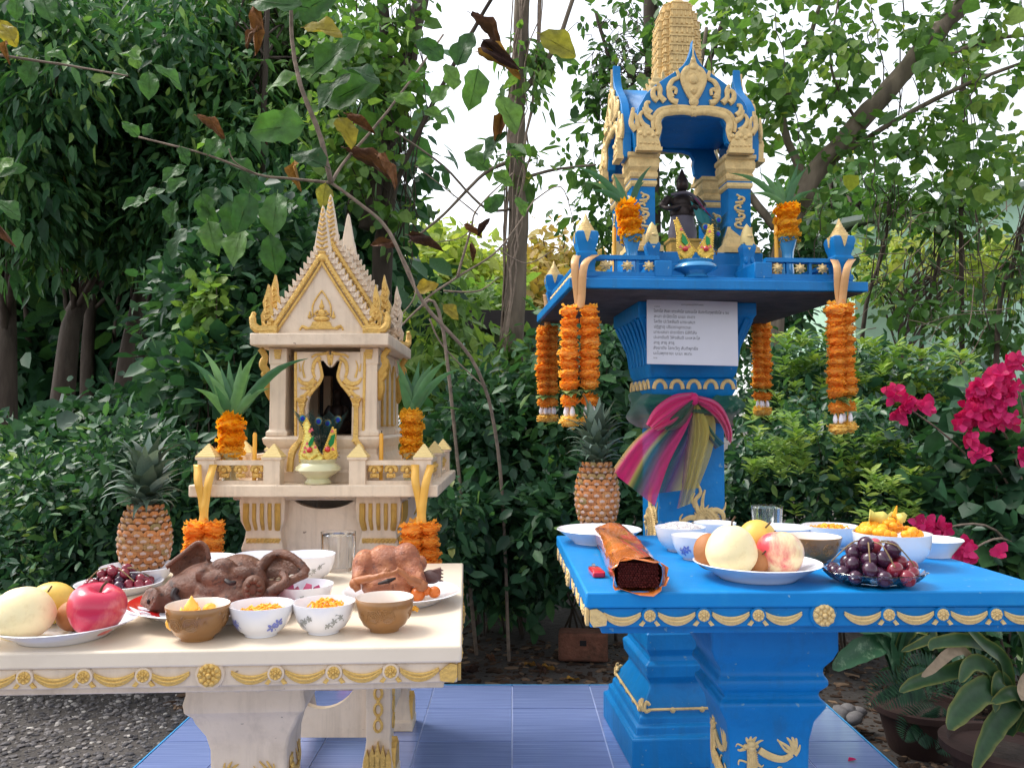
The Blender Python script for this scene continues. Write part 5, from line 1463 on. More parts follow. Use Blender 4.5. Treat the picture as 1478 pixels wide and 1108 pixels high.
b.sphere(pg(300,846,0.01),0.066,20,14,(1.0,0.85,0.72)); b.sphere(pg(345,838,0.02),0.062,20,14,(0.95,0.9,0.85))
b.sphere(pg(330,852,-0.02),0.058,18,12,(1.2,0.8,0.6)); b.sphere(pg(272,850,-0.01),0.046,16,12,(1.0,0.9,0.72))
b.sphere(pg(240,866,-0.03),0.030,16,12,(1.3,0.95,0.95)); b.sphere(pg(227,872,-0.035),0.029,16,12,(0.9,1,1.0))
b.sphere(pg(322,820,-0.028),0.026,14,10,(1.0,0.7,0.8)); b.sphere(pg(292,828,-0.04),0.014,10,8); b.sphere(pg(312,836,-0.048),0.020,10,8,(1.5,0.7,0.8))
b.sphere(pg(350,828,-0.035),0.020,10,8,(1.2,0.7,0.8)); b.sphere(pg(368,842,-0.02),0.030,12,10,(0.8,0.9,1.1))
b.lathe([(0.024,-0.01),(0.027,0.006),(0.025,0.011),(1e-4,0.012)],18,Matrix.Translation(pg(220,868,-0.048)) @ Matrix.Rotation(R(-38),4,'Z') @ Matrix.Rotation(R(72),4,'X'))
b.sphere(pg(336,868,-0.055),0.030,14,10,(1.15,0.8,0.8)); b.sphere(pg(300,872,-0.05),0.034,14,10,(1.4,0.7,0.6))
def shell(rim, root, th=0.007, cup=0.03, n=9):
    """cupped ear: fan of strips from root line to rim line, closed with thickness"""
    rows = []
    for j in range(n+1):
        t_ = j/n; row = []
        for k in range(len(rim)):
            p = Vector(root[k]).lerp(Vector(rim[k]),t_)
            e = math.sin(math.pi*k/(len(rim)-1)); p = p + Vector((0,cup*math.sin(math.pi*(0.15+0.85*t_)*0.8)*e,0))
            row.append(p)
        rows.append(row)
    m_ = len(rim); V=[]; F_=[]
    for r_ in rows: V += r_
    off = len(V)
    for r_ in rows: V += [p+Vector((0,th,th*0.25)) for p in r_]
    for j in range(n):
        for k in range(m_-1):
            F_.append((j*m_+k,j*m_+k+1,(j+1)*m_+k+1,(j+1)*m_+k)); F_.append((off+j*m_+k,off+(j+1)*m_+k,off+(j+1)*m_+k+1,off+j*m_+k+1))
    for j in range(n):
        F_.append((j*m_,(j+1)*m_,off+(j+1)*m_,off+j*m_)); F_.append((j*m_+m_-1,off+j*m_+m_-1,off+(j+1)*m_+m_-1,(j+1)*m_+m_-1))
    for k in range(m_-1):
        F_.append((k,off+k,off+k+1,k+1)); q_=n*m_; F_.append((q_+k,q_+k+1,off+q_+k+1,off+q_+k))
    b.add(V,F_)
# left ear, standing up and folded; right ear drooping out
shell([pg(238,818,-0.02),pg(252,806,0.0),pg(268,795,0.012),pg(283,784,0.02),pg(296,788,0.02),pg(302,806,0.015)],[pg(252,840,-0.01),pg(262,838,0.0),pg(272,834,0.01),pg(282,832,0.015),pg(290,830,0.012),pg(300,826,0.008)],0.009,0.022)
b.tube(bez([pg(240,818,-0.02),pg(268,796,0.0),pg(285,783,0.012),pg(297,789,0.014),pg(302,808,0.01)],5),0.0055,8)
shell([pg(382,806,0.03),pg(402,798,0.03),pg(422,802,0.02),pg(438,816,0.0),pg(443,828,-0.01),pg(424,836,-0.02),pg(402,846,-0.03),pg(388,862,-0.035)],[pg(368,826,0.03),pg(372,822,0.03),pg(376,822,0.025),pg(378,828,0.015),pg(380,836,0.005),pg(380,842,-0.01),pg(378,850,-0.02),pg(374,858,-0.025)],0.014,0.012)
b.tube(bez([pg(372,826,0.01),pg(388,806,0.015),pg(404,799,0.012),pg(424,806,0.0),pg(444,826,-0.012)],5),[0.012]*6+[0.010]*8+[0.009]*7,8)
b.tube(bez([pg(444,827,-0.012),pg(420,838,-0.025),pg(396,856,-0.04),pg(376,878,-0.045)],5),[0.009]*8+[0.008]*8,8)
fused('skin', b, M['pig'], pig, 0.0028, 5)
# tail tied round, resting on the cheek
tb_ = MB(); tb_.tube(bez([pg(408,828,-0.02),pg(412,838,-0.04),pg(398,850,-0.055),pg(380,862,-0.065),pg(370,866,-0.068)],6),[0.008]*10+[0.011]*10+[0.012]*5,9)
tb_.build('tail',M['pig'],pig,smooth=180)
tr_ = MB(); tr_.sphere(pg(366,850,-0.068),0.023,16,12,(0.95,0.8,1.15))
for k in range(10):
    a = k*0.63; tr_.sphere(Vector(pg(366,850,-0.084))+Vector((0.012*math.cos(a),0.0,0.016*math.sin(a))),0.006,6,5)
tr_.build('trotter',M['snout'],pig,smooth=180)
sn = MB(); sn.lathe([(0.026,0),(0.0275,0.006),(0.025,0.010),(0.008,0.011),(1e-4,0.0105)],18,Matrix.Translation(pg(219,868,-0.05)) @ Matrix.Rotation(R(60),4,'X') @ Matrix.Rotation(R(-35),4,'Y'),sx=1.05)
b_sn = sn
M['mouth'] = mat('dark_mouth', lin(30,14,12), 0.5)
mo = MB(); mo.tube(bez([pg(256,848,-0.054),pg(251,858,-0.060),pg(258,868,-0.066),pg(266,872,-0.070)],4),[0.003]+[0.007]*8+[0.004]*4,8); mo.build('mouth',M['mouth'],pig)
no = MB()
for x_,y_ in ((214,868),(222,864)): no.sphere(pg(x_,y_,-0.064),0.004,8,6,(0.8,0.6,1.3))
no.build('nostrils',M['mouth'],pig)
ey = MB()
ey.tube(bez([pg(325,836,-0.062),pg(332,841,-0.070),pg(341,840,-0.066)],4),[0.002]+[0.0045]*7+[0.002],7); ey.build('eye_slit',M['mouth'],pig)

# chicken
cp, cr_ = plate('large pale blue white plate under the braised chicken', 580, 880, TZ, 168, 0.024, M['white'])
CC = Vector((at(568,840,1.70).x, 1.70, TZ+0.012))
chk = thing('cooked_chicken','braised brown whole chicken with crossed legs on a white plate','chicken',CC)
def cg(px,py,dy=0.0):
    p = at(px,py,1.70+dy); return (p.x-CC.x, dy, p.z-CC.z)
b = MB()
b.sphere(cg(560,830,0.01),0.060,20,14,(1.05,1.0,0.78)); b.sphere(cg(551,803,0.0),0.026,14,10,(1.0,1.2,0.95)); b.sphere(cg(560,812,0.0),0.040,16,12,(1.1,1.0,0.9))
b.sphere(cg(527,818,-0.01),0.032,14,10,(0.85,1.0,1.15)); b.sphere(cg(586,810,-0.005),0.034,14,10,(0.9,1.0,1.15)); b.sphere(cg(597,822,-0.02),0.024,12,10,(0.9,1,1.2))
b.sphere(cg(560,846,-0.03),0.050,16,12,(1.1,0.7,0.55)); b.sphere(cg(607,813,0.03),0.016,10,8,(0.9,1,1.1))
b.tube([cg(524,822,-0.02),cg(517,833,-0.045),cg(513,838,-0.055)],[0.024,0.014,0.010],9); b.tube([cg(592,820,-0.02),cg(606,838,-0.05),cg(610,846,-0.055)],[0.024,0.014,0.010],9)
fused('skin', b, M['chicken'], chk, 0.0028, 5)
lg = MB()
lg.tube(bez([cg(513,838,-0.058),cg(535,834,-0.078),cg(550,830,-0.086),cg(560,822,-0.088)],5),[0.008]*6+[0.006]*10,8)
for p in ((562,821),(575,822),(571,828)): lg.tube(bez([cg(549,830,-0.086),cg((549+p[0])/2,828,-0.092),cg(p[0],p[1],-0.09)],4),[0.006]*5+[0.003]*4,7)
lg.sphere(cg(512,842,-0.058),0.011,9,7); lg.tube([cg(513,844,-0.06),cg(517,852,-0.062)],[0.009,0.007],7)
lg.build('crossed_leg',M['feet'],chk,smooth=180)
lg = MB(); lg.tube(bez([cg(606,842,-0.06),cg(592,836,-0.075),cg(580,826,-0.082),cg(572,822,-0.084)],5),[0.010]*6+[0.006]*10,8); lg.sphere(cg(608,845,-0.06),0.012,9,7)
lg.tube([cg(610,842,-0.06),cg(612,850,-0.062)],[0.011,0.008],7); lg.build('crossed_leg',M['feet'],chk,smooth=180)
cv = MB(); cv.tube([cg(546,842,-0.064),cg(560,838,-0.070),cg(571,834,-0.064)],[0.002,0.005,0.002],7); cv.build('cavity_slit',M['mouth'],chk)
hd = MB(); hd.sphere(cg(622,832,0.0),0.018,12,9,(1.2,0.9,0.8)); hd.prism([(x,z) for x,_,z in (cg(612,842),cg(613,826),cg(636,819),cg(637,828),cg(630,840))],-0.008,0.008)
for k in range(4): hd.tube([cg(634,822+5*k,0.0),cg(640,823+5*k,0.0)],[0.003,0.001],5)
M['head'] = mat('dark_cooked_head', lin(104,76,72), 0.5, var=0.25, vscale=30, bump=0.3)
hd.build('head',M['head'],chk,smooth=60)
M['orangeball'] = mat('orange_yolk', lin(214,112,40), 0.35, var=0.1, sss=0.15)
for i,(px,py,r_) in enumerate(((603,858,0.0155),(627,854,0.0125),(616,852,0.010))):
    p = at(px,py,1.655)
    t = thing('egg_yolk',('largest round orange yolk beside the chicken leg','round orange yolk nearest the cooked head','smallest orange yolk wedged between the other two')[i],'egg yolk',(p.x,1.655,max(p.z-r_,TZ+0.010)),0,'cooked yolks on the chicken plate')
    MB().sphere((0,0,r_),r_,14,10,(1,1,0.95)).build('yolk',M['orangeball'],t,smooth=180)

# ------------------------------------------------------------------ marigolds, vases, garlands
M['marigold'] = ramp_mat('marigold_petals', [(0,lin(255,174,30)),(0.5,lin(255,188,46)),(1,lin(255,200,76))], 0.6, 0.45, attr='object', spec=0.2, tcol=1.0)
M['marigold2'] = ramp_mat('orange_cloth_petals', [(0,lin(255,172,70)),(0.5,lin(255,184,84)),(1,lin(255,196,104))], 0.6, 0.5, attr='object', spec=0.2, tcol=1.0)
M['yellowflower'] = ramp_mat('yellow_cloth_petals', [(0,lin(246,196,96)),(1,lin(252,212,120))], 0.6, 0.25, attr='object', spec=0.2, tcol=1.0)
M['bud'] = mat('white_bud', lin(232,226,232), 0.5)
def ruffle(seed, layers=4, n=11, flat=0.5, wide=1.35):
    """ruffled flower head of unit radius"""
    q = random.Random(seed); mb = MB()
    for j in range(layers):
        z0 = -flat*0.5+flat*j/(layers-1); R0 = 1.0-0.34*(abs(j-(layers-1)*0.5)/(layers*0.5))**1.5
        for k in range(n):
            a = 2*math.pi*(k+0.5*(j%2))/n+q.uniform(-0.1,0.1); w_ = math.pi/n*wide
            rr = R0*q.uniform(0.88,1.1); up = q.uniform(-0.12,0.2)*flat*1.6
            def P_(r_,b,z_): return (r_*math.cos(b),r_*math.sin(b),z_)
            mb.add([P_(0.45,a,z0),P_(rr*0.75,a-w_,z0+up*0.6-0.06),P_(rr*0.98,a-w_*0.6,z0+up+0.10*flat),P_(rr,a,z0+up-0.10*flat),P_(rr*0.98,a+w_*0.6,z0+up+0.10*flat),P_(rr*0.75,a+w_,z0+up*0.6-0.06),P_(rr*0.6,a,z0+up*0.4+0.05)],
                   [(0,1,6),(1,2,3,6),(6,3,4,5),(0,6,5)])
    mb.lathe([(0.45,-flat*0.50),(0.80,-flat*0.1),(0.80,flat*0.1),(0.45,flat*0.50)],10)
    return mb
rufM = [ruffle(i,6,12,0.9,1.7).mesh('flower',M['marigold'],60) for i in range(3)]
rufG = [ruffle(10+i,5,9,0.90,1.6).mesh('flower',M['marigold2'],60) for i in range(4)]
rufY = [ruffle(20+i,4,8,0.8,1.8).mesh('yellow_flower',M['yellowflower'],60) for i in range(2)]
budm = MB().lathe([(1e-5,-0.012),(0.004,-0.010),(0.0055,-0.003),(0.004,0.005),(0.0015,0.012)],8).mesh('white_bud',M['bud'],180)
M['garleaf'] = ramp_mat('garland_leaf', [(0,lin(112,140,80)),(1,lin(140,160,100))], 0.5, 0.2, attr='object')
gleaf = MB().sheet(strap(1,0.75,0.5,0.2,0.25,6)).mesh('leaf',M['garleaf'],180)
def ribbon_sheet(pts, w, name, m, parent, axis=(1,0,0)):
    a = Vector(axis)*w/2; rows=[[Vector(p)-a+Vector((0,0.002*math.sin(i),0)),Vector(p)+a] for i,p in enumerate(pts)]
    return MB().sheet(rows).build(name,m,parent,solid=0.0008,smooth=60)
def garland(label, top, loop, strands, fr, ribm, seed, group, rw=0.022):
    """top: where the ribbon leaves the post (world points list); strands: [(dx,dy,flowers,drop)]"""
    q = random.Random(seed)
    g = thing('garland',label,'garland',top,0,group)
    O = Vector(top)
    for lp in loop:
        ribbon_sheet([Vector(p)-O for p in bez(lp,5)], rw, 'ribbon', ribm, g)
    for dx,dy,n,z0 in strands:
        z = z0
        for k in range(n):
            s = fr*q.uniform(0.9,1.1)
            link('flower',q.choice(rufG),g,loc=(dx+q.uniform(-0.002,0.002),dy+q.uniform(-0.003,0.003),z),rot=(q.uniform(-0.15,0.15),q.uniform(-0.15,0.15),q.uniform(0,6)),sc=s)
            z -= fr*0.93
        MB().tube([(dx,dy,z0),(dx+0.002,dy,z-0.07)],0.002,5).build('string',M['ribbon'],g)
        for k in range(3): link('leaf',gleaf,g,loc=(dx,dy,z+0.012),rot=(q.uniform(-0.2,0.2),R(95)+q.uniform(-0.3,0.3),q.uniform(3.2,6.2)),sc=fr*1.5)
        link('flower',q.choice(rufG),g,loc=(dx,dy,z-0.016),rot=(0,0,q.uniform(0,6)),sc=fr*0.92)
        for k in range(4):
            a = k*1.6+q.uniform(0,0.6); link('white_bud',budm,g,loc=(dx+0.011*math.cos(a),dy+0.011*math.sin(a),z-0.046),sc=1.15)
        link('yellow_flower',q.choice(rufY),g,loc=(dx,dy,z-0.074),rot=(q.uniform(-0.2,0.2),q.uniform(-0.2,0.2),q.uniform(0,6)),sc=fr*0.98)
    return g
# --- blue shrine garlands
BW = Matrix.Translation((BX,BY,0)) @ Matrix.Rotation(BR,4,'Z')
def bw(x,y,z): return BW @ Vector((x,y,z))
gtop = at(836,445,2.245)
pL = bw(-0.375,-0.345,SZ1+0.07)
def loops(post, edge, end, dx=0.026):
    return [[post+Vector((-dx,-0.024,0)),edge+Vector((-dx*0.5,-0.01,0.012)),end+Vector((-0.004,0,0.0)),end+Vector((0.0,0,-0.03))],[post+Vector((dx,-0.027,0)),edge+Vector((dx*0.5,-0.013,0.010)),end+Vector((0.006,-0.003,0)),end+Vector((0.002,-0.003,-0.03))]]
GS = 'orange flower garlands on the blue shrine'
e_ = Vector((gtop.x,gtop.y,gtop.z+0.03))
garland('long double orange garland on the post above the pineapple', gtop, loops(pL,Vector((gtop.x,gtop.y-0.004,SZ1+0.02)),e_), [(-0.028,0,8,-0.008),(0.028,0.004,8,-0.006)], 0.031, M['peachribbon'], 1, GS)
gtop = at(1213,443,2.30); pR = bw(0.375,-0.345,SZ1+0.07); e_ = Vector((gtop.x,gtop.y,gtop.z+0.03))
garland('long double orange garland on the post toward the bougainvillea', gtop, loops(pR,Vector((gtop.x,gtop.y-0.004,SZ1+0.02)),e_), [(-0.016,-0.006,9,-0.010),(0.018,0.012,9,-0.006)], 0.031, M['peachribbon'], 2, GS)
gtop = at(790,474,3.00); pB = bw(-0.375,0.345,SZ1+0.07); e_ = Vector((gtop.x,gtop.y,gtop.z+0.03))
garland('orange garland hanging off the rear corner beside the double garland', gtop, [[pB+Vector((-0.03,0,0)),Vector((gtop.x,gtop.y,SZ1+0.02)),e_,e_+Vector((0,0,-0.04))]], [(-0.014,0,9,-0.006),(0.016,0.01,9,-0.006)], 0.030, M['peachribbon'], 3, GS)
gtop = at(1099,470,3.06); pB = bw(0.30,0.345,SZ1+0.07); e_ = Vector((gtop.x,gtop.y,gtop.z+0.03))
garland('slim orange garland hanging behind the platform, right of the paper notice', gtop, [[bw(0.30,0.36,SZ1+0.07),Vector((gtop.x,gtop.y+0.02,SZ1+0.03)),e_,e_+Vector((0,0,-0.04))]], [(-0.012,0,9,-0.006),(0.014,0.012,9,-0.006)], 0.029, M['peachribbon'], 4, GS)
# --- cream shrine garlands
WGS = 'orange flower garlands on the cream shrine'
for lab, px, sx, sd in (('orange garland on the balustrade post above the small pineapple',293,-1,5),('orange garland on the balustrade post above the chicken plate',607,1,6)):
    gtop = at(px,762,2.236); pL = Vector((WX+sx*0.30,WY-0.315-0.024,CZ+0.055)); e_ = Vector((gtop.x,gtop.y,gtop.z+0.03))
    garland(lab, gtop, [[pL+Vector((-0.022,0,0)),Vector((gtop.x-0.014,gtop.y-0.002,CZ+0.008)),Vector((gtop.x-0.002,gtop.y,CZ-0.05)),e_,e_+Vector((-0.008,0,-0.04))],[pL+Vector((0.022,0.0,0.0)),Vector((gtop.x+0.014,gtop.y-0.004,CZ+0.006)),Vector((gtop.x+0.006,gtop.y-0.003,CZ-0.05)),e_+Vector((0.004,-0.003,0)),e_+Vector((0.010,0,-0.04))]], [(-0.022,0,5,-0.004),(0.024,0.004,5,-0.002)], 0.036, M['ribbon'], sd, WGS)
# --- vases
M['pandan'] = ramp_mat('pandan_leaf', [(0,lin(44,88,56)),(0.5,lin(66,112,66)),(1,lin(96,136,78))], 0.42, 0.2, attr='object', spec=0.45)
def vase(label, c, hv, rv, m, leaves, seed, flo, nring, tilt=(0,0)):
    q = random.Random(seed); t = thing('flower_vase',label,'vase',c)
    v = MB().lathe([(rv*0.72,0),(rv*0.76,0.004),(rv*0.62,hv*0.15),(rv*0.50,hv*0.42),(rv*0.56,hv*0.68),(rv*0.86,hv*0.92),(rv*1.0,hv),(rv*0.92,hv*0.985),(rv*0.5,hv*0.7),(1e-4,hv*0.66)],28).build('vase_body',m,t,smooth=70)
    z = hv+flo*0.1
    for k in range(nring):
        link('flower',q.choice(rufM),t,loc=(tilt[0]*k,tilt[1]*k,z),rot=(q.uniform(-0.12,0.12),q.uniform(-0.12,0.12),q.uniform(0,6)),sc=(flo,flo,flo*1.15)); z += flo*0.86
    for (px,py,dy,w_) in leaves:
        tip = at(px,py,c[1]+dy)-Vector(c); root = Vector((q.uniform(-0.006,0.006)+tilt[0]*1.5,q.uniform(-0.006,0.006),z-flo*0.6))
        d_ = tip-root; L = d_.length; side = d_.cross(Vector((0,1,0.15))); side.normalize()
        rows=[]; arch = Vector((0,0,1))*L*0.10
        for j in range(9):
            s_ = j/8; p = root+d_*s_+arch*math.sin(math.pi*s_)*(0.6 if abs(d_.x) < 0.3*L else 1.4)
            wd = (1.45 if c[2] < 1.2 else 1.05)*w_*(0.55+0.45*math.sin(math.pi*min(1,s_+0.2)))*(1-s_**3)+0.0008
            nn = side.cross(d_.normalized())
            rows.append([p-side*wd/2+nn*wd*0.22,p,p+side*wd/2+nn*wd*0.22])
        MB().sheet(rows).build('leaf',M['pandan'],t,smooth=180)
    return t
vw1 = Vector((at(333,0,2.33).x,2.33,CZ))
vw1.x = at(333,660,2.33).x
vase('cream vase with orange marigolds and long arching leaves, one reaching across the door', vw1, 0.085, 0.0345, M['pearl'], [(272,520,0.02,0.022),(300,540,0.0,0.024),(318,528,0.03,0.022),(348,520,0.03,0.026),(372,508,-0.04,0.02),(445,517,-0.06,0.020),(280,560,-0.03,0.02),(362,540,0.02,0.022),(330,520,0.05,0.024),(292,505,0.05,0.02),(390,560,-0.02,0.018),(310,556,-0.04,0.02)], 1, 0.043, 3)
vw1['label'] if False else None
vw2 = Vector((at(594,650,2.36).x,2.36,CZ))
vase('cream vase with marigolds and upright leaves against the cream shrine wall corner', vw2, 0.085, 0.0305, M['pearl'], [(573,520,0.0,0.02),(585,535,0.03,0.022),(600,540,0.04,0.022),(612,532,0.02,0.022),(625,525,0.02,0.022),(645,520,-0.02,0.018),(665,532,-0.02,0.016),(575,545,-0.02,0.018),(620,560,-0.03,0.02),(640,545,0.03,0.018),(605,520,0.05,0.02)], 2, 0.037, 4)
zb = SZ1+0.055
def bv(px,py,Y): p=at(px,py,Y); return Vector((p.x,Y,p.z))
c1 = Vector((at(912,370,2.40).x,2.40,at(912,374,2.40).z)); c2 = Vector((at(1137,370,2.44).x,2.44,at(1137,374,2.44).z))
VZ = SZ1+0.0125; e1, e2 = c1.z-VZ, c2.z-VZ; c1.z = c2.z = VZ
vase('small blue vase with tilted marigolds beside the front of the blue shrine', c1, 0.070+e1, 0.031, M['blueglaze'], [(826,240,0.0,0.02),(850,275,-0.03,0.018),(885,250,0.04,0.02),(930,262,0.04,0.018),(940,240,0.02,0.016),(868,262,0.05,0.018),(895,300,-0.03,0.016),(842,262,0.04,0.016)], 3, 0.040, 3, (-0.006,0))
vase('small blue vase with upright marigolds and straight leaves on the blue shrine', c2, 0.068+e2, 0.031, M['blueglaze'], [(1052,250,-0.03,0.020),(1095,248,0.02,0.020),(1117,250,0.02,0.022),(1153,232,0.02,0.02),(1165,242,0.0,0.018),(1175,275,-0.02,0.018),(1080,280,-0.04,0.016),(1140,255,0.05,0.018)], 4, 0.041, 3)
# --- candles
def candle(label, px, py0, py1, Y, r=0.006):
    a, b = at(px,py1,Y), at(px,py0,Y)
    a.z = CZ+0.0005 if px < 700 else SZ1+0.0125
    t = thing('candle',label,'candle',a,0,'yellow candles on the shrines')
    MB().lathe([(r,0),(r,b.z-a.z-0.006),(r*0.6,b.z-a.z)],14).build('wax',M['candle'],t,smooth=40)
    MB().tube([(0,0,b.z-a.z-0.002),(0.001,0,b.z-a.z+0.008)],0.001,5).build('wick',M['dark'],t)
    return a
candle('yellow candle behind the cream balustrade, near the vase with spreading leaves', 367,624,688,2.30)
candle('yellow candle behind the cream balustrade, near the shrine side wall', 550,625,688,2.34)
candle('yellow candle beside the tilted marigold vase on the blue shrine', 887,328,385,2.42)
candle('yellow candle beside the upright marigold vase on the blue shrine', 1121,325,385,2.44)
# --- offering bowls with golden headdress ornaments
M['foil'] = mat('gold_foil', lin(222,184,84), 0.24, 0.55, var=0.15, vscale=60, bump=0.4, bscale=180)
M['foilpale'] = mat('pale_gold_foil', lin(232,216,120), 0.3, 0.35, var=0.1, vscale=60, bump=0.3, bscale=180)
M['gemred'] = mat('red_gem', lin(196,16,30), 0.12, coat=1.0); M['gemgreen'] = mat('green_foil_leaf', lin(18,122,60), 0.25, 0.3); M['gempink'] = mat('pink_gem', lin(214,96,104), 0.25)
def urn(label, px, py, Y, r, h, m):
    p = at(px,py,Y); p.z = CZ+0.0005 if px < 700 else SZ1+0.0125
    t = thing('urn',label,'urn',p)
    MB().lathe([(r*0.56,0),(r*0.60,h*0.06),(r*0.48,h*0.22),(r*0.62,h*0.34),(r*1.0,h*0.56),(r*0.96,h*0.70),(r*0.74,h*0.86),(r*0.80,h),(r*0.72,h*0.98),(r*0.66,h*0.8),(1e-4,h*0.5)],32).build('urn_body',m,t,smooth=60)
    return t, p
def ornament(label, O, pts, Y, body, gem, leafp, dots, turn=0.0, group=None):
    t = thing('headdress_ornament',label,'ornament',O,turn,group)
    f = lambda x,y: (at(x,y,Y).x-O.x, at(x,y,Y).z-O.z)
    P_ = [f(*p) for p in pts]
    MB().prism(P_,-0.004,0.004).build('gold_plate',body,t,bevel=0.001)
    bd = MB(); n=len(P_)
    for i in range(n):
        a,b = P_[i],P_[(i+1)%n]; L = math.hypot(b[0]-a[0],b[1]-a[1]); m_=max(1,int(L/0.006))
        for k in range(m_): bd.sphere((lerp(a[0],b[0],k/m_),-0.003,lerp(a[1],b[1],k/m_)),0.0032,6,4)
    bd.build('beaded_edge',M['foil'],t)
    x,z = f(*gem); MB().sphere((x,-0.008,z),0.0085,12,8).build('red_gem',M['gemred'],t,smooth=180)
    g_ = [f(*p) for p in leafp]; MB().prism(g_,-0.009,-0.005).build('green_leaf',M['gemgreen'],t)
    for d_ in dots:
        x,z = f(*d_); MB().prism([(x-0.005,z-0.003),(x,z+0.006),(x+0.005,z-0.003)],-0.006,-0.003).build('pink_petal',M['gempink'],t)
    w_ = MB(); x,z = f(gem[0],gem[1]+9)
    w_.tube(bez([(x-0.022,-0.006,z+0.004),(x-0.010,-0.008,z-0.004),(x,-0.008,z-0.010),(x+0.010,-0.008,z-0.004),(x+0.022,-0.006,z+0.004)],4),0.003,6); w_.build('gold_wave',M['foil'],t)
    return t
ut, up = urn('pearly cream urn on the cream shrine step', 459, 704, 2.285, 0.064, 0.069, M['pearl'])
OY = 2.285
ornament('pointed gold headdress ornament, the larger one in the cream urn', Vector((at(448,668,OY).x,OY,at(448,668,OY).z)), [(433,666),(432,655),(437,640),(440,625),(438,613),(443,604),(448,613),(446,622),(452,636),(461,652),(467,660),(464,667)], OY, M['foilpale'], (448,649), [(446,640),(450,632),(455,629),(453,640),(448,645)], [(441,646),(444,640),(448,622),(456,645),(451,620),(440,652)], R(-4))
ornament('slim gold headdress ornament turned edgewise in the cream urn', Vector((at(477,668,OY+0.012).x,OY+0.012,at(477,668,OY+0.012).z)), [(467,666),(467,650),(473,635),(480,617),(484,620),(485,650),(487,657),(481,666)], OY+0.012, M['foil'], (472,648), [(473,640),(478,628),(483,626),(481,640),(476,645)], [(479,622),(480,648)], R(24))
# blue bowl
bb, bpnt = urn('glossy blue bowl at the gate of the blue shrine', 1004, 399, 2.345, 0.063, 0.052, M['blueglaze'])
OB = 2.36
ornament('gold headdress ornament leaning beside the gate post with red gem, wider tip', Vector((at(990,378,OB).x,OB,at(990,378,OB).z)), [(981,374),(977,362),(976,340),(974,328),(972,320),(976,316),(980,324),(986,336),(996,352),(1004,361),(996,374)], OB, M['foil'], (988,360), [(982,350),(983,338),(988,343),(992,352),(988,355)], [(982,332),(985,360),(994,356),(981,357)], R(10))
ornament('gold headdress ornament leaning toward the open side of the blue bowl', Vector((at(1016,378,OB).x,OB,at(1016,378,OB).z)), [(1006,363),(1013,350),(1020,338),(1023,326),(1028,326),(1029,340),(1028,360),(1028,375),(1014,374)], OB, M['foil'], (1019,360), [(1018,350),(1019,341),(1024,345),(1025,353),(1020,355)], [(1024,335),(1013,357),(1025,357)], R(-12))
# peacock feathers
M['featherG'] = ramp_mat('feather_barbs', [(0,lin(30,50,48)),(1,lin(44,84,78))], 0.6, 0.2, attr='object'); M['feyeB'] = mat('feather_eye_blue', lin(16,30,140), 0.3, 0.3); M['feyeT'] = mat('feather_eye_teal', lin(20,120,130), 0.35, 0.3); M['feyeO'] = mat('feather_eye_bronze', lin(120,96,50), 0.4, 0.3)
def feathers(label, eyes, root, Y):
    O = at(root[0],root[1],Y); t = thing('peacock_feathers',label,'feathers',O)
    for i,(px,py) in enumerate(eyes):
        yv = Y+0.006*i; f = lambda x,y: at(x,y,yv)-O
        tip = f(px,py-14); c = f(px,py); up_ = (tip-Vector((0,0,0))).normalized()
        s = MB().tube(bez([(0,0,0),f((px+root[0])/2+2,(py+root[1])/2),c],5),0.0012,5).build('feather',M['stalk'],t)
        bb_ = MB()
        for k in range(26):
            s_ = 0.25+0.75*k/25; p = Vector((0,0,0)).lerp(c,s_); L = 0.014+0.022*s_
            for sg in (-1,1):
                d_ = Vector((sg*0.8,0.0,0.75)).normalized(); bb_.tube([p,p+d_*L*0.6+Vector((0,rng.uniform(-0.003,0.003),0)),p+d_*L+Vector((sg*0.003,rng.uniform(-0.004,0.004),0.003))],[0.0012,0.0010,0.0004],3)
        bb_.build('barbs',M['featherG'],s)
        for nm,r_,y_,m_ in (('bronze_eye',0.0125,0.0,M['feyeO']),('teal_eye',0.0095,-0.0012,M['feyeT']),('blue_eye',0.0068,-0.0024,M['feyeB'])):
            MB().lathe([(r_,0.0),(r_*0.9,0.0008),(1e-4,0.001)],16,Matrix.Translation(c+Vector((0,y_-0.001,0))) @ Matrix.Rotation(R(90),4,'X'),sx=0.9).build(nm,m_,s)
feathers('bunch of peacock feathers behind the cream urn', [(437,604),(460,608),(473,611),(488,606)], (464,668), 2.315)
feathers('peacock feathers beside the pillar behind the blue bowl', [(1018,328),(1036,338),(1037,318)], (1034,368), 2.42)
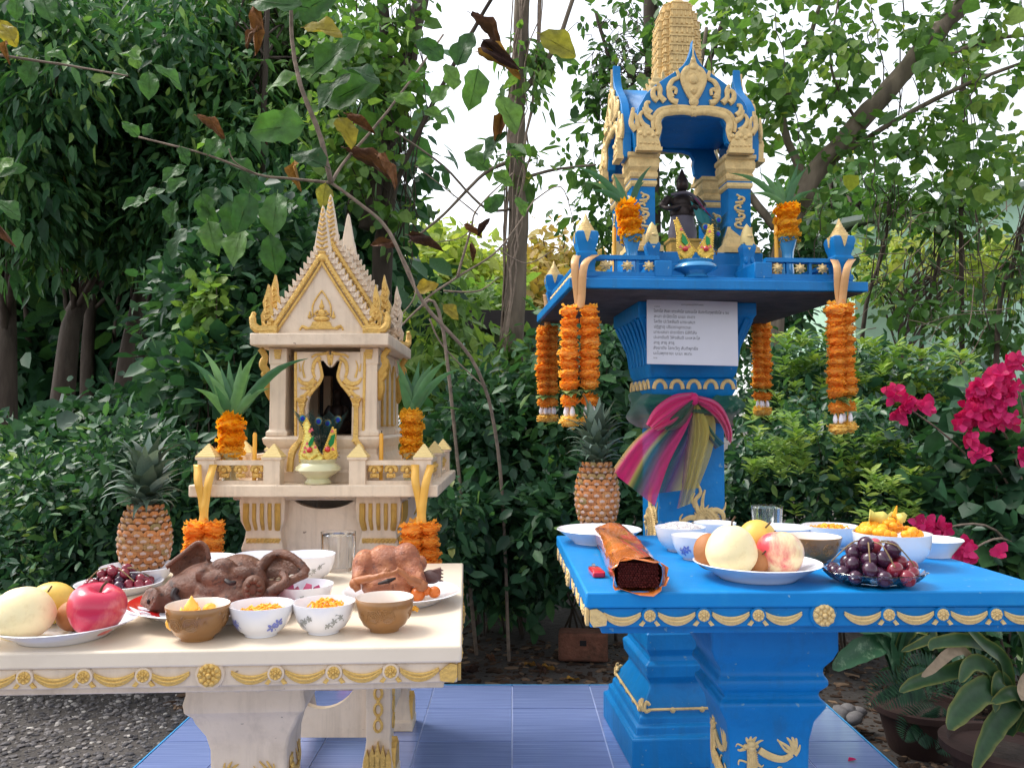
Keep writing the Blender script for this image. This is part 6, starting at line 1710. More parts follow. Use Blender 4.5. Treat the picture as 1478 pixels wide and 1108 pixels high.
# ------------------------------------------------------------------ figures inside the shrines
M['bronze'] = mat('dark_bronze', lin(52,42,40), 0.45, 0.4, var=0.2, bump=0.2)
M['greyrobe'] = mat('grey_stone_robe', lin(92,86,96), 0.6, var=0.2, bump=0.25)
fz = hbz+0.001
fgx = bl(985,330,-0.02)[0]
FW = bw(fgx,-0.02,fz)
fgr = thing('shrine_figure','dark standing deity figure draped in green and pink cloth','figure',FW,BR); fgr.scale = (0.92,0.92,0.80)
MB().loft4([(0.06,0),(0.06,0.01),(0.052,0.015),(0.052,0.07),(0.058,0.075),(0.058,0.085)],ratio=0.7).build('gold_pedestal',M['ochregold'],fgr,bevel=0.002)
b = MB(); b.lathe([(0.050,0.085),(0.052,0.12),(0.044,0.16),(0.040,0.19)],20,sy=0.75); b.build('robe',M['greyrobe'],fgr,smooth=60)
b = MB(); b.sphere((0,0,0.20),0.046,16,12,(1,0.75,0.9)); b.sphere((0,0,0.24),0.042,16,12,(1.05,0.75,0.9)); b.tube([(0,0,0.26),(0,0,0.295)],[0.018,0.014],10); b.sphere((0,-0.004,0.312),0.025,14,12,(0.9,1,1.1)); b.tube([(0,0,0.33),(0,0,0.352),(0,0,0.385)],[0.024,0.014,0.002],12)
for s in (-1,1): b.tube(bez([(s*0.045,0,0.262),(s*0.072,-0.01,0.225),(s*0.05,-0.04,0.205),(s*0.02,-0.048,0.215)],5),[0.016]*6+[0.011]*10,9)
b.sphere((0,-0.024,0.308),0.006,6,5)
fused('body',b,M['bronze'],fgr,0.003,3)
M['pinkchiffon']=None
cl_ = MB().sheet([[(0.02+0.03*k/6,-0.05-0.004*math.sin(k*2),0.225-0.012*j+0.012*math.cos(k)) if False else (0.015+0.012*k+0.006*j,-0.050+0.004*math.sin(k*2.2),0.235-0.020*j-0.010*k) for k in range(6)] for j in range(6)])
M['tealcloth'] = mat('teal_cloth', lin(40,120,120), 0.6, var=0.15); M['magcloth'] = mat('magenta_cloth', lin(176,50,110), 0.6, var=0.15)
cl_.build('teal_drape',M['tealcloth'],fgr,solid=0.002,smooth=180)
MB().sheet([[(0.03+0.008*k+0.010*j,-0.056+0.003*math.sin(k*2.2),0.245-0.014*j-0.010*k) for k in range(4)] for j in range(5)]).build('magenta_drape',M['magcloth'],fgr,solid=0.002,smooth=180)
MB().tube(bez([(-0.05,-0.035,0.262),(0.0,-0.05,0.268),(0.035,-0.05,0.245),(0.055,-0.045,0.215)],5),0.007,7).build('shoulder_sash',M['greyrobe'],fgr)
# elderly couple figurines inside the cream house
for lab,px,Y in (('small dark figurine seated inside the cream house',487,2.62),):
    p = at(px,640,Y); c = Vector((p.x,Y,FLR))
    f = thing('figurine',lab,'figurine',c)
    b = MB(); b.sphere((0,0,0.030),0.036,14,10,(1.1,0.9,0.8)); b.sphere((0,0,0.070),0.026,14,10,(1,0.8,1.2)); b.tube([(0,0,0.09),(0,0,0.112)],[0.012,0.010],8); b.sphere((0,-0.002,0.125),0.017,12,10,(0.95,1,1.15))
    for s in (-1,1): b.tube(bez([(s*0.024,0,0.09),(s*0.036,-0.012,0.06),(s*0.012,-0.034,0.05)],4),0.009,8)
    fused('body',b,M['bronze'],f,0.003,3)

# ------------------------------------------------------------------ paper notice
pO = at(1000,480,2.455); 
nw, nh = 0.280, 0.196
nt_ = thing('paper_notice','laminated white paper notice with printed Thai chant on the blue pillar','notice',Vector((at(999.5,480,2.455).x,2.455,at(999.5,480,2.455).z)),BR)
nt_.rotation_euler = (R(-3), R(1.0), BR)
MB().box(-nw/2,nw/2,-0.0006,0.0006,-nh/2,nh/2).build('sheet',M['paper'],nt_)
LN = [('(คาถาบูชาพระภูมิเจ้าที่ ๒๕๕๙)',0.0062,0.0,0.083,True),('บทสวด',0.0062,-0.117,0.075,False),
 ('โอกาโส สังสะ เทวะหังโส เนกะมะโส อันตะรันตุพุทธังโส ๑ จบ',0.0128,-0.119,0.059,False),
 ('สะมา ปะนิตะโต มะมะ ตะตา',0.0128,-0.119,0.043,False),('โสตัง ปะวิสสันติ มาระเสนา',0.0128,-0.119,0.027,False),
 ('ปฏิฐาตุ ปริเวรานุภาเวนะ',0.0128,-0.119,0.011,False),('มาระเสนา ปะราชิตา นิสีทีสัง',0.0128,-0.120,-0.005,False),
 ('ปะลายันติ วิหิงสันติ มะเหสะโส',0.0128,-0.120,-0.021,False),('สาธุ สาธุ สาธุ',0.0128,-0.120,-0.037,False),
 ('สังฆาตัง โลกะวิทู สันติพุทธัง',0.0128,-0.121,-0.053,False),('นะโมพุทธายะ นะมะ พะทะ',0.0128,-0.121,-0.069,False),('(สาธุ)',0.006,-0.121,-0.081,False)]
for s_, sz, x, z, ctr in LN:
    cu = bpy.data.curves.new('line','FONT'); cu.body = s_; cu.size = sz; cu.resolution_u = 2
    if ctr: cu.align_x = 'CENTER'
    to = bpy.data.objects.new('tmp',cu); COL.objects.link(to)
    me = bpy.data.meshes.new_from_object(to.evaluated_get(bpy.context.evaluated_depsgraph_get())); bpy.data.objects.remove(to)
    me.materials.clear(); me.materials.append(M['ink'])
    xs_ = [v.co.x for v in me.vertices]; k_ = min(1.0, 0.236/max(1e-6,max(xs_)-min(xs_)))
    o_ = link('printed_line',me,nt_,loc=(x,-0.0009,z),rot=(R(90),0,0),sc=(k_*0.98,1,1))

# ------------------------------------------------------------------ chiffon sash tied round the pillar
def chiffon(name, stops, alpha=0.42):
    m = bpy.data.materials.new(name); m.use_nodes = True
    n = m.node_tree.nodes; l = m.node_tree.links; p = n['Principled BSDF']; p.inputs['Roughness'].default_value = 0.55; p.inputs['Sheen Weight'].default_value = 0.4
    a = n.new('ShaderNodeAttribute'); a.attribute_name = 'rnd'
    cr = n.new('ShaderNodeValToRGB'); e = cr.color_ramp.elements
    e[0].position, e[0].color = stops[0][0], stops[0][1]; e[1].position, e[1].color = stops[-1][0], stops[-1][1]
    for q_,c_ in stops[1:-1]: x = e.new(q_); x.color = c_
    l.new(a.outputs['Fac'],cr.inputs[0]); l.new(cr.outputs[0],p.inputs['Base Color'])
    tl_ = n.new('ShaderNodeBsdfTranslucent'); l.new(cr.outputs[0],tl_.inputs['Color'])
    m1 = n.new('ShaderNodeMixShader'); m1.inputs[0].default_value = 0.3; l.new(p.outputs[0],m1.inputs[1]); l.new(tl_.outputs[0],m1.inputs[2])
    tr_ = n.new('ShaderNodeBsdfTransparent'); m2 = n.new('ShaderNodeMixShader'); m2.inputs[0].default_value = alpha
    l.new(m1.outputs[0],m2.inputs[1]); l.new(tr_.outputs[0],m2.inputs[2]); l.new(m2.outputs[0],n['Material Output'].inputs['Surface'])
    return m
PK,GN,YL,PU = lin(222,24,116), lin(0,104,78), lin(196,178,84), lin(120,60,110)
M['ch_tail'] = chiffon('chiffon_tail',[(0.0,YL),(0.10,PK),(0.36,PK),(0.42,YL),(0.52,GN),(0.68,PU),(0.84,PK),(1.0,PK)],0.24)
M['ch_tail2'] = chiffon('chiffon_tail_green',[(0.0,GN),(0.35,GN),(0.5,PU),(0.68,YL),(0.85,YL),(1.0,lin(210,190,90))],0.34)
M['ch_pink'] = chiffon('chiffon_pink',[(0.0,PK),(0.75,PK),(1.0,lin(190,60,90))],0.06)
M['ch_green'] = chiffon('chiffon_green',[(0.0,GN),(0.6,lin(20,90,66)),(1.0,lin(120,70,70))],0.22)
sash = thing('sash','pink, green and yellow chiffon sash tied in a bow on the blue pillar','sash',Vector((at(1001,576,2.53).x,2.53,at(1001,576,2.53).z)))
SO = sash.location.copy()
def cloth(name, m, left, right, Y0, Y1, folds, amp, ncol=33, nrow=22, u0=0.0, u1=1.0, bulge=0.0):
    """cloth between two edge curves (pixel polylines), pleated"""
    Lc, Rc = bez([(x,y,0) for x,y in left],8), bez([(x,y,0) for x,y in right],8)
    def samp(C,t):
        f = t*(len(C)-1); i = min(int(f),len(C)-2); return C[i].lerp(C[i+1],f-i)
    rows=[]; U=[]
    for j in range(nrow):
        t_ = j/(nrow-1); a,b = samp(Lc,t_),samp(Rc,t_); row=[]
        for k in range(ncol):
            u = k/(ncol-1); p = a.lerp(b,u)
            yv = lerp(Y0,Y1,t_) + amp*(0.25+0.75*t_)*math.sin(folds*2*math.pi*u+2.0*t_) + amp*0.4*math.sin(folds*5.1*u+5*t_) - bulge*math.sin(math.pi*u)
            w_ = at(p.x,p.y,yv); row.append(w_-SO); U.append(lerp(u0,u1,u))
        rows.append(row)
    me = MB().sheet(rows).mesh(name,m,180)
    a_ = me.attributes.new('rnd','FLOAT','POINT'); a_.data.foreach_set('value',U)
    return obj(name,me,sash)
cloth('tail',M['ch_tail'],[(994,578),(956,604),(915,636),(882,680)],[(1005,584),(990,620),(965,670),(945,730)],2.545,2.46,3.3,0.010)
cloth('tail',M['ch_tail2'],[(997,580),(970,622),(940,665),(918,716)],[(1012,580),(1032,606),(1028,650),(1008,704)],2.55,2.52,3.4,0.009)
cloth('tail',M['ch_tail2'],[(1000,582),(990,640),(985,690),(977,734)],[(1008,584),(1024,620),(1014,670),(998,726)],2.535,2.50,3,0.008,u0=0.5,u1=1.0)
cloth('bow_loop',M['ch_pink'],[(1000,566),(972,570),(946,588),(932,612)],[(1002,580),(986,598),(970,614),(950,622)],2.54,2.485,3,0.010,bulge=0.02)
cloth('bow_loop',M['ch_green'],[(998,574),(976,590),(962,604),(958,618)],[(1003,582),(996,600),(984,616),(966,622)],2.53,2.50,2,0.008,bulge=0.015)
cloth('bow_loop',M['ch_pink'],[(1004,570),(1030,577),(1046,592),(1057,622),(1055,640)],[(1003,580),(1018,590),(1032,602),(1042,616),(1048,632)],2.54,2.50,3,0.010,bulge=0.02)
cloth('bow_loop',M['ch_green'],[(1004,578),(1020,600),(1030,622),(1046,640)],[(1000,582),(1008,604),(1020,630),(1032,648)],2.55,2.53,2,0.006)
# wrapped band round the pillar
rows=[]; U=[]
for j in range(9):
    t_ = j/8; z = 1.125-0.125*t_
    row=[]
    for k in range(49):
        a = 2*math.pi*k/48; c_,s_ = math.cos(a),math.sin(a)
        rr = (0.132+0.012*math.sin(t_*9+a*3)+0.024*math.sin(math.pi*t_))/max(abs(c_),abs(s_))**0.85
        pinch = max(0,math.cos(a+math.pi/2))**6; zz = lerp(z,1.058,pinch*0.7)+0.004*math.sin(6*a)
        row.append(bw(rr*c_,rr*s_,zz)-SO); U.append(t_)
    rows.append(row)
me = MB().sheet(rows).mesh('wrap',M['ch_green'],180); a_ = me.attributes.new('rnd','FLOAT','POINT'); a_.data.foreach_set('value',U); obj('wrap',me,sash)
kn = MB().sphere((0,-0.005,0),0.016,14,10,(1,0.8,1.25)); me = kn.mesh('knot',M['ch_pink'],180); obj('knot',me,sash)
# ------------------------------------------------------------------ foliage tools
TPL = {
 'oval':  [(0,0,0),(0.46,0.30,0.10),(0.42,0.66,0.08),(0,1,-0.10),(-0.42,0.66,0.08),(-0.46,0.30,0.10)],
 'lance': [(0,0,0),(0.50,0.28,0.12),(0.34,0.66,0.06),(0,1,-0.16),(-0.34,0.66,0.06),(-0.50,0.28,0.12)],
 'round': [(0,0.06,0),(0.50,0.14,0.08),(0.50,0.62,0.06),(0,1,-0.12),(-0.50,0.62,0.06),(-0.50,0.14,0.08)],
 'bract': [(0,0,0),(0.5,0.42,0.22),(0.30,0.82,0.12),(0,1,0.02),(-0.30,0.82,0.12),(-0.5,0.42,0.22)],
}
def leaf_mesh(name, P, D, Nrm, L, W, rnd, m, tpl='oval'):
    """P points, D leaf axes, Nrm approximate normals (all n x 3), L lengths, W widths"""
    T = np.array(TPL[tpl]); n = len(P)
    D = D/np.linalg.norm(D,axis=1,keepdims=True)
    Sd = np.cross(D,Nrm); Sd /= (np.linalg.norm(Sd,axis=1,keepdims=True)+1e-9)
    N2 = np.cross(Sd,D)
    V = P[:,None,:] + Sd[:,None,:]*(T[None,:,0:1]*W[:,None,None]) + D[:,None,:]*(T[None,:,1:2]*L[:,None,None]) + N2[:,None,:]*(T[None,:,2:3]*W[:,None,None])
    V = V.reshape(-1,3)
    base = (np.arange(n)*6)[:,None]
    F_ = np.concatenate([base+np.array([[0,1,2,3]]),base+np.array([[0,3,4,5]])],1).reshape(-1,4)
    me = bpy.data.meshes.new(name)
    me.vertices.add(len(V)); me.vertices.foreach_set('co',V.astype(np.float32).ravel())
    me.loops.add(F_.size); me.loops.foreach_set('vertex_index',F_.astype(np.int32).ravel())
    me.polygons.add(len(F_)); me.polygons.foreach_set('loop_start',(np.arange(len(F_))*4).astype(np.int32)); me.polygons.foreach_set('loop_total',np.full(len(F_),4,np.int32))
    me.update(calc_edges=True)
    a = me.attributes.new('rnd','FLOAT','POINT'); a.data.foreach_set('value',np.repeat(rnd,6).astype(np.float32))
    me.materials.append(m)
    return me
def clumps(blobs, per, spread, n_clump):
    """blobs: (px,py,Y, rx px, ry px, rY m, weight). returns leaf base points, clump-centre directions"""
    wts = np.array([b[6]*b[3]*b[4] for b in blobs],float); wts /= wts.sum()
    idx = nrg.choice(len(blobs), n_clump, p=wts)
    C = np.zeros((n_clump,3))
    for i,k in enumerate(idx):
        px,py,Y,rx,ry,rY,_ = blobs[k]
        v = nrg.normal(size=3); v /= np.linalg.norm(v); v *= nrg.random()**0.45
        yy = Y+v[1]*rY; p = at(px+v[0]*rx*Y/yy, py+v[2]*ry*Y/yy, yy); C[i] = (p.x,p.y,p.z)
    rad = spread*nrg.uniform(0.6,1.5,n_clump)
    Q = np.repeat(C,per,0); off = nrg.normal(size=(n_clump*per,3)); off /= (np.linalg.norm(off,axis=1,keepdims=True)+1e-9)
    off *= (nrg.random((n_clump*per,1))**0.5)
    P = Q + off*np.repeat(rad,per)[:,None]
    return P, off, np.repeat(nrg.random(n_clump),per), C
def leaves(name, parent, blobs, n_clump, per, spread, size, asp, m, tpl='oval', droop=0.5, jitter=0.9, kind='stuff', zmin=GZ+0.02, crange=0.5):
    P, off, cr, C = clumps(blobs, per, spread, n_clump)
    n = len(P); keep = P[:,2] > zmin
    # leaves clear of the shrines and tables
    boxes = [(-1.0,0.05,1.2,3.02,0.55,1.85),(0.05,1.15,1.3,3.15,0.6,2.5),(-1.1,1.12,0.0,3.2,-1,0.5)]
    for x0,x1,y0,y1,z0,z1 in boxes:
        keep &= ~((P[:,0]>x0)&(P[:,0]<x1)&(P[:,1]>y0)&(P[:,1]<y1)&(P[:,2]>z0)&(P[:,2]<z1))
    P, off, cr = P[keep], off[keep], cr[keep]; n = len(P)
    D = off*0.8 + nrg.normal(size=(n,3))*0.45*jitter; D[:,2] -= droop
    Nn = nrg.normal(size=(n,3))*0.55; Nn[:,2] += 1.0; Nn[:,1] -= 0.25
    L = size*np.clip(np.exp(nrg.normal(0,0.34,n)),0.4,2.0); W = L*asp*nrg.uniform(0.8,1.2,n)
    rnd = np.clip(cr*crange+nrg.random(n)*(1-crange),0,1)
    me = leaf_mesh(name,P,D,Nn,L,W,rnd,m,tpl)
    o = obj(name,me,parent)
    if parent is not None: o['kind'] = kind
    return o, C
def thing_at(name,label,cat,p,group=None): return thing(name,label,cat,p,0,group)
def px_path(pts): return [at(*p) for p in pts]
def limb(mb, pts, r0, r1, n=7, wob=0.0):
    c = bez(px_path(pts),5)
    if wob: c = [p+Vector((rng.uniform(-wob,wob),rng.uniform(-wob,wob),0)) for p in c]
    mb.tube(c,[lerp(r0,r1,i/(len(c)-1)) for i in range(len(c))],n)
    return c
# leaf colours (some carry sunlight and shadow tints)
M['lfdark'] = ramp_mat('dark_green_leaf', [(0,lin(34,62,46)),(0.5,lin(50,88,60)),(0.9,lin(80,120,72)),(0.975,lin(118,146,78)),(1,lin(176,140,70))], 0.45, 0.32)  # greens darkened and tinted teal like foliage in shadow
M['lfwood'] = ramp_mat('wood_leaf', [(0,lin(42,76,54)),(0.45,lin(62,106,68)),(0.8,lin(96,138,80)),(0.98,lin(150,176,98)),(1,lin(196,160,80))], 0.45, 0.42)
M['lfmid'] = ramp_mat('mid_green_leaf', [(0,lin(44,74,42)),(0.5,lin(70,108,54)),(0.9,lin(98,134,66)),(1,lin(140,160,80))], 0.5, 0.34)
M['lflight'] = ramp_mat('light_green_leaf', [(0,lin(72,104,52)),(0.5,lin(104,138,66)),(1,lin(156,178,92))], 0.5, 0.38)
M['lfsun'] = ramp_mat('sunlit_leaf', [(0,lin(110,134,58)),(0.5,lin(148,166,76)),(1,lin(196,196,104))], 0.55, 0.42)  # yellow of sunlit foliage put into the leaf colour
M['lfvine'] = ramp_mat('vine_leaf', [(0,lin(58,92,50)),(0.6,lin(92,128,66)),(0.95,lin(136,158,82)),(1,lin(190,180,70))], 0.5, 0.5)
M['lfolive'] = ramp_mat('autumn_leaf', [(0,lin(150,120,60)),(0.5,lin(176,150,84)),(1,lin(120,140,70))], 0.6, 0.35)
M['tip'] = ramp_mat('young_tip_leaf', [(0,lin(66,104,56)),(0.55,lin(110,146,70)),(1,lin(168,186,92))], 0.45, 0.34)
M['hedge'] = ramp_mat('glossy_hedge_leaf', [(0,lin(34,66,50)),(0.55,lin(54,94,66)),(0.85,lin(90,130,70)),(1,lin(150,172,84))], 0.38, 0.26, spec=0.5)  # teal cast of leaf shadows mixed into the greens
M['magenta'] = ramp_mat('bougainvillea_bract', [(0,lin(176,14,84)),(0.5,lin(206,26,104)),(1,lin(226,60,130))], 0.6, 0.35, tcol=0.9)

# ------------------------------------------------------------------ far background: sunlit trees, houses
M['mint'] = mat('mint_green_wall', lin(186,222,198), 0.8, var=0.08, bump=0.1, dirt=lin(110,146,122), dscale=3, damt=0.5)
M['sagewall'] = mat('sage_green_wall', lin(128,150,104), 0.85, var=0.1, dirt=lin(90,106,76), dscale=3, damt=0.5)
M['darkroof'] = mat('dark_corrugated_roof', lin(50,44,44), 0.7, var=0.2)
M['shade'] = mat('dark_window', lin(20,22,24), 0.3)
# mint house on the right
a, b = at(1215,540,9.5), at(1478,540,9.5)
h1 = thing('house','pale mint green house wall behind the thicket','house',(at(1360,560,9.5).x,9.5,0.1))
zr, zl = at(1478,262,9.5).z, at(1150,330,9.5).z
xl, xr = at(1235,500,9.5).x-h1.location.x, at(1560,500,9.5).x-h1.location.x
MB().prism([(xl,-0.3),(xr,-0.3),(xr,zr-0.1),(xl,zl-0.1)],0,2.5).build('wall',M['mint'],h1)
MB().prism([(xl-0.3,zl-0.12),(xr+0.3,zr-0.02),(xr+0.3,zr+0.04),(xl-0.3,zl-0.06)],-0.3,2.8).build('roof',mat('pale_roof_sheet',lin(150,160,150),0.6),h1)
# sage house with dark roof in the middle
h2 = thing('house','sage green house with dark roof glimpsed behind the grey trunk','house',(at(740,560,11).x,11,0.1))
f = lambda px,py: (at(px,py,11).x-h2.location.x, at(px,py,11).z-0.1)
x0,_ = f(655,560); x1,_ = f(905,560); zt_ = f(700,478)[1]
MB().box(x0,x1,0.3,4,-0.3,zt_).build('wall',M['sagewall'],h2)
MB().prism([(x0-0.35,zt_-0.02),(x1+0.35,zt_-0.02),(x1+0.1,zt_+0.22),(x0-0.1,zt_+0.22)],-0.5,4.2).build('roof',M['darkroof'],h2)
for k in range(26):
    pass
for px in (663,):
    c,_ = f(px,560); MB().box(c-0.09,c+0.09,-0.35,-0.15,-0.3,zt_).build('column',M['mint'],h2,bevel=0.02)
for px0,px1 in ((676,716),(770,800)):
    a_,_ = f(px0,560); b_,_ = f(px1,560)
    w_ = MB().box(a_,b_,0.27,0.31,0.2,zt_-0.15).build('window',M['shade'],h2); MB().box(a_-0.04,b_+0.04,0.24,0.2999,0.14,0.20).build('sill',M['mint'],w_)

def far_tree(label, blobs, trunk, m, n, per, size, spread, Y, group=None, tpl='oval', asp=0.55, barkm=None, crange=0.5, droop=0.5):
    base = at(trunk[0][0],trunk[0][1],trunk[0][2]); base.z = GZ
    t = thing_at('tree',label,'tree',base,group)
    mb = MB(); c = limb(mb,trunk,trunk[0][3] if len(trunk[0])>3 else 0.1,0.03)if False else None
    pts = [at(p[0],p[1],p[2]) for p in trunk]; pts[0].z = GZ-0.05
    cc = bez(pts,5); r0 = trunk[0][3]
    mb.tube([p-base for p in cc],[lerp(r0,r0*0.35,i/(len(cc)-1)) for i in range(len(cc))],8)
    tr = mb.build('trunk',barkm or M['darkbark'],t,smooth=180)
    o, C = leaves('crown',t,blobs,n,per,spread,size,asp,m,tpl,crange=crange,droop=droop)
    o.location = -base
    # branches to a share of the clumps
    br = MB()
    for k in nrg.choice(len(C),min(len(C),40),replace=False):
        q = Vector(C[k]); s = cc[int(len(cc)*rng.uniform(0.45,0.95))]
        mid = s.lerp(q,0.5)+Vector((0,0,0.15*(q-s).length))
        br.tube([p-base for p in bez([s,mid,q],4)],[r0*lerp(0.28,0.07,i/8) for i in range(9)],5)
    br.build('branches',barkm or M['darkbark'],t,smooth=180)
    return t
FT = 'distant trees'
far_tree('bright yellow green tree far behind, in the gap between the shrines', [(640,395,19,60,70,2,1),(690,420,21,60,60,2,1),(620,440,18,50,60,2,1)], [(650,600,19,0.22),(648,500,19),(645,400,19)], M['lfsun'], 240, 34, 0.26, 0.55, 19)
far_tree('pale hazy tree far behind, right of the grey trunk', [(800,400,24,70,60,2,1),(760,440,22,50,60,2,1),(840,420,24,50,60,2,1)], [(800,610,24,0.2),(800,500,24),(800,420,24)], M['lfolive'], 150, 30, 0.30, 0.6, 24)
far_tree('soft green tree far behind, above the sage house', [(720,470,15,60,40,1.5,1),(680,470,14,50,50,1.5,1)], [(720,620,15,0.18),(718,540,15),(715,460,15)], M['lflight'], 160, 30, 0.20, 0.45, 15)
far_tree('tall feathery grey green tree beyond the mint house', [(1190,270,16,60,70,2,1),(1240,300,15,60,50,2,0.8)], [(1190,620,16,0.2),(1192,400,16),(1195,270,16)], M['lfmid'], 70, 22, 0.20, 0.5, 16)
far_tree('bright lime shrub tree in front of the mint house', [(1250,390,8.6,40,40,0.5,1),(1330,350,8.8,50,30,0.5,0.8),(1430,380,8.6,50,60,0.5,0.9)], [(1300,640,8.6,0.05),(1300,520,8.6),(1302,410,8.6)], M['lfsun'], 60, 22, 0.10, 0.2, 8.6)

# ------------------------------------------------------------------ left wood: dark trunks and drooping canopy
WOOD = 'trees of the dark wood on the left'
def wood_tree(label, trunk, r0, blobs, n, per, m=None, size=0.105, asp=0.36, spread=0.30):
    t = far_tree(label, blobs, [(*trunk[0],r0)]+trunk[1:], m or M['lfwood'], int(n*1.25), per, size, spread, 0, WOOD, 'lance', asp, M['darkbark'], crange=0.7, droop=0.75)
    return t
wood_tree('slim leaning tree with forked pale trunk in the dark wood', [(70,700,8.2),(92,560,8.2),(108,450,8.3),(150,385,8.4),(170,250,8.5)], 0.13, [(160,180,7.6,150,150,1.2,1),(80,100,7.0,130,120,1.0,1),(220,300,7.0,100,80,1.0,0.8)], 330, 40)
wood_tree('straight mottled tree trunk rising in the dark wood', [(170,690,7.6),(178,560,7.6),(205,420,7.7),(230,330,7.7),(240,150,7.7)], 0.10, [(280,120,7.4,150,130,1.2,1),(320,230,6.6,110,110,0.9,1),(220,60,6.6,150,90,1.0,1)], 330, 40)
wood_tree('thick dark tree trunk at the edge of the wood', [(5,760,7.0),(8,560,7.0),(10,400,7.1),(5,200,7.2)], 0.12, [(30,80,6.0,120,120,1.0,1),(10,260,6.4,110,110,0.8,1),(100,330,7.4,110,70,0.8,0.8)], 300, 40)
wood_tree('pale slender sapling trunk with a light crown', [(376,640,6.2),(378,420,6.2),(380,190,6.2),(386,20,6.2),(388,-120,6.2)], 0.035, [(390,80,7.0,110,140,0.7,1),(430,160,7.2,80,110,0.7,0.6),(330,330,7.0,100,90,0.6,1)], 190, 36, M['lfmid'], 0.11)
wood_tree('dark trunk half hidden behind the vine covered thicket', [(215,640,9.0),(205,500,9.0),(230,380,9.0),(260,200,9.0)], 0.10, [(120,-60,8.5,240,70,1.2,1),(340,-20,8.5,160,80,1.2,0.8),(330,420,9.2,120,90,0.8,0.8)], 200, 34, None, 0.16)
wood_tree('narrow dark trunk deep in the wood', [(130,670,9.6),(126,520,9.6),(140,360,9.6),(150,200,9.6)], 0.10, [(60,200,9.6,200,140,1.5,1),(240,220,9.8,200,140,1.5,1)], 330, 34, None, 0.18)
# the wood's depth: one dark mass behind the trunks
o, _ = leaves('woodland', None, [(120,420,12.5,360,230,1.8,1),(300,250,12.5,330,240,1.8,1),(80,560,11.5,240,110,1.2,1.3),(260,560,11,170,110,1.0,1.2),(450,420,12,130,170,1.2,0.8),(60,120,12,260,220,1.8,1)], 1500, 22, 0.75, 0.34, 0.5, M['lfdark'])
tag(o,'deep dark mass of woodland behind the trunks','woodland',kind='stuff')
tr = MB()
for k in range(26):
    px = rng.uniform(-20,330); Y = rng.uniform(9.5,12); p = at(px,640,Y); q = at(px+rng.uniform(-45,60),330,Y)
    tr.tube([Vector((p.x,Y,GZ)),p.lerp(q,0.5)+Vector((rng.uniform(-0.1,0.1),0,0)),q],[rng.uniform(0.03,0.08),0.035,0.02],6)
tg = tr.build('woodland_stems',M['darkbark'],None,smooth=180); tag(tg,'thicket of thin stems deep in the dark wood','woodland',kind='stuff')

# ------------------------------------------------------------------ middle trees
def branchy(name,label,cat,paths,barkm,big=None,blobs=None,m=None,n=60,per=18,size=0.09,spread=0.16,tpl='round',asp=0.8,group=None,vines=0):
    base = at(*paths[0][0][:3]); base.z = GZ
    t = thing_at(name,label,cat,base,group)
    for i,(pts,r0,r1) in enumerate([(p,a,b) for p,a,b in [(q[0:1] and q) if False else (q[:-2],q[-2],q[-1]) for q in [list(pp) for pp in paths]]]):
        w_ = [at(*p) for p in pts]
        if i == 0: w_[0].z = GZ-0.05
        c = bez(w_,6)
        MB().tube([p-base+Vector((rng.uniform(-1,1)*r0*0.12,rng.uniform(-1,1)*r0*0.12,0)) for p in c],[lerp(r0,r1,k/(len(c)-1))*rng.uniform(0.93,1.07) for k in range(len(c))],9 if r0>0.03 else 6).build('trunk' if i==0 else 'branch',barkm,t,smooth=180)
    if blobs:
        o,_ = leaves('crown',t,blobs,n,per,spread,size,asp,m,tpl); o.location = -base
    return t,base
# grey tree trunk standing between the shrines
T,TB = branchy('tree','straight grey tree trunk with clinging vines between the two shrines','tree',[
  ((712,900,4.9),(735,700,4.9),(738,520,4.9),(748,330,4.9),(745,180,4.9),(752,40,4.9),(765,-140,4.9),0.075,0.045),
  ((748,230,4.9),(700,250,4.85),(640,310,4.8),(590,350,4.75),0.014,0.006),((746,260,4.9),(800,245,4.95),(860,238,5.0),0.012,0.006),
  ((750,140,4.9),(800,70,4.9),(830,-10,4.9),0.02,0.012),((745,300,4.9),(700,300,4.8),(640,240,4.75),(570,190,4.7),0.010,0.005)],M['bark'],
  blobs=[(770,110,4.9,40,60,0.3,1),(745,240,4.85,40,40,0.3,0.8),(745,600,4.8,40,120,0.3,1),(740,760,4.7,60,110,0.35,1.2)],m=M['lfvine'],n=120,per=14,size=0.075,spread=0.12,tpl='lance',asp=0.5)
vn = MB()
for k in range(9):
    ph = rng.uniform(0,6.28); pts=[]
    for i in range(30):
        s = i/29; p = at(lerp(712,762,s)+10*math.sin(ph), lerp(880,-60,s), 4.9); a = ph+s*rng.uniform(3,4)
        pts.append(p-TB+Vector((0.085*math.cos(a),0.085*math.sin(a)-0.02,0)))
    vn.tube(pts,rng.uniform(0.003,0.008),5)
vn.build('vines',M['twig'],T,smooth=180)
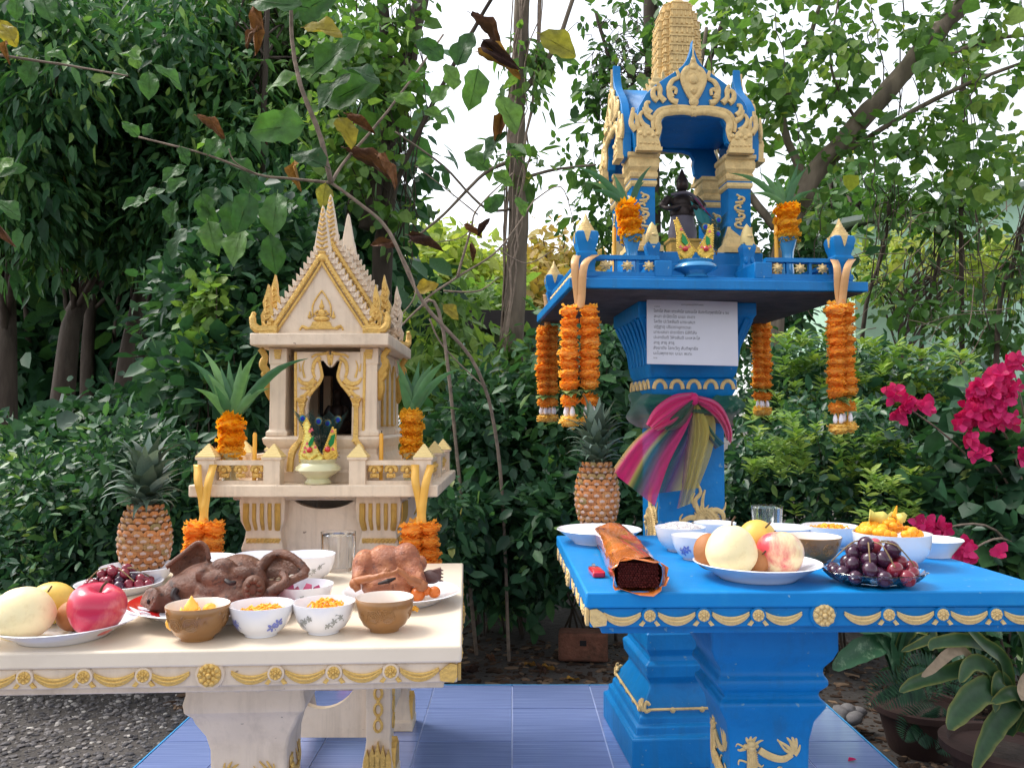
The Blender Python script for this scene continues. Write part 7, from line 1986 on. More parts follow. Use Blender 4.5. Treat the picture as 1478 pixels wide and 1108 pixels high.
# twin trunk behind the cream shrine
T2,TB2 = branchy('tree','twin dark trunk wrapped in hanging vines behind the cream roof','tree',[
  ((552,760,5.6),(548,520,5.6),(556,330,5.6),(560,190,5.6),(590,80,5.6),(620,-60,5.6),0.085,0.05),
  ((530,330,5.5),(548,230,5.55),(562,150,5.6),(552,0,5.6),(550,-80,5.6),0.06,0.03),((560,330,5.5),(578,250,5.4),(640,120,5.3),(720,-20,5.2),0.02,0.012),
  ((500,330,5.5),(520,200,5.6),(545,60,5.6),0.02,0.01)],M['darkbark'],
  blobs=[(520,120,5.4,70,140,0.5,1),(570,60,5.4,60,90,0.5,1),(490,200,5.4,60,100,0.4,0.8),(560,300,5.4,50,60,0.4,0.6)],m=M['lfvine'],n=100,per=13,size=0.07,spread=0.15)
vn = MB()
for k in range(26):
    px = rng.uniform(490,610); y0 = rng.uniform(-40,180); y1 = y0+rng.uniform(120,330); Y = rng.uniform(5.35,5.65)
    pts = [at(px+12*math.sin(i*0.6+k)*0.5+(i*rng.uniform(-1.5,1.5)), lerp(y0,y1,i/9), Y)-TB2 for i in range(10)]
    vn.tube(pts,rng.uniform(0.003,0.007),4)
vn.build('vines',M['darkbark'],T2,smooth=180)

# ---- big-leaved sapling in front, each large leaf its own piece
M['teak'] = ramp_mat('large_green_leaf', [(0,lin(44,78,44)),(0.5,lin(70,110,54)),(1,lin(104,140,66))], 0.5, 0.4, attr='object', nscale=5, nvar=0.3, bump=0.5, spots=lin(110,96,50))
M['teakdry'] = ramp_mat('dry_brown_leaf', [(0,lin(64,44,38)),(0.5,lin(98,66,48)),(0.85,lin(120,80,50)),(1,lin(170,126,50))], 0.8, 0.2, attr='object', tcol=0.8, nscale=5, nvar=0.4, bump=0.8)
M['teakyel'] = ramp_mat('yellowing_leaf', [(0,lin(130,128,54)),(1,lin(180,146,50))], 0.6, 0.4, attr='object', nscale=5, nvar=0.3, bump=0.5, spots=lin(92,66,40))
def big_leaf(seed, dry=False):
    q = random.Random(seed); rows=[]; n=8; cols=7
    for j in range(n+1):
        t_ = j/n; w_ = 0.40*math.sin(math.pi*min(1,0.06+0.92*t_)**0.85)**0.9*(0.72+0.25*t_) if 0<t_<1 else 0.02
        row=[]
        for k in range(cols):
            u = k/(cols-1)*2-1
            z = -0.22*t_*t_ + 0.30*abs(u)*w_ + 0.07*math.sin(7*t_+3*u+seed)*w_*2 + 0.05*math.sin(11*t_*(1 if u>0 else 1.2)+seed)*abs(u)
            if dry: z += 0.35*(u*u)*w_+0.10*math.sin(5*t_+4*u+seed)
            ww = w_*(0.55 if dry else 1.0)*(1+0.10*math.sin(9*t_+seed*2)+0.08*math.sin(23*t_+seed+(2 if u>0 else 0)))
            row.append((u*ww,t_,z-(0.25*t_*t_ if dry else 0)))
        rows.append(row)
    mb = MB().sheet(rows); mb.tube([(0,-0.12,0),(0,0.0,0.004),(0,0.95,-0.09)],[0.012,0.012,0.004],4)
    return mb
BLV = {m_: [big_leaf(i,m_=='teakdry').mesh('leaf',M[m_],180) for i in range(4)] for m_ in ('teak','teakdry','teakyel')}
def big(t, base, px, py, Y, lpx, ang, m_='teak', pitch=-0.2, roll=0.0, yaw=0.0):
    """leaf whose stalk end is at the pixel, growing towards screen angle ang (deg, 0 = right, 90 = up)"""
    p = at(px,py,Y)-base; L = lpx*Y/FPX; a = R(ang)
    d = Vector((math.cos(a),pitch,math.sin(a))).normalized()
    nr = Vector((rng.uniform(-0.4,0.4),-1.0,0.55+rng.uniform(-0.3,0.3))); nr = (nr-d*nr.dot(d)).normalized()
    s = d.cross(nr)
    if roll: 
        Rm = Matrix.Rotation(roll,3,d); nr = Rm@nr; s = Rm@s
    F = Matrix((( s.x,d.x,nr.x,p.x),(s.y,d.y,nr.y,p.y),(s.z,d.z,nr.z,p.z),(0,0,0,1))) @ Matrix.Diagonal((L,L,L,1))
    link('leaf',rng.choice(BLV[m_]),t,M=F)
T3,TB3 = branchy('sapling','thin brown sapling with large green and withered leaves behind the cream roof','sapling',[
  ((735,930,3.9),(722,680,3.85),(690,535,3.7),(610,435,3.6),(562,335,3.6),(520,295,3.6),(478,264,3.6),0.009,0.008),
  ((478,264,3.6),(460,190,3.55),(436,130,3.5),(422,60,3.5),(420,-40,3.5),0.013,0.007),((478,264,3.6),(420,258,3.6),(372,252,3.55),(300,224,3.5),(200,198,3.45),0.007,0.004),
  ((478,264,3.6),(500,230,3.7),(560,160,3.8),(640,50,3.9),0.009,0.005),((372,252,3.55),(340,235,3.5),(330,215,3.5),0.003,0.002),((562,335,3.6),(600,420,3.55),(560,470,3.5),0.004,0.002)],M['twig'])
for (px,py,l,a,m_) in ((436,10,80,170,'teak'),(424,22,70,20,'teak'),(440,40,60,-10,'teakyel'),(365,10,60,-80,'teakdry'),(378,40,34,-150,'teakdry'),(440,110,60,200,'teak'),(455,105,80,40,'teak'),(470,150,85,20,'teak'),(462,160,70,60,'teak'),(440,180,80,190,'teak'),
   (430,150,60,-120,'teak'),(490,170,50,-60,'teakyel'),(500,100,60,-20,'teak'),(398,170,40,-130,'teakdry'),(500,165,44,-30,'teakdry'),(470,240,60,150,'teak'),(500,215,70,-20,'teakdry'),(545,225,50,-40,'teakdry'),(430,230,44,-100,'teakdry'),(470,265,36,-95,'teakyel'),
   (200,198,30,130,'teak'),(207,196,22,60,'teak'),(300,224,40,60,'teak'),(285,215,36,30,'teak'),(320,228,38,100,'teak'),(260,212,30,-60,'teak'),(285,168,46,-25,'teakdry'),(350,245,40,-60,'teak'),(330,232,44,-20,'teak'),
   (270,260,36,-150,'teak'),(240,275,44,200,'teak'),(255,290,40,-110,'teak'),(235,262,40,40,'teak'),(290,280,50,-70,'teak'),(310,270,46,-100,'teak'),(210,290,36,190,'teak'),(330,290,60,-80,'teak'),(360,280,60,-100,'teak'),(400,280,66,-90,'teak'),(300,320,54,-70,'teak'),(350,330,60,-100,'teak'),(390,340,56,-80,'teak'),(270,330,50,-120,'teak'),
   (640,85,46,150,'teak'),(655,130,44,100,'teak'),(620,105,46,190,'teak'),(600,150,36,160,'teak'),(612,160,40,-20,'teak'),(625,150,40,60,'teak'),(660,95,56,70,'teak'),(700,60,60,-50,'teakdry'),(680,20,60,-30,'teakdry'),(690,100,60,-100,'teak'),(690,75,66,-20,'teakdry'),
   (780,50,60,-30,'teakyel'),(720,140,60,-60,'teak'),(730,160,50,-110,'teakdry'),(700,232,50,60,'teak'),(712,250,34,-30,'teak'),(705,245,44,140,'teak'),(600,238,28,20,'teak'),(625,242,24,-10,'teak')):
    big(T3,TB3,px,py,3.5+rng.uniform(-0.15,0.25),l,a,m_,rng.uniform(-0.5,0.2),rng.uniform(-0.5,0.5))
# a second sapling leaning in from the left edge
T4,TB4 = branchy('sapling','bare twig of a broad leaved sapling reaching in at the left edge','sapling',[((-220,900,3.0),(-200,500,3.0),(-160,200,3.0),(-60,70,3.0),(0,80,3.0),(100,95,3.0),(185,110,3.0),0.010,0.003),((-180,400,3.0),(-90,280,3.0),(0,250,3.0),0.006,0.003),((-150,180,3.0),(-60,20,3.0),(10,-30,3.0),0.006,0.003)],M['twig'])
for (px,py,l,a,m_) in ((50,85,44,-100,'teak'),(40,80,30,150,'teak'),(20,60,34,120,'teakyel'),(0,30,40,-60,'teakyel'),(60,-6,50,-60,'teak'),(25,-5,36,-90,'teak'),(70,75,30,-20,'teak'),(185,108,46,190,'teak'),(200,100,36,100,'teak'),(215,105,44,-80,'teak'),(222,95,48,-30,'teak'),(205,90,36,150,'teak'),(-12,250,46,20,'teak'),(-10,255,40,60,'teak'),(-5,290,46,-30,'teak'),(-10,310,50,-60,'teakdry'),(10,60,30,-90,'teakdry')):
    big(T4,TB4,px,py,3.0+rng.uniform(-0.1,0.1),l,a,m_,rng.uniform(-0.4,0.2),rng.uniform(-0.4,0.4))

# ---- dead branches in the gap
T5,TB5 = branchy('dead_branch','tangle of bare grey branches behind the cream roof','branch',[((690,620,4.0),(640,480,4.0),(610,440,4.0),(660,400,4.1),(720,360,4.1),(770,290,4.2),0.010,0.004),((610,440,4.0),(580,470,4.0),(560,500,4.0),0.006,0.003),((660,400,4.1),(680,330,4.1),(690,300,4.1),(740,250,4.2),0.008,0.003),((640,420,4.1),(690,420,4.1),(720,400,4.1),0.006,0.002),
   ((690,310,4.1),(640,270,4.1),(600,240,4.1),0.004,0.002),((720,360,4.1),(760,380,4.1),(800,360,4.1),0.004,0.002),((620,460,4.0),(640,500,4.0),(700,560,4.0),0.005,0.003),((770,290,4.2),(810,270,4.2),(830,330,4.2),0.004,0.002),((680,330,4.1),(660,345,4.1),(600,352,4.1),0.003,0.0015)],M['twig'])
for (px,py,l,a,m_) in ((690,340,30,60,'teakdry'),(670,325,30,-30,'teakdry'),(680,350,26,-80,'teakdry'),(590,340,50,-20,'teakdry'),(575,355,40,170,'teakdry'),(700,305,36,40,'teak'),(745,285,30,-60,'teak'),(640,440,30,-40,'teakyel'),(600,420,34,20,'teakyel')): big(T5,TB5,px,py,4.05,l,a,m_,-0.2,rng.uniform(-0.5,0.5))

# ------------------------------------------------------------------ right side: leaning trunk and vine canopy
T6,TB6 = branchy('tree','leaning grey trunk under a vine canopy on the right','tree',[
  ((1090,760,5.4),(1120,420,5.4),(1165,268,5.4),(1230,190,5.4),(1310,95,5.4),(1395,0,5.4),(1480,-90,5.4),0.085,0.05),((1165,268,5.4),(1130,170,5.5),(1160,80,5.5),(1190,-10,5.5),0.03,0.012),((1190,240,5.4),(1300,170,5.3),(1400,120,5.2),(1478,90,5.2),0.02,0.01),
  ((1120,330,5.4),(1060,250,5.4),(1010,150,5.4),(1020,40,5.4),0.03,0.012),((1240,180,5.4),(1200,100,5.4),(1210,0,5.4),0.012,0.006),((1300,110,5.4),(1420,60,5.3),(1500,50,5.3),0.018,0.010)],M['bark'],
  blobs=[(1130,60,5.3,110,90,0.6,1),(1260,60,5.2,120,90,0.6,1.0),(1400,70,5.1,110,100,0.6,1.2),(1230,200,5.3,100,80,0.5,0.9),(1360,200,5.1,110,80,0.5,1.0),(1120,190,5.5,60,90,0.4,0.9),(1440,240,5.0,60,60,0.5,0.9),(1010,60,5.6,60,90,0.4,0.7),(1180,-80,5.3,260,60,0.8,0.6),(1160,290,5.5,60,50,0.4,0.8)],m=M['lfvine'],n=175,per=15,size=0.066,spread=0.15,tpl='round',asp=0.85)
vn = MB()
for k in range(34):
    px = rng.uniform(1000,1470); y0 = rng.uniform(-40,280); ln = rng.uniform(60,240); Y = rng.uniform(5.0,5.7); sl = rng.uniform(-0.5,0.5)
    vn.tube([at(px+sl*ln*i/8+rng.uniform(-4,4), y0+ln*i/8, Y)-TB6 for i in range(9)],rng.uniform(0.0015,0.005),4)
vn.build('vines',M['darkbark'],T6,smooth=180)
T7,TB7 = branchy('tree','dark vine wrapped trunk behind the blue shrine roof','tree',[((930,860,5.8),(940,500,5.8),(938,250,5.8),(942,60,5.8),(930,-100,5.8),0.08,0.05),((940,180,5.8),(890,110,5.7),(860,20,5.7),0.02,0.01),((940,220,5.8),(1010,120,5.8),(1060,-20,5.8),0.03,0.015)],M['darkbark'],
  blobs=[(880,130,5.5,45,80,0.35,1),(860,250,5.5,50,80,0.4,1),(900,40,5.6,60,70,0.4,1),(910,330,5.5,60,60,0.4,1.2),(870,300,5.4,40,60,0.3,1),(1000,300,5.9,60,80,0.4,1),(960,200,5.9,60,90,0.4,0.8),(1060,340,5.8,60,60,0.4,1.2)],m=M['lfmid'],n=115,per=15,size=0.07,spread=0.14,tpl='oval',asp=0.6)
ns = MB()
for k in range(260):
    c = at(893+rng.gauss(0,20),120+rng.gauss(0,38),5.6+rng.uniform(-0.15,0.15))-TB7; a=rng.uniform(0,6.28); ns.tube([c,c+Vector((0.08*math.cos(a),0.04*math.sin(a*2),0.08*math.sin(a))),c+Vector((0.14*math.cos(a+0.5),0.05,0.14*math.sin(a+0.5)))],0.0035,3)
ns.build('tangled_vines',M['darkbark'],T7,smooth=180)
# right thicket of thin stems
TH = 'thin stemmed saplings of the right thicket'
for i,(pts,blobs,lab) in enumerate((
  ([(1385,620,6.0),(1388,420,6.0),(1386,230,6.0),(1392,60,6.0)],[(1390,300,6.0,50,80,0.3,1),(1400,430,6.0,50,60,0.3,1)],'upright dark stemmed sapling in front of the mint wall'),
  ([(1310,640,6.2),(1330,500,6.2),(1345,420,6.2),(1370,320,6.2)],[(1350,330,6.2,60,60,0.3,1),(1320,460,6.2,50,50,0.3,0.8)],'slanting thin sapling crossing the mint wall'),
  ([(1430,640,5.6),(1440,470,5.6),(1470,360,5.6),(1500,250,5.6)],[(1460,380,5.6,60,70,0.3,1.2),(1440,500,5.6,60,60,0.3,1.2)],'leaning bushy sapling behind the bougainvillea'),
  ([(1230,640,6.4),(1245,480,6.4),(1275,360,6.4),(1290,260,6.4)],[(1290,300,6.4,60,60,0.3,1),(1260,420,6.4,40,60,0.3,0.6)],'slender sapling rising behind the hanging garland'),
  ([(1140,640,6.0),(1130,470,6.0),(1140,370,6.0),(1160,300,6.0)],[(1130,400,6.0,60,60,0.3,1.3),(1100,470,6.0,60,50,0.3,1.3),(1160,350,6.0,50,50,0.3,1.0)],'dense dark sapling under the blue platform'))):
    far_tree(lab,blobs,[(*pts[0],0.022)]+pts[1:],M['lfmid'] if i!=4 else M['lfdark'],22 if i!=4 else 90,16,0.08,0.17,6,TH,'oval',0.55)
tw = MB(); tb0 = at(1300,470,5.6)
for k in range(110):
    a = at(rng.uniform(1110,1478),rng.uniform(300,600),rng.uniform(5.2,6.4)); b = a+Vector((rng.uniform(-0.5,0.5),rng.uniform(-0.2,0.2),rng.uniform(-0.35,0.35)))
    tw.tube(bez([a,a.lerp(b,0.5)+Vector((0,0,rng.uniform(-0.08,0.08))),b],3),rng.uniform(0.0015,0.004),4)
o = tw.build('twigs',M['twig'],None,smooth=180); tag(o,'tangle of fine bare twigs in front of the mint wall','twigs',kind='stuff')

# ------------------------------------------------------------------ shrubs
def shrub(name,label,blobs,stems,m,n,per,size,spread,tpl='oval',asp=0.5,group=None,droop=0.1,cat='shrub'):
    base = at(stems[0][0],stems[0][1],stems[0][2]); base.z = GZ
    t = thing_at(name,label,cat,base,group)
    o,C = leaves('foliage',t,blobs,n,per,spread,size,asp,m,tpl,droop=droop); o.location = -base
    st = MB()
    for k in nrg.choice(len(C),min(len(C),12),replace=False):
        q = Vector(C[k]); s = Vector((base.x+rng.uniform(-0.15,0.15),base.y+rng.uniform(-0.1,0.1),GZ))
        st.tube([p-base for p in bez([s,s.lerp(q,0.55)+Vector((0,0,0.08)),q],4)],[lerp(0.007,0.002,i/8) for i in range(9)],5)
    st.build('stems',M['darkbark'],t,smooth=180)
    return t
SL = 'shrubs crowding the left side'
shrub('shrub','low dark shrub beside the fruit plate end of the cream table',[(60,720,3.7,110,90,0.3,1),(30,820,3.6,110,90,0.3,1),(120,860,3.6,80,60,0.2,0.8)],[(50,900,3.7)],M['hedge'],300,22,0.042,0.10,group=SL)
shrub('shrub','leafy shrub behind the small pineapple',[(200,690,3.5,110,80,0.35,1),(120,780,3.6,90,80,0.3,1),(260,740,3.5,70,70,0.3,1),(230,850,3.6,80,60,0.2,1)],[(190,900,3.6)],M['lfdark'],330,22,0.045,0.11,group=SL)
shrub('shrub','round leaved creeper mound in front of the dark wood',[(180,630,5.0,130,55,0.5,1),(60,670,4.8,110,55,0.5,1),(290,620,4.6,80,60,0.4,1)],[(160,760,4.9)],M['lfdark'],320,22,0.065,0.16,'round',0.85,group=SL)
shrub('shrub','dark climbing thicket between the wood and the cream shrine',[(300,430,4.6,70,100,0.4,1),(370,420,4.8,60,120,0.4,1),(320,550,4.3,80,80,0.4,1.1),(260,480,5.2,60,70,0.4,0.8),(400,330,5,60,60,0.4,0.8)],[(320,760,4.5)],M['lfdark'],360,20,0.08,0.18,'oval',0.6,group=SL)
shrub('creeper','bright heart leaved creeper climbing above the tall vase leaves',[(290,480,4.1,22,60,0.15,1),(300,420,4.1,20,30,0.15,0.6)],[(292,760,4.1)],M['lflight'],36,12,0.05,0.07,'round',0.85,cat='creeper')
shrub('shrub','shadowy shrub filling the gap under the cream platform',[(300,760,3.5,70,80,0.2,1),(620,760,3.6,60,90,0.25,1),(570,860,3.6,60,70,0.2,1)],[(450,930,3.6)],M['lfdark'],200,18,0.05,0.12)
SC = 'shrubs between the two shrines'
shrub('shrub','dark broad leaved shrub at the foot of the grey trunk',[(700,640,4.4,70,110,0.4,1),(740,800,4.2,80,90,0.35,1),(680,780,4.0,50,80,0.25,0.8)],[(720,950,4.3)],M['lfdark'],330,18,0.065,0.14,group=SC)
shrub('shrub','dark shrub behind the tall pineapple and hanging garlands',[(830,560,4.4,80,110,0.4,1),(880,700,4.2,80,110,0.35,1),(800,760,4.0,60,90,0.3,1),(920,600,4.6,60,120,0.3,1)],[(850,950,4.3)],M['lfdark'],420,18,0.065,0.14,group=SC)
shrub('shrub','light green weeds on the ground between the shrines',[(700,690,4.8,60,50,0.3,1),(790,690,4.9,60,50,0.3,1),(640,640,5.2,40,60,0.3,1)],[(720,840,4.8)],M['lfmid'],90,16,0.06,0.12,group=SC)
shrub('shrub','pale hanging leaves of a shrub before the sage house',[(640,480,6.5,60,70,0.4,1),(700,560,6.2,50,70,0.4,0.9),(620,560,6.0,50,70,0.4,1)],[(650,760,6.3)],M['lflight'],110,14,0.11,0.18,'lance',0.4,group=SC,droop=0.9)
SR = 'hedge shrubs on the right'
def sprays(t, base, spots, m, n, size, Y):
    """pale young shoots at the hedge surface, each leaf a small blade in a rosette"""
    P=[];D=[];Nn=[];rn=[]
    for px,py in spots:
        p = at(px,py,Y+rng.uniform(-0.08,0.08)); c = rng.random()
        for k in range(n):
            a = k*2.4; el = rng.uniform(0.1,0.8)
            P.append(p+Vector((0,0,0.012*k/n*4))); D.append((math.cos(a),math.sin(a)-0.25,el)); Nn.append((0,-0.3,1)); rn.append(min(1,0.35+0.65*rng.random()*c+0.2))
    P=np.array([tuple(p) for p in P]);D=np.array(D);Nn=np.array(Nn,float)+nrg.normal(size=(len(P),3))*0.2
    L=size*nrg.uniform(0.7,1.25,len(P)); me=leaf_mesh('young_shoots',P,D,Nn,L,L*0.40,np.array(rn),m,'oval'); o=obj('young_shoots',me,t); o.location=-base; o['kind']='stuff'
h = shrub('hedge_shrub','glossy hedge shrub with pale tips behind the blue table',[(1150,660,3.9,110,80,0.35,1),(1240,690,3.7,110,90,0.35,1),(1090,720,3.9,70,80,0.3,1)],[(1180,900,3.8)],M['hedge'],420,18,0.045,0.10,group=SR)
sprays(h,h.location,[(rng.uniform(1080,1330),rng.choice([rng.uniform(640,690),rng.uniform(590,760)])) for _ in range(80)],M['tip'],11,0.05,3.45)
h = shrub('hedge_shrub','taller hedge shrub with yellow green tips below the mint wall',[(1180,560,4.5,100,70,0.4,1),(1290,580,4.3,110,70,0.4,1),(1110,600,4.6,70,80,0.4,1),(1380,590,4.4,80,60,0.4,1)],[(1230,900,4.4)],M['hedge'],420,18,0.050,0.12,group=SR)
sprays(h,h.location,[(rng.uniform(1120,1400),rng.uniform(490,600)) for _ in range(90)],M['tip'],11,0.06,4.05)
h = shrub('hedge_shrub','shaded hedge shrub below the bougainvillea',[(1340,740,3.5,90,80,0.3,1),(1430,800,3.2,80,80,0.3,1),(1300,820,3.4,70,60,0.25,1),(1400,900,3.3,100,70,0.25,1)],[(1370,950,3.4)],M['hedge'],260,18,0.055,0.10,group=SR)
sprays(h,h.location,[(rng.uniform(1240,1340),rng.uniform(690,760)) for _ in range(26)],M['tip'],11,0.045,3.2)
# bougainvillea
bgv = shrub('bougainvillea','magenta flowering bougainvillea at the edge of the hedge',[(1440,620,3.25,60,70,0.2,1),(1400,700,3.2,60,60,0.2,1),(1460,740,3.1,50,80,0.2,1)],[(1480,950,3.2)],M['lfdark'],110,14,0.07,0.10,'round',0.8,cat='shrub')
def bracts(clusters, Y, size):
    P=[];D=[];Nn=[];rn=[]
    for px,py,rx,ry,n in clusters:
        for _ in range(n):
            a,d_ = rng.uniform(0,6.28), math.sqrt(rng.random()); p = at(px+rx*d_*math.cos(a),py+ry*d_*math.sin(a),Y+rng.uniform(-0.06,0.06)); t0=rng.uniform(0,6.28); ax=Vector((rng.uniform(-0.6,0.6),-1,rng.uniform(-0.4,0.7))).normalized()
            u_=ax.cross(Vector((0,0,1))).normalized(); v_=ax.cross(u_)
            for k in range(3):
                b=t0+k*2.094; d2=(u_*math.cos(b)+v_*math.sin(b))*0.85+ax*0.5; P.append(tuple(p)); D.append(tuple(d2)); Nn.append(tuple(ax)); rn.append(rng.random())
    P=np.array(P);D=np.array(D);Nn=np.array(Nn); L=size*nrg.uniform(0.75,1.2,len(P)); return leaf_mesh('bracts',P,D,Nn,L,L*0.8,np.array(rn),M['magenta'],'bract')
CL = [(1425,580,26,34,44),(1440,560,30,22,26),(1410,590,16,30,18),(1388,607,14,8,10),(1462,528,10,12,9),(1445,610,20,10,10),(1285,568,12,10,5),(1312,580,14,10,6),(1334,590,8,7,4),(1295,602,9,9,4),(1400,640,10,8,6),(1475,655,6,12,5),(1412,655,14,6,3)]
o = obj('flower_bracts',bracts(CL,2.86,0.036),bgv); o.location = -bgv.location; o['kind']='stuff'
CL2 = [(1345,762,24,10,16),(1340,770,10,8,6),(1392,795,10,12,8),(1372,805,12,6,6),(1440,800,5,4,2),(1325,765,6,10,5)]
o = obj('flower_bracts',bracts(CL2,2.6,0.034),bgv); o.location = -bgv.location; o['kind']='stuff'
st = MB()
for px,py,Y in ((1425,580,2.95),(1300,580,2.95),(1345,765,2.6),(1390,800,2.6),(1462,528,2.95),(1400,640,2.95)):
    q=at(px,py,Y); s=Vector((bgv.location.x+0.1,bgv.location.y,0.3)); st.tube([p-bgv.location for p in bez([s,s.lerp(q,0.5)+Vector((0,0,0.15)),q],6)],[lerp(0.008,0.002,i/12) for i in range(13)],5)
st.build('flowering_stems',M['twig'],bgv,smooth=180)
# ------------------------------------------------------------------ pots and foliage plants bottom right
def pot(label, px, py, Y, r, h):
    p = at(px,py,Y); c = Vector((p.x,Y,GZ)); t = thing('plant_pot',label,'pot',c)
    MB().lathe([(r*0.68,0),(r*0.72,0.01),(r*0.92,h*0.86),(r*1.06,h*0.87),(r*1.07,h),(r*0.93,h),(r*0.90,h*0.9),(1e-4,h*0.88)],36).build('pot_body',M['terracotta'],t,smooth=50)
    MB().lathe([(r*0.9,h*0.881),(1e-4,h*0.90)],24).build('potting_soil',M['soil'],t)
    return c,r,h
zrim = 0.10
c1,r1_,h1_ = pot('large terracotta pot with strap leaved plant at the floor corner', 1455, 1075, 2.42, 0.17, at(1455,1072,2.42).z-GZ)
c2,r2_,h2_ = pot('dark weathered terracotta pot with ferns behind the larger pot', 1330, 1040, 2.85, 0.15, at(1330,1015,2.85).z-GZ)
M['strap'] = ramp_mat('mottled_strap_leaf', [(0,lin(40,70,48)),(0.45,lin(58,88,50)),(0.8,lin(126,126,64)),(1,lin(146,120,74))], 0.42, 0.25, spec=0.4)  # greens darkened for the shade of table and hedge
M['straw'] = ramp_mat('withered_strap_leaf', [(0,lin(130,112,92)),(1,lin(160,140,118))], 0.8, 0.2, attr='object', tcol=0.8)
M['varieg'] = mat('variegated_leaf', lin(48,90,60), 0.45, var=0.15, vscale=20, dirt=lin(150,176,140), dscale=26, damt=0.9)
M['fern'] = ramp_mat('fern_frond', [(0,lin(24,54,40)),(1,lin(44,84,56))], 0.6, 0.2)
def px_leaf(t, base, pts, w, m, Y0, Y1, name='leaf', fold=0.18):
    """blade along a pixel path"""
    C = bez([at(x,y,lerp(Y0,Y1,i/(len(pts)-1))) for i,(x,y) in enumerate(pts)],5); rows=[]
    for i,p in enumerate(C):
        s_ = i/(len(C)-1); d_ = (C[min(i+1,len(C)-1)]-C[max(i-1,0)]).normalized(); sd_ = d_.cross(Vector((0.1,-1,0.55)).normalized()).normalized(); nn = sd_.cross(d_)
        wd = w*math.sin(math.pi*min(1,(0.10+0.86*s_)))**0.75*(1+0.05*math.sin(i*1.7))
        if s_ == 1: wd = w*0.03
        rows.append([p-base-sd_*wd/2+nn*wd*fold,p-base-sd_*wd/4+nn*wd*fold*0.35,p-base,p-base+sd_*wd/4+nn*wd*fold*0.35,p-base+sd_*wd/2+nn*wd*fold])
    o_ = MB().sheet(rows).build(name,m,t,smooth=180)
    a_ = o_.data.attributes.new('rnd','FLOAT','POINT'); a_.data.foreach_set('value',[min(1,max(0,(0.85,0.22,0.12,0.22,0.85)[i%5]*0.75+0.30*((i//5)/len(rows))**2+rng.uniform(-0.06,0.06))) for i in range(5*len(rows))])
    return o_
pl1 = thing('foliage_plant','mottled yellow green strap leaved plant in the large pot','plant',(c1.x,c1.y,GZ+h1_*0.9))
b_ = pl1.location
for pts,w_,m_ in (([(1455,1060),(1470,1010),(1440,1040),(1420,1075),(1405,1112)],0.062,M['strap']),([(1450,1060),(1440,1000),(1410,1000),(1380,1030),(1368,1052)],0.075,M['strap']),([(1455,1055),(1450,990),(1440,985),(1436,1028)],0.05,M['strap']),([(1455,1050),(1430,970),(1400,958),(1385,985)],0.05,M['strap']),
   ([(1455,1050),(1420,965),(1370,970),(1320,985),(1298,998)],0.045,M['strap']),([(1460,1050),(1440,950),(1400,925),(1350,928),(1342,938)],0.042,M['strap']),([(1462,1050),(1450,960),(1420,930),(1390,900)],0.045,M['strap']),([(1462,1050),(1480,960),(1470,910),(1440,890)],0.045,M['strap']),
   ([(1460,1050),(1400,950),(1375,940),(1345,965),(1330,976)],0.03,M['straw']),([(1465,1050),(1480,980),(1472,1000),(1474,1010)],0.03,M['straw']),([(1470,1055),(1490,1000),(1500,1040),(1495,1090)],0.06,M['strap']),([(1460,1050),(1500,960),(1520,930),(1540,940)],0.05,M['strap']),([(1460,1055),(1475,1020),(1460,1000),(1430,1015)],0.05,M['strap'])):
    px_leaf(pl1,b_,pts,w_,m_,2.42,2.30+rng.uniform(-0.05,0.05))
pl2 = thing('foliage_plant','variegated dumb cane leaves rising behind the blue pedestal','plant',(at(1290,1000,3.0).x,3.0,GZ))
b_ = pl2.location
for pts,w_,m_ in (([(1295,985),(1280,930),(1250,935),(1222,950),(1202,966)],0.085,M['varieg']),([(1295,985),(1290,920),(1270,905),(1240,912)],0.06,M['varieg']),([(1295,985),(1300,930),(1320,905),(1345,918),(1300,940)],0.05,M['strap']),([(1295,985),(1310,920),(1345,895),(1380,900)],0.05,M['varieg']),([(1295,985),(1285,940),(1250,890),(1225,880)],0.05,M['varieg'])):
    px_leaf(pl2,b_,pts,w_,m_,3.0,2.9)
for x in (1270,1292,1300,1312): px_leaf(pl2,b_,[(1295,1000),(1294,985),(x,930)],0.012,M['stem'],3.0,2.98,'stem',0.5)
fr = thing('fern','dark drooping ferns in the weathered pot','fern',(c2.x,c2.y,GZ+h2_*0.9))
for k,pts in enumerate(([(1340,1010),(1330,990),(1300,1000),(1275,1020)],[(1340,1010),(1370,985),(1400,1000),(1400,1025)],[(1350,1020),(1330,1030),(1310,1050),(1305,1068)],[(1360,1020),(1355,1040),(1330,1060),(1325,1070)],[(1380,1010),(1390,1040),(1370,1070),(1352,1082)],[(1330,1005),(1300,985),(1270,995),(1250,1020)],[(1350,1005),(1350,970),(1320,960),(1300,975)],[(1370,1000),(1400,960),(1430,970),(1440,990)])):
    C = bez([at(x,y,2.80-0.04*i) for i,(x,y) in enumerate(pts)],8); P=[];D=[]
    for i,p in enumerate(C):
        d_=(C[min(i+1,len(C)-1)]-C[max(i-1,0)]).normalized(); s_=d_.cross(Vector((0,-1,0.4))).normalized()
        for sg in (-1,1): P.append(tuple(p-fr.location)); D.append(tuple(s_*sg+d_*0.35))
    P=np.array(P);D=np.array(D);n=len(P);L=np.repeat(0.05*np.sin(np.pi*np.linspace(0.12,0.97,len(C))),2)+0.004
    obj('frond',leaf_mesh('frond',P,D,np.tile([[0,-0.4,1.0]],(n,1)),L,L*0.26,nrg.random(n),M['fern'],'lance'),fr)
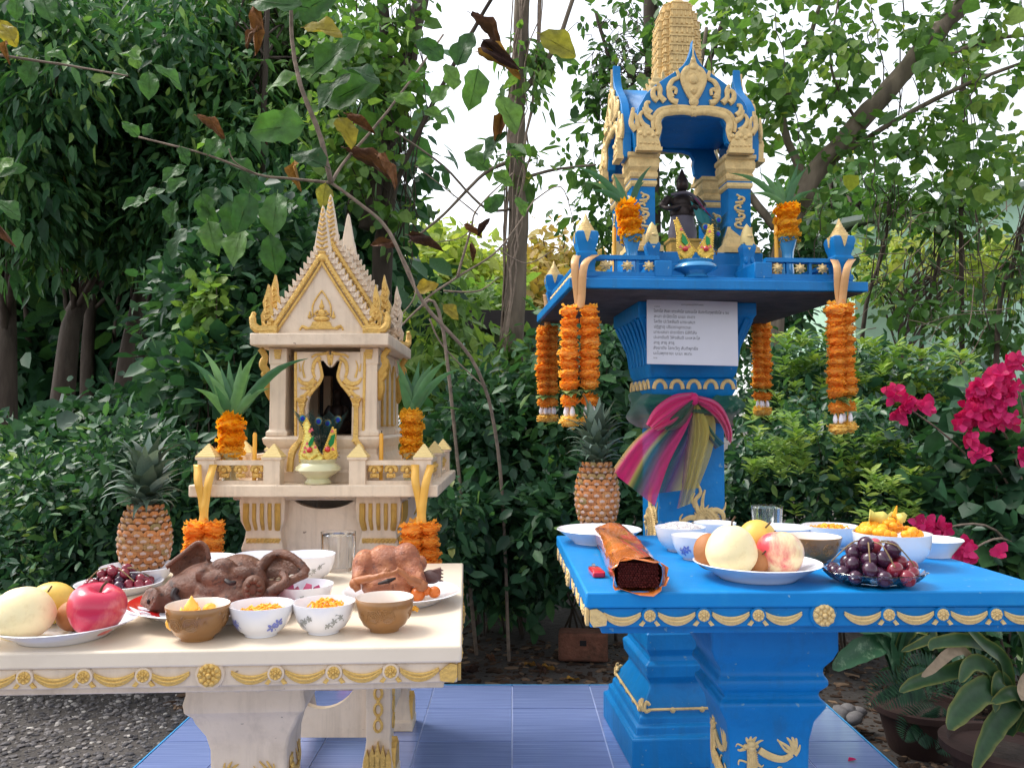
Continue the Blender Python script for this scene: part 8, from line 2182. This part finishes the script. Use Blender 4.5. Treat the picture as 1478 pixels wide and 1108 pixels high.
# grey stones beside the floor
M['stone'] = mat('grey_river_stone', lin(120,116,116), 0.8, var=0.2, vscale=30, bump=0.3)
stm_ = [lump_mesh('stone',M['stone'],1.0,100+i,0.7) for i in range(3)]
for k,(px,py) in enumerate(((1205,1000),(1218,1003),(1232,1000),(1196,1010),(1211,1012),(1226,1012),(1202,1020),(1217,1022),(1207,1030),(1238,996),(1224,993),(1212,994))):
    Y = 3.0+rng.uniform(-0.05,0.05); p = at(px,py,Y); o_ = link('stone',rng.choice(stm_),None,loc=(p.x,Y,GZ+0.02+max(0,(1030-py))*0.0016),rot=(rng.uniform(-0.3,0.3),rng.uniform(-0.3,0.3),rng.uniform(0,6)),sc=rng.uniform(0.022,0.034))
    tag(o_,'grey stone in the little heap beside the tiled floor','stone','stones heaped beside the floor')
# old laterite brick behind the floor, the shade of its square hole a dark plate
bk = thing('laterite_block','rough brown hollow laterite block on the soil behind the floor','block',at(842,950,3.9)*1.0,R(-6)); bk.location.z = GZ+0.01
MB().box(-0.115,0.115,-0.06,0.06,0,0.13).build('block_body',M['brick'],bk,bevel=0.012); MB().box(-0.015,0.015,-0.063,-0.0595,0.075,0.10).build('hole_shade',M['dark'],bk)
# fallen leaves and petals on floor
for px,py,m_,s,lab,nm in ((1224,1098,'magenta',0.03,'fallen magenta petal lying on the blue tiles','petal'),(1290,1088,'magenta',0.03,'fallen magenta petal on the soil by the pots','petal')):
    p = on(px,py,0.003); o_ = obj(nm,leaf_mesh(nm,np.array([[0,0,0.0]]),np.array([[1,0.3,0.1]]),np.array([[0,0,1.0]]),np.array([s]),np.array([s*0.8]),np.array([0.3]),M[m_],'bract')); o_.location = p if py>1090 else (p.x,p.y,GZ+0.03); tag(o_,lab,'petal')
for k in range(9):
    px,py = rng.uniform(640,830),rng.uniform(925,980); p = on(px,py,GZ+0.012)
    if p.y < 3.3: continue
    o_ = link('fallen_leaf',rng.choice(BLV['teakdry']),None,loc=p,rot=(rng.uniform(-0.3,0.3),rng.uniform(-0.3,0.3),rng.uniform(0,6)),sc=rng.uniform(0.06,0.10)); tag(o_,'dry curled brown leaf fallen on the soil behind the floor','leaf','fallen dry leaves')
# pink plastic bag behind the cream shrine legs
M['pinkbag'] = mat('pink_plastic', lin(196,70,130), 0.3, var=0.15, bump=0.5, bscale=20)
p = at(505,990,3.35); bgq = thing('plastic_bag','crumpled pink plastic bag behind the cream shrine legs','bag',(p.x,3.35,GZ))
bgm = MB().lathe([(0.02,0.0),(0.10,0.01),(0.11,0.06),(0.08,0.12),(0.03,0.15),(0.05,0.18)],18,wob=lambda a,j: 1+0.15*math.sin(3*a+j)+0.1*math.sin(7*a+2*j)); bgm.build('bag_body',M['pinkbag'],bgq,smooth=60)
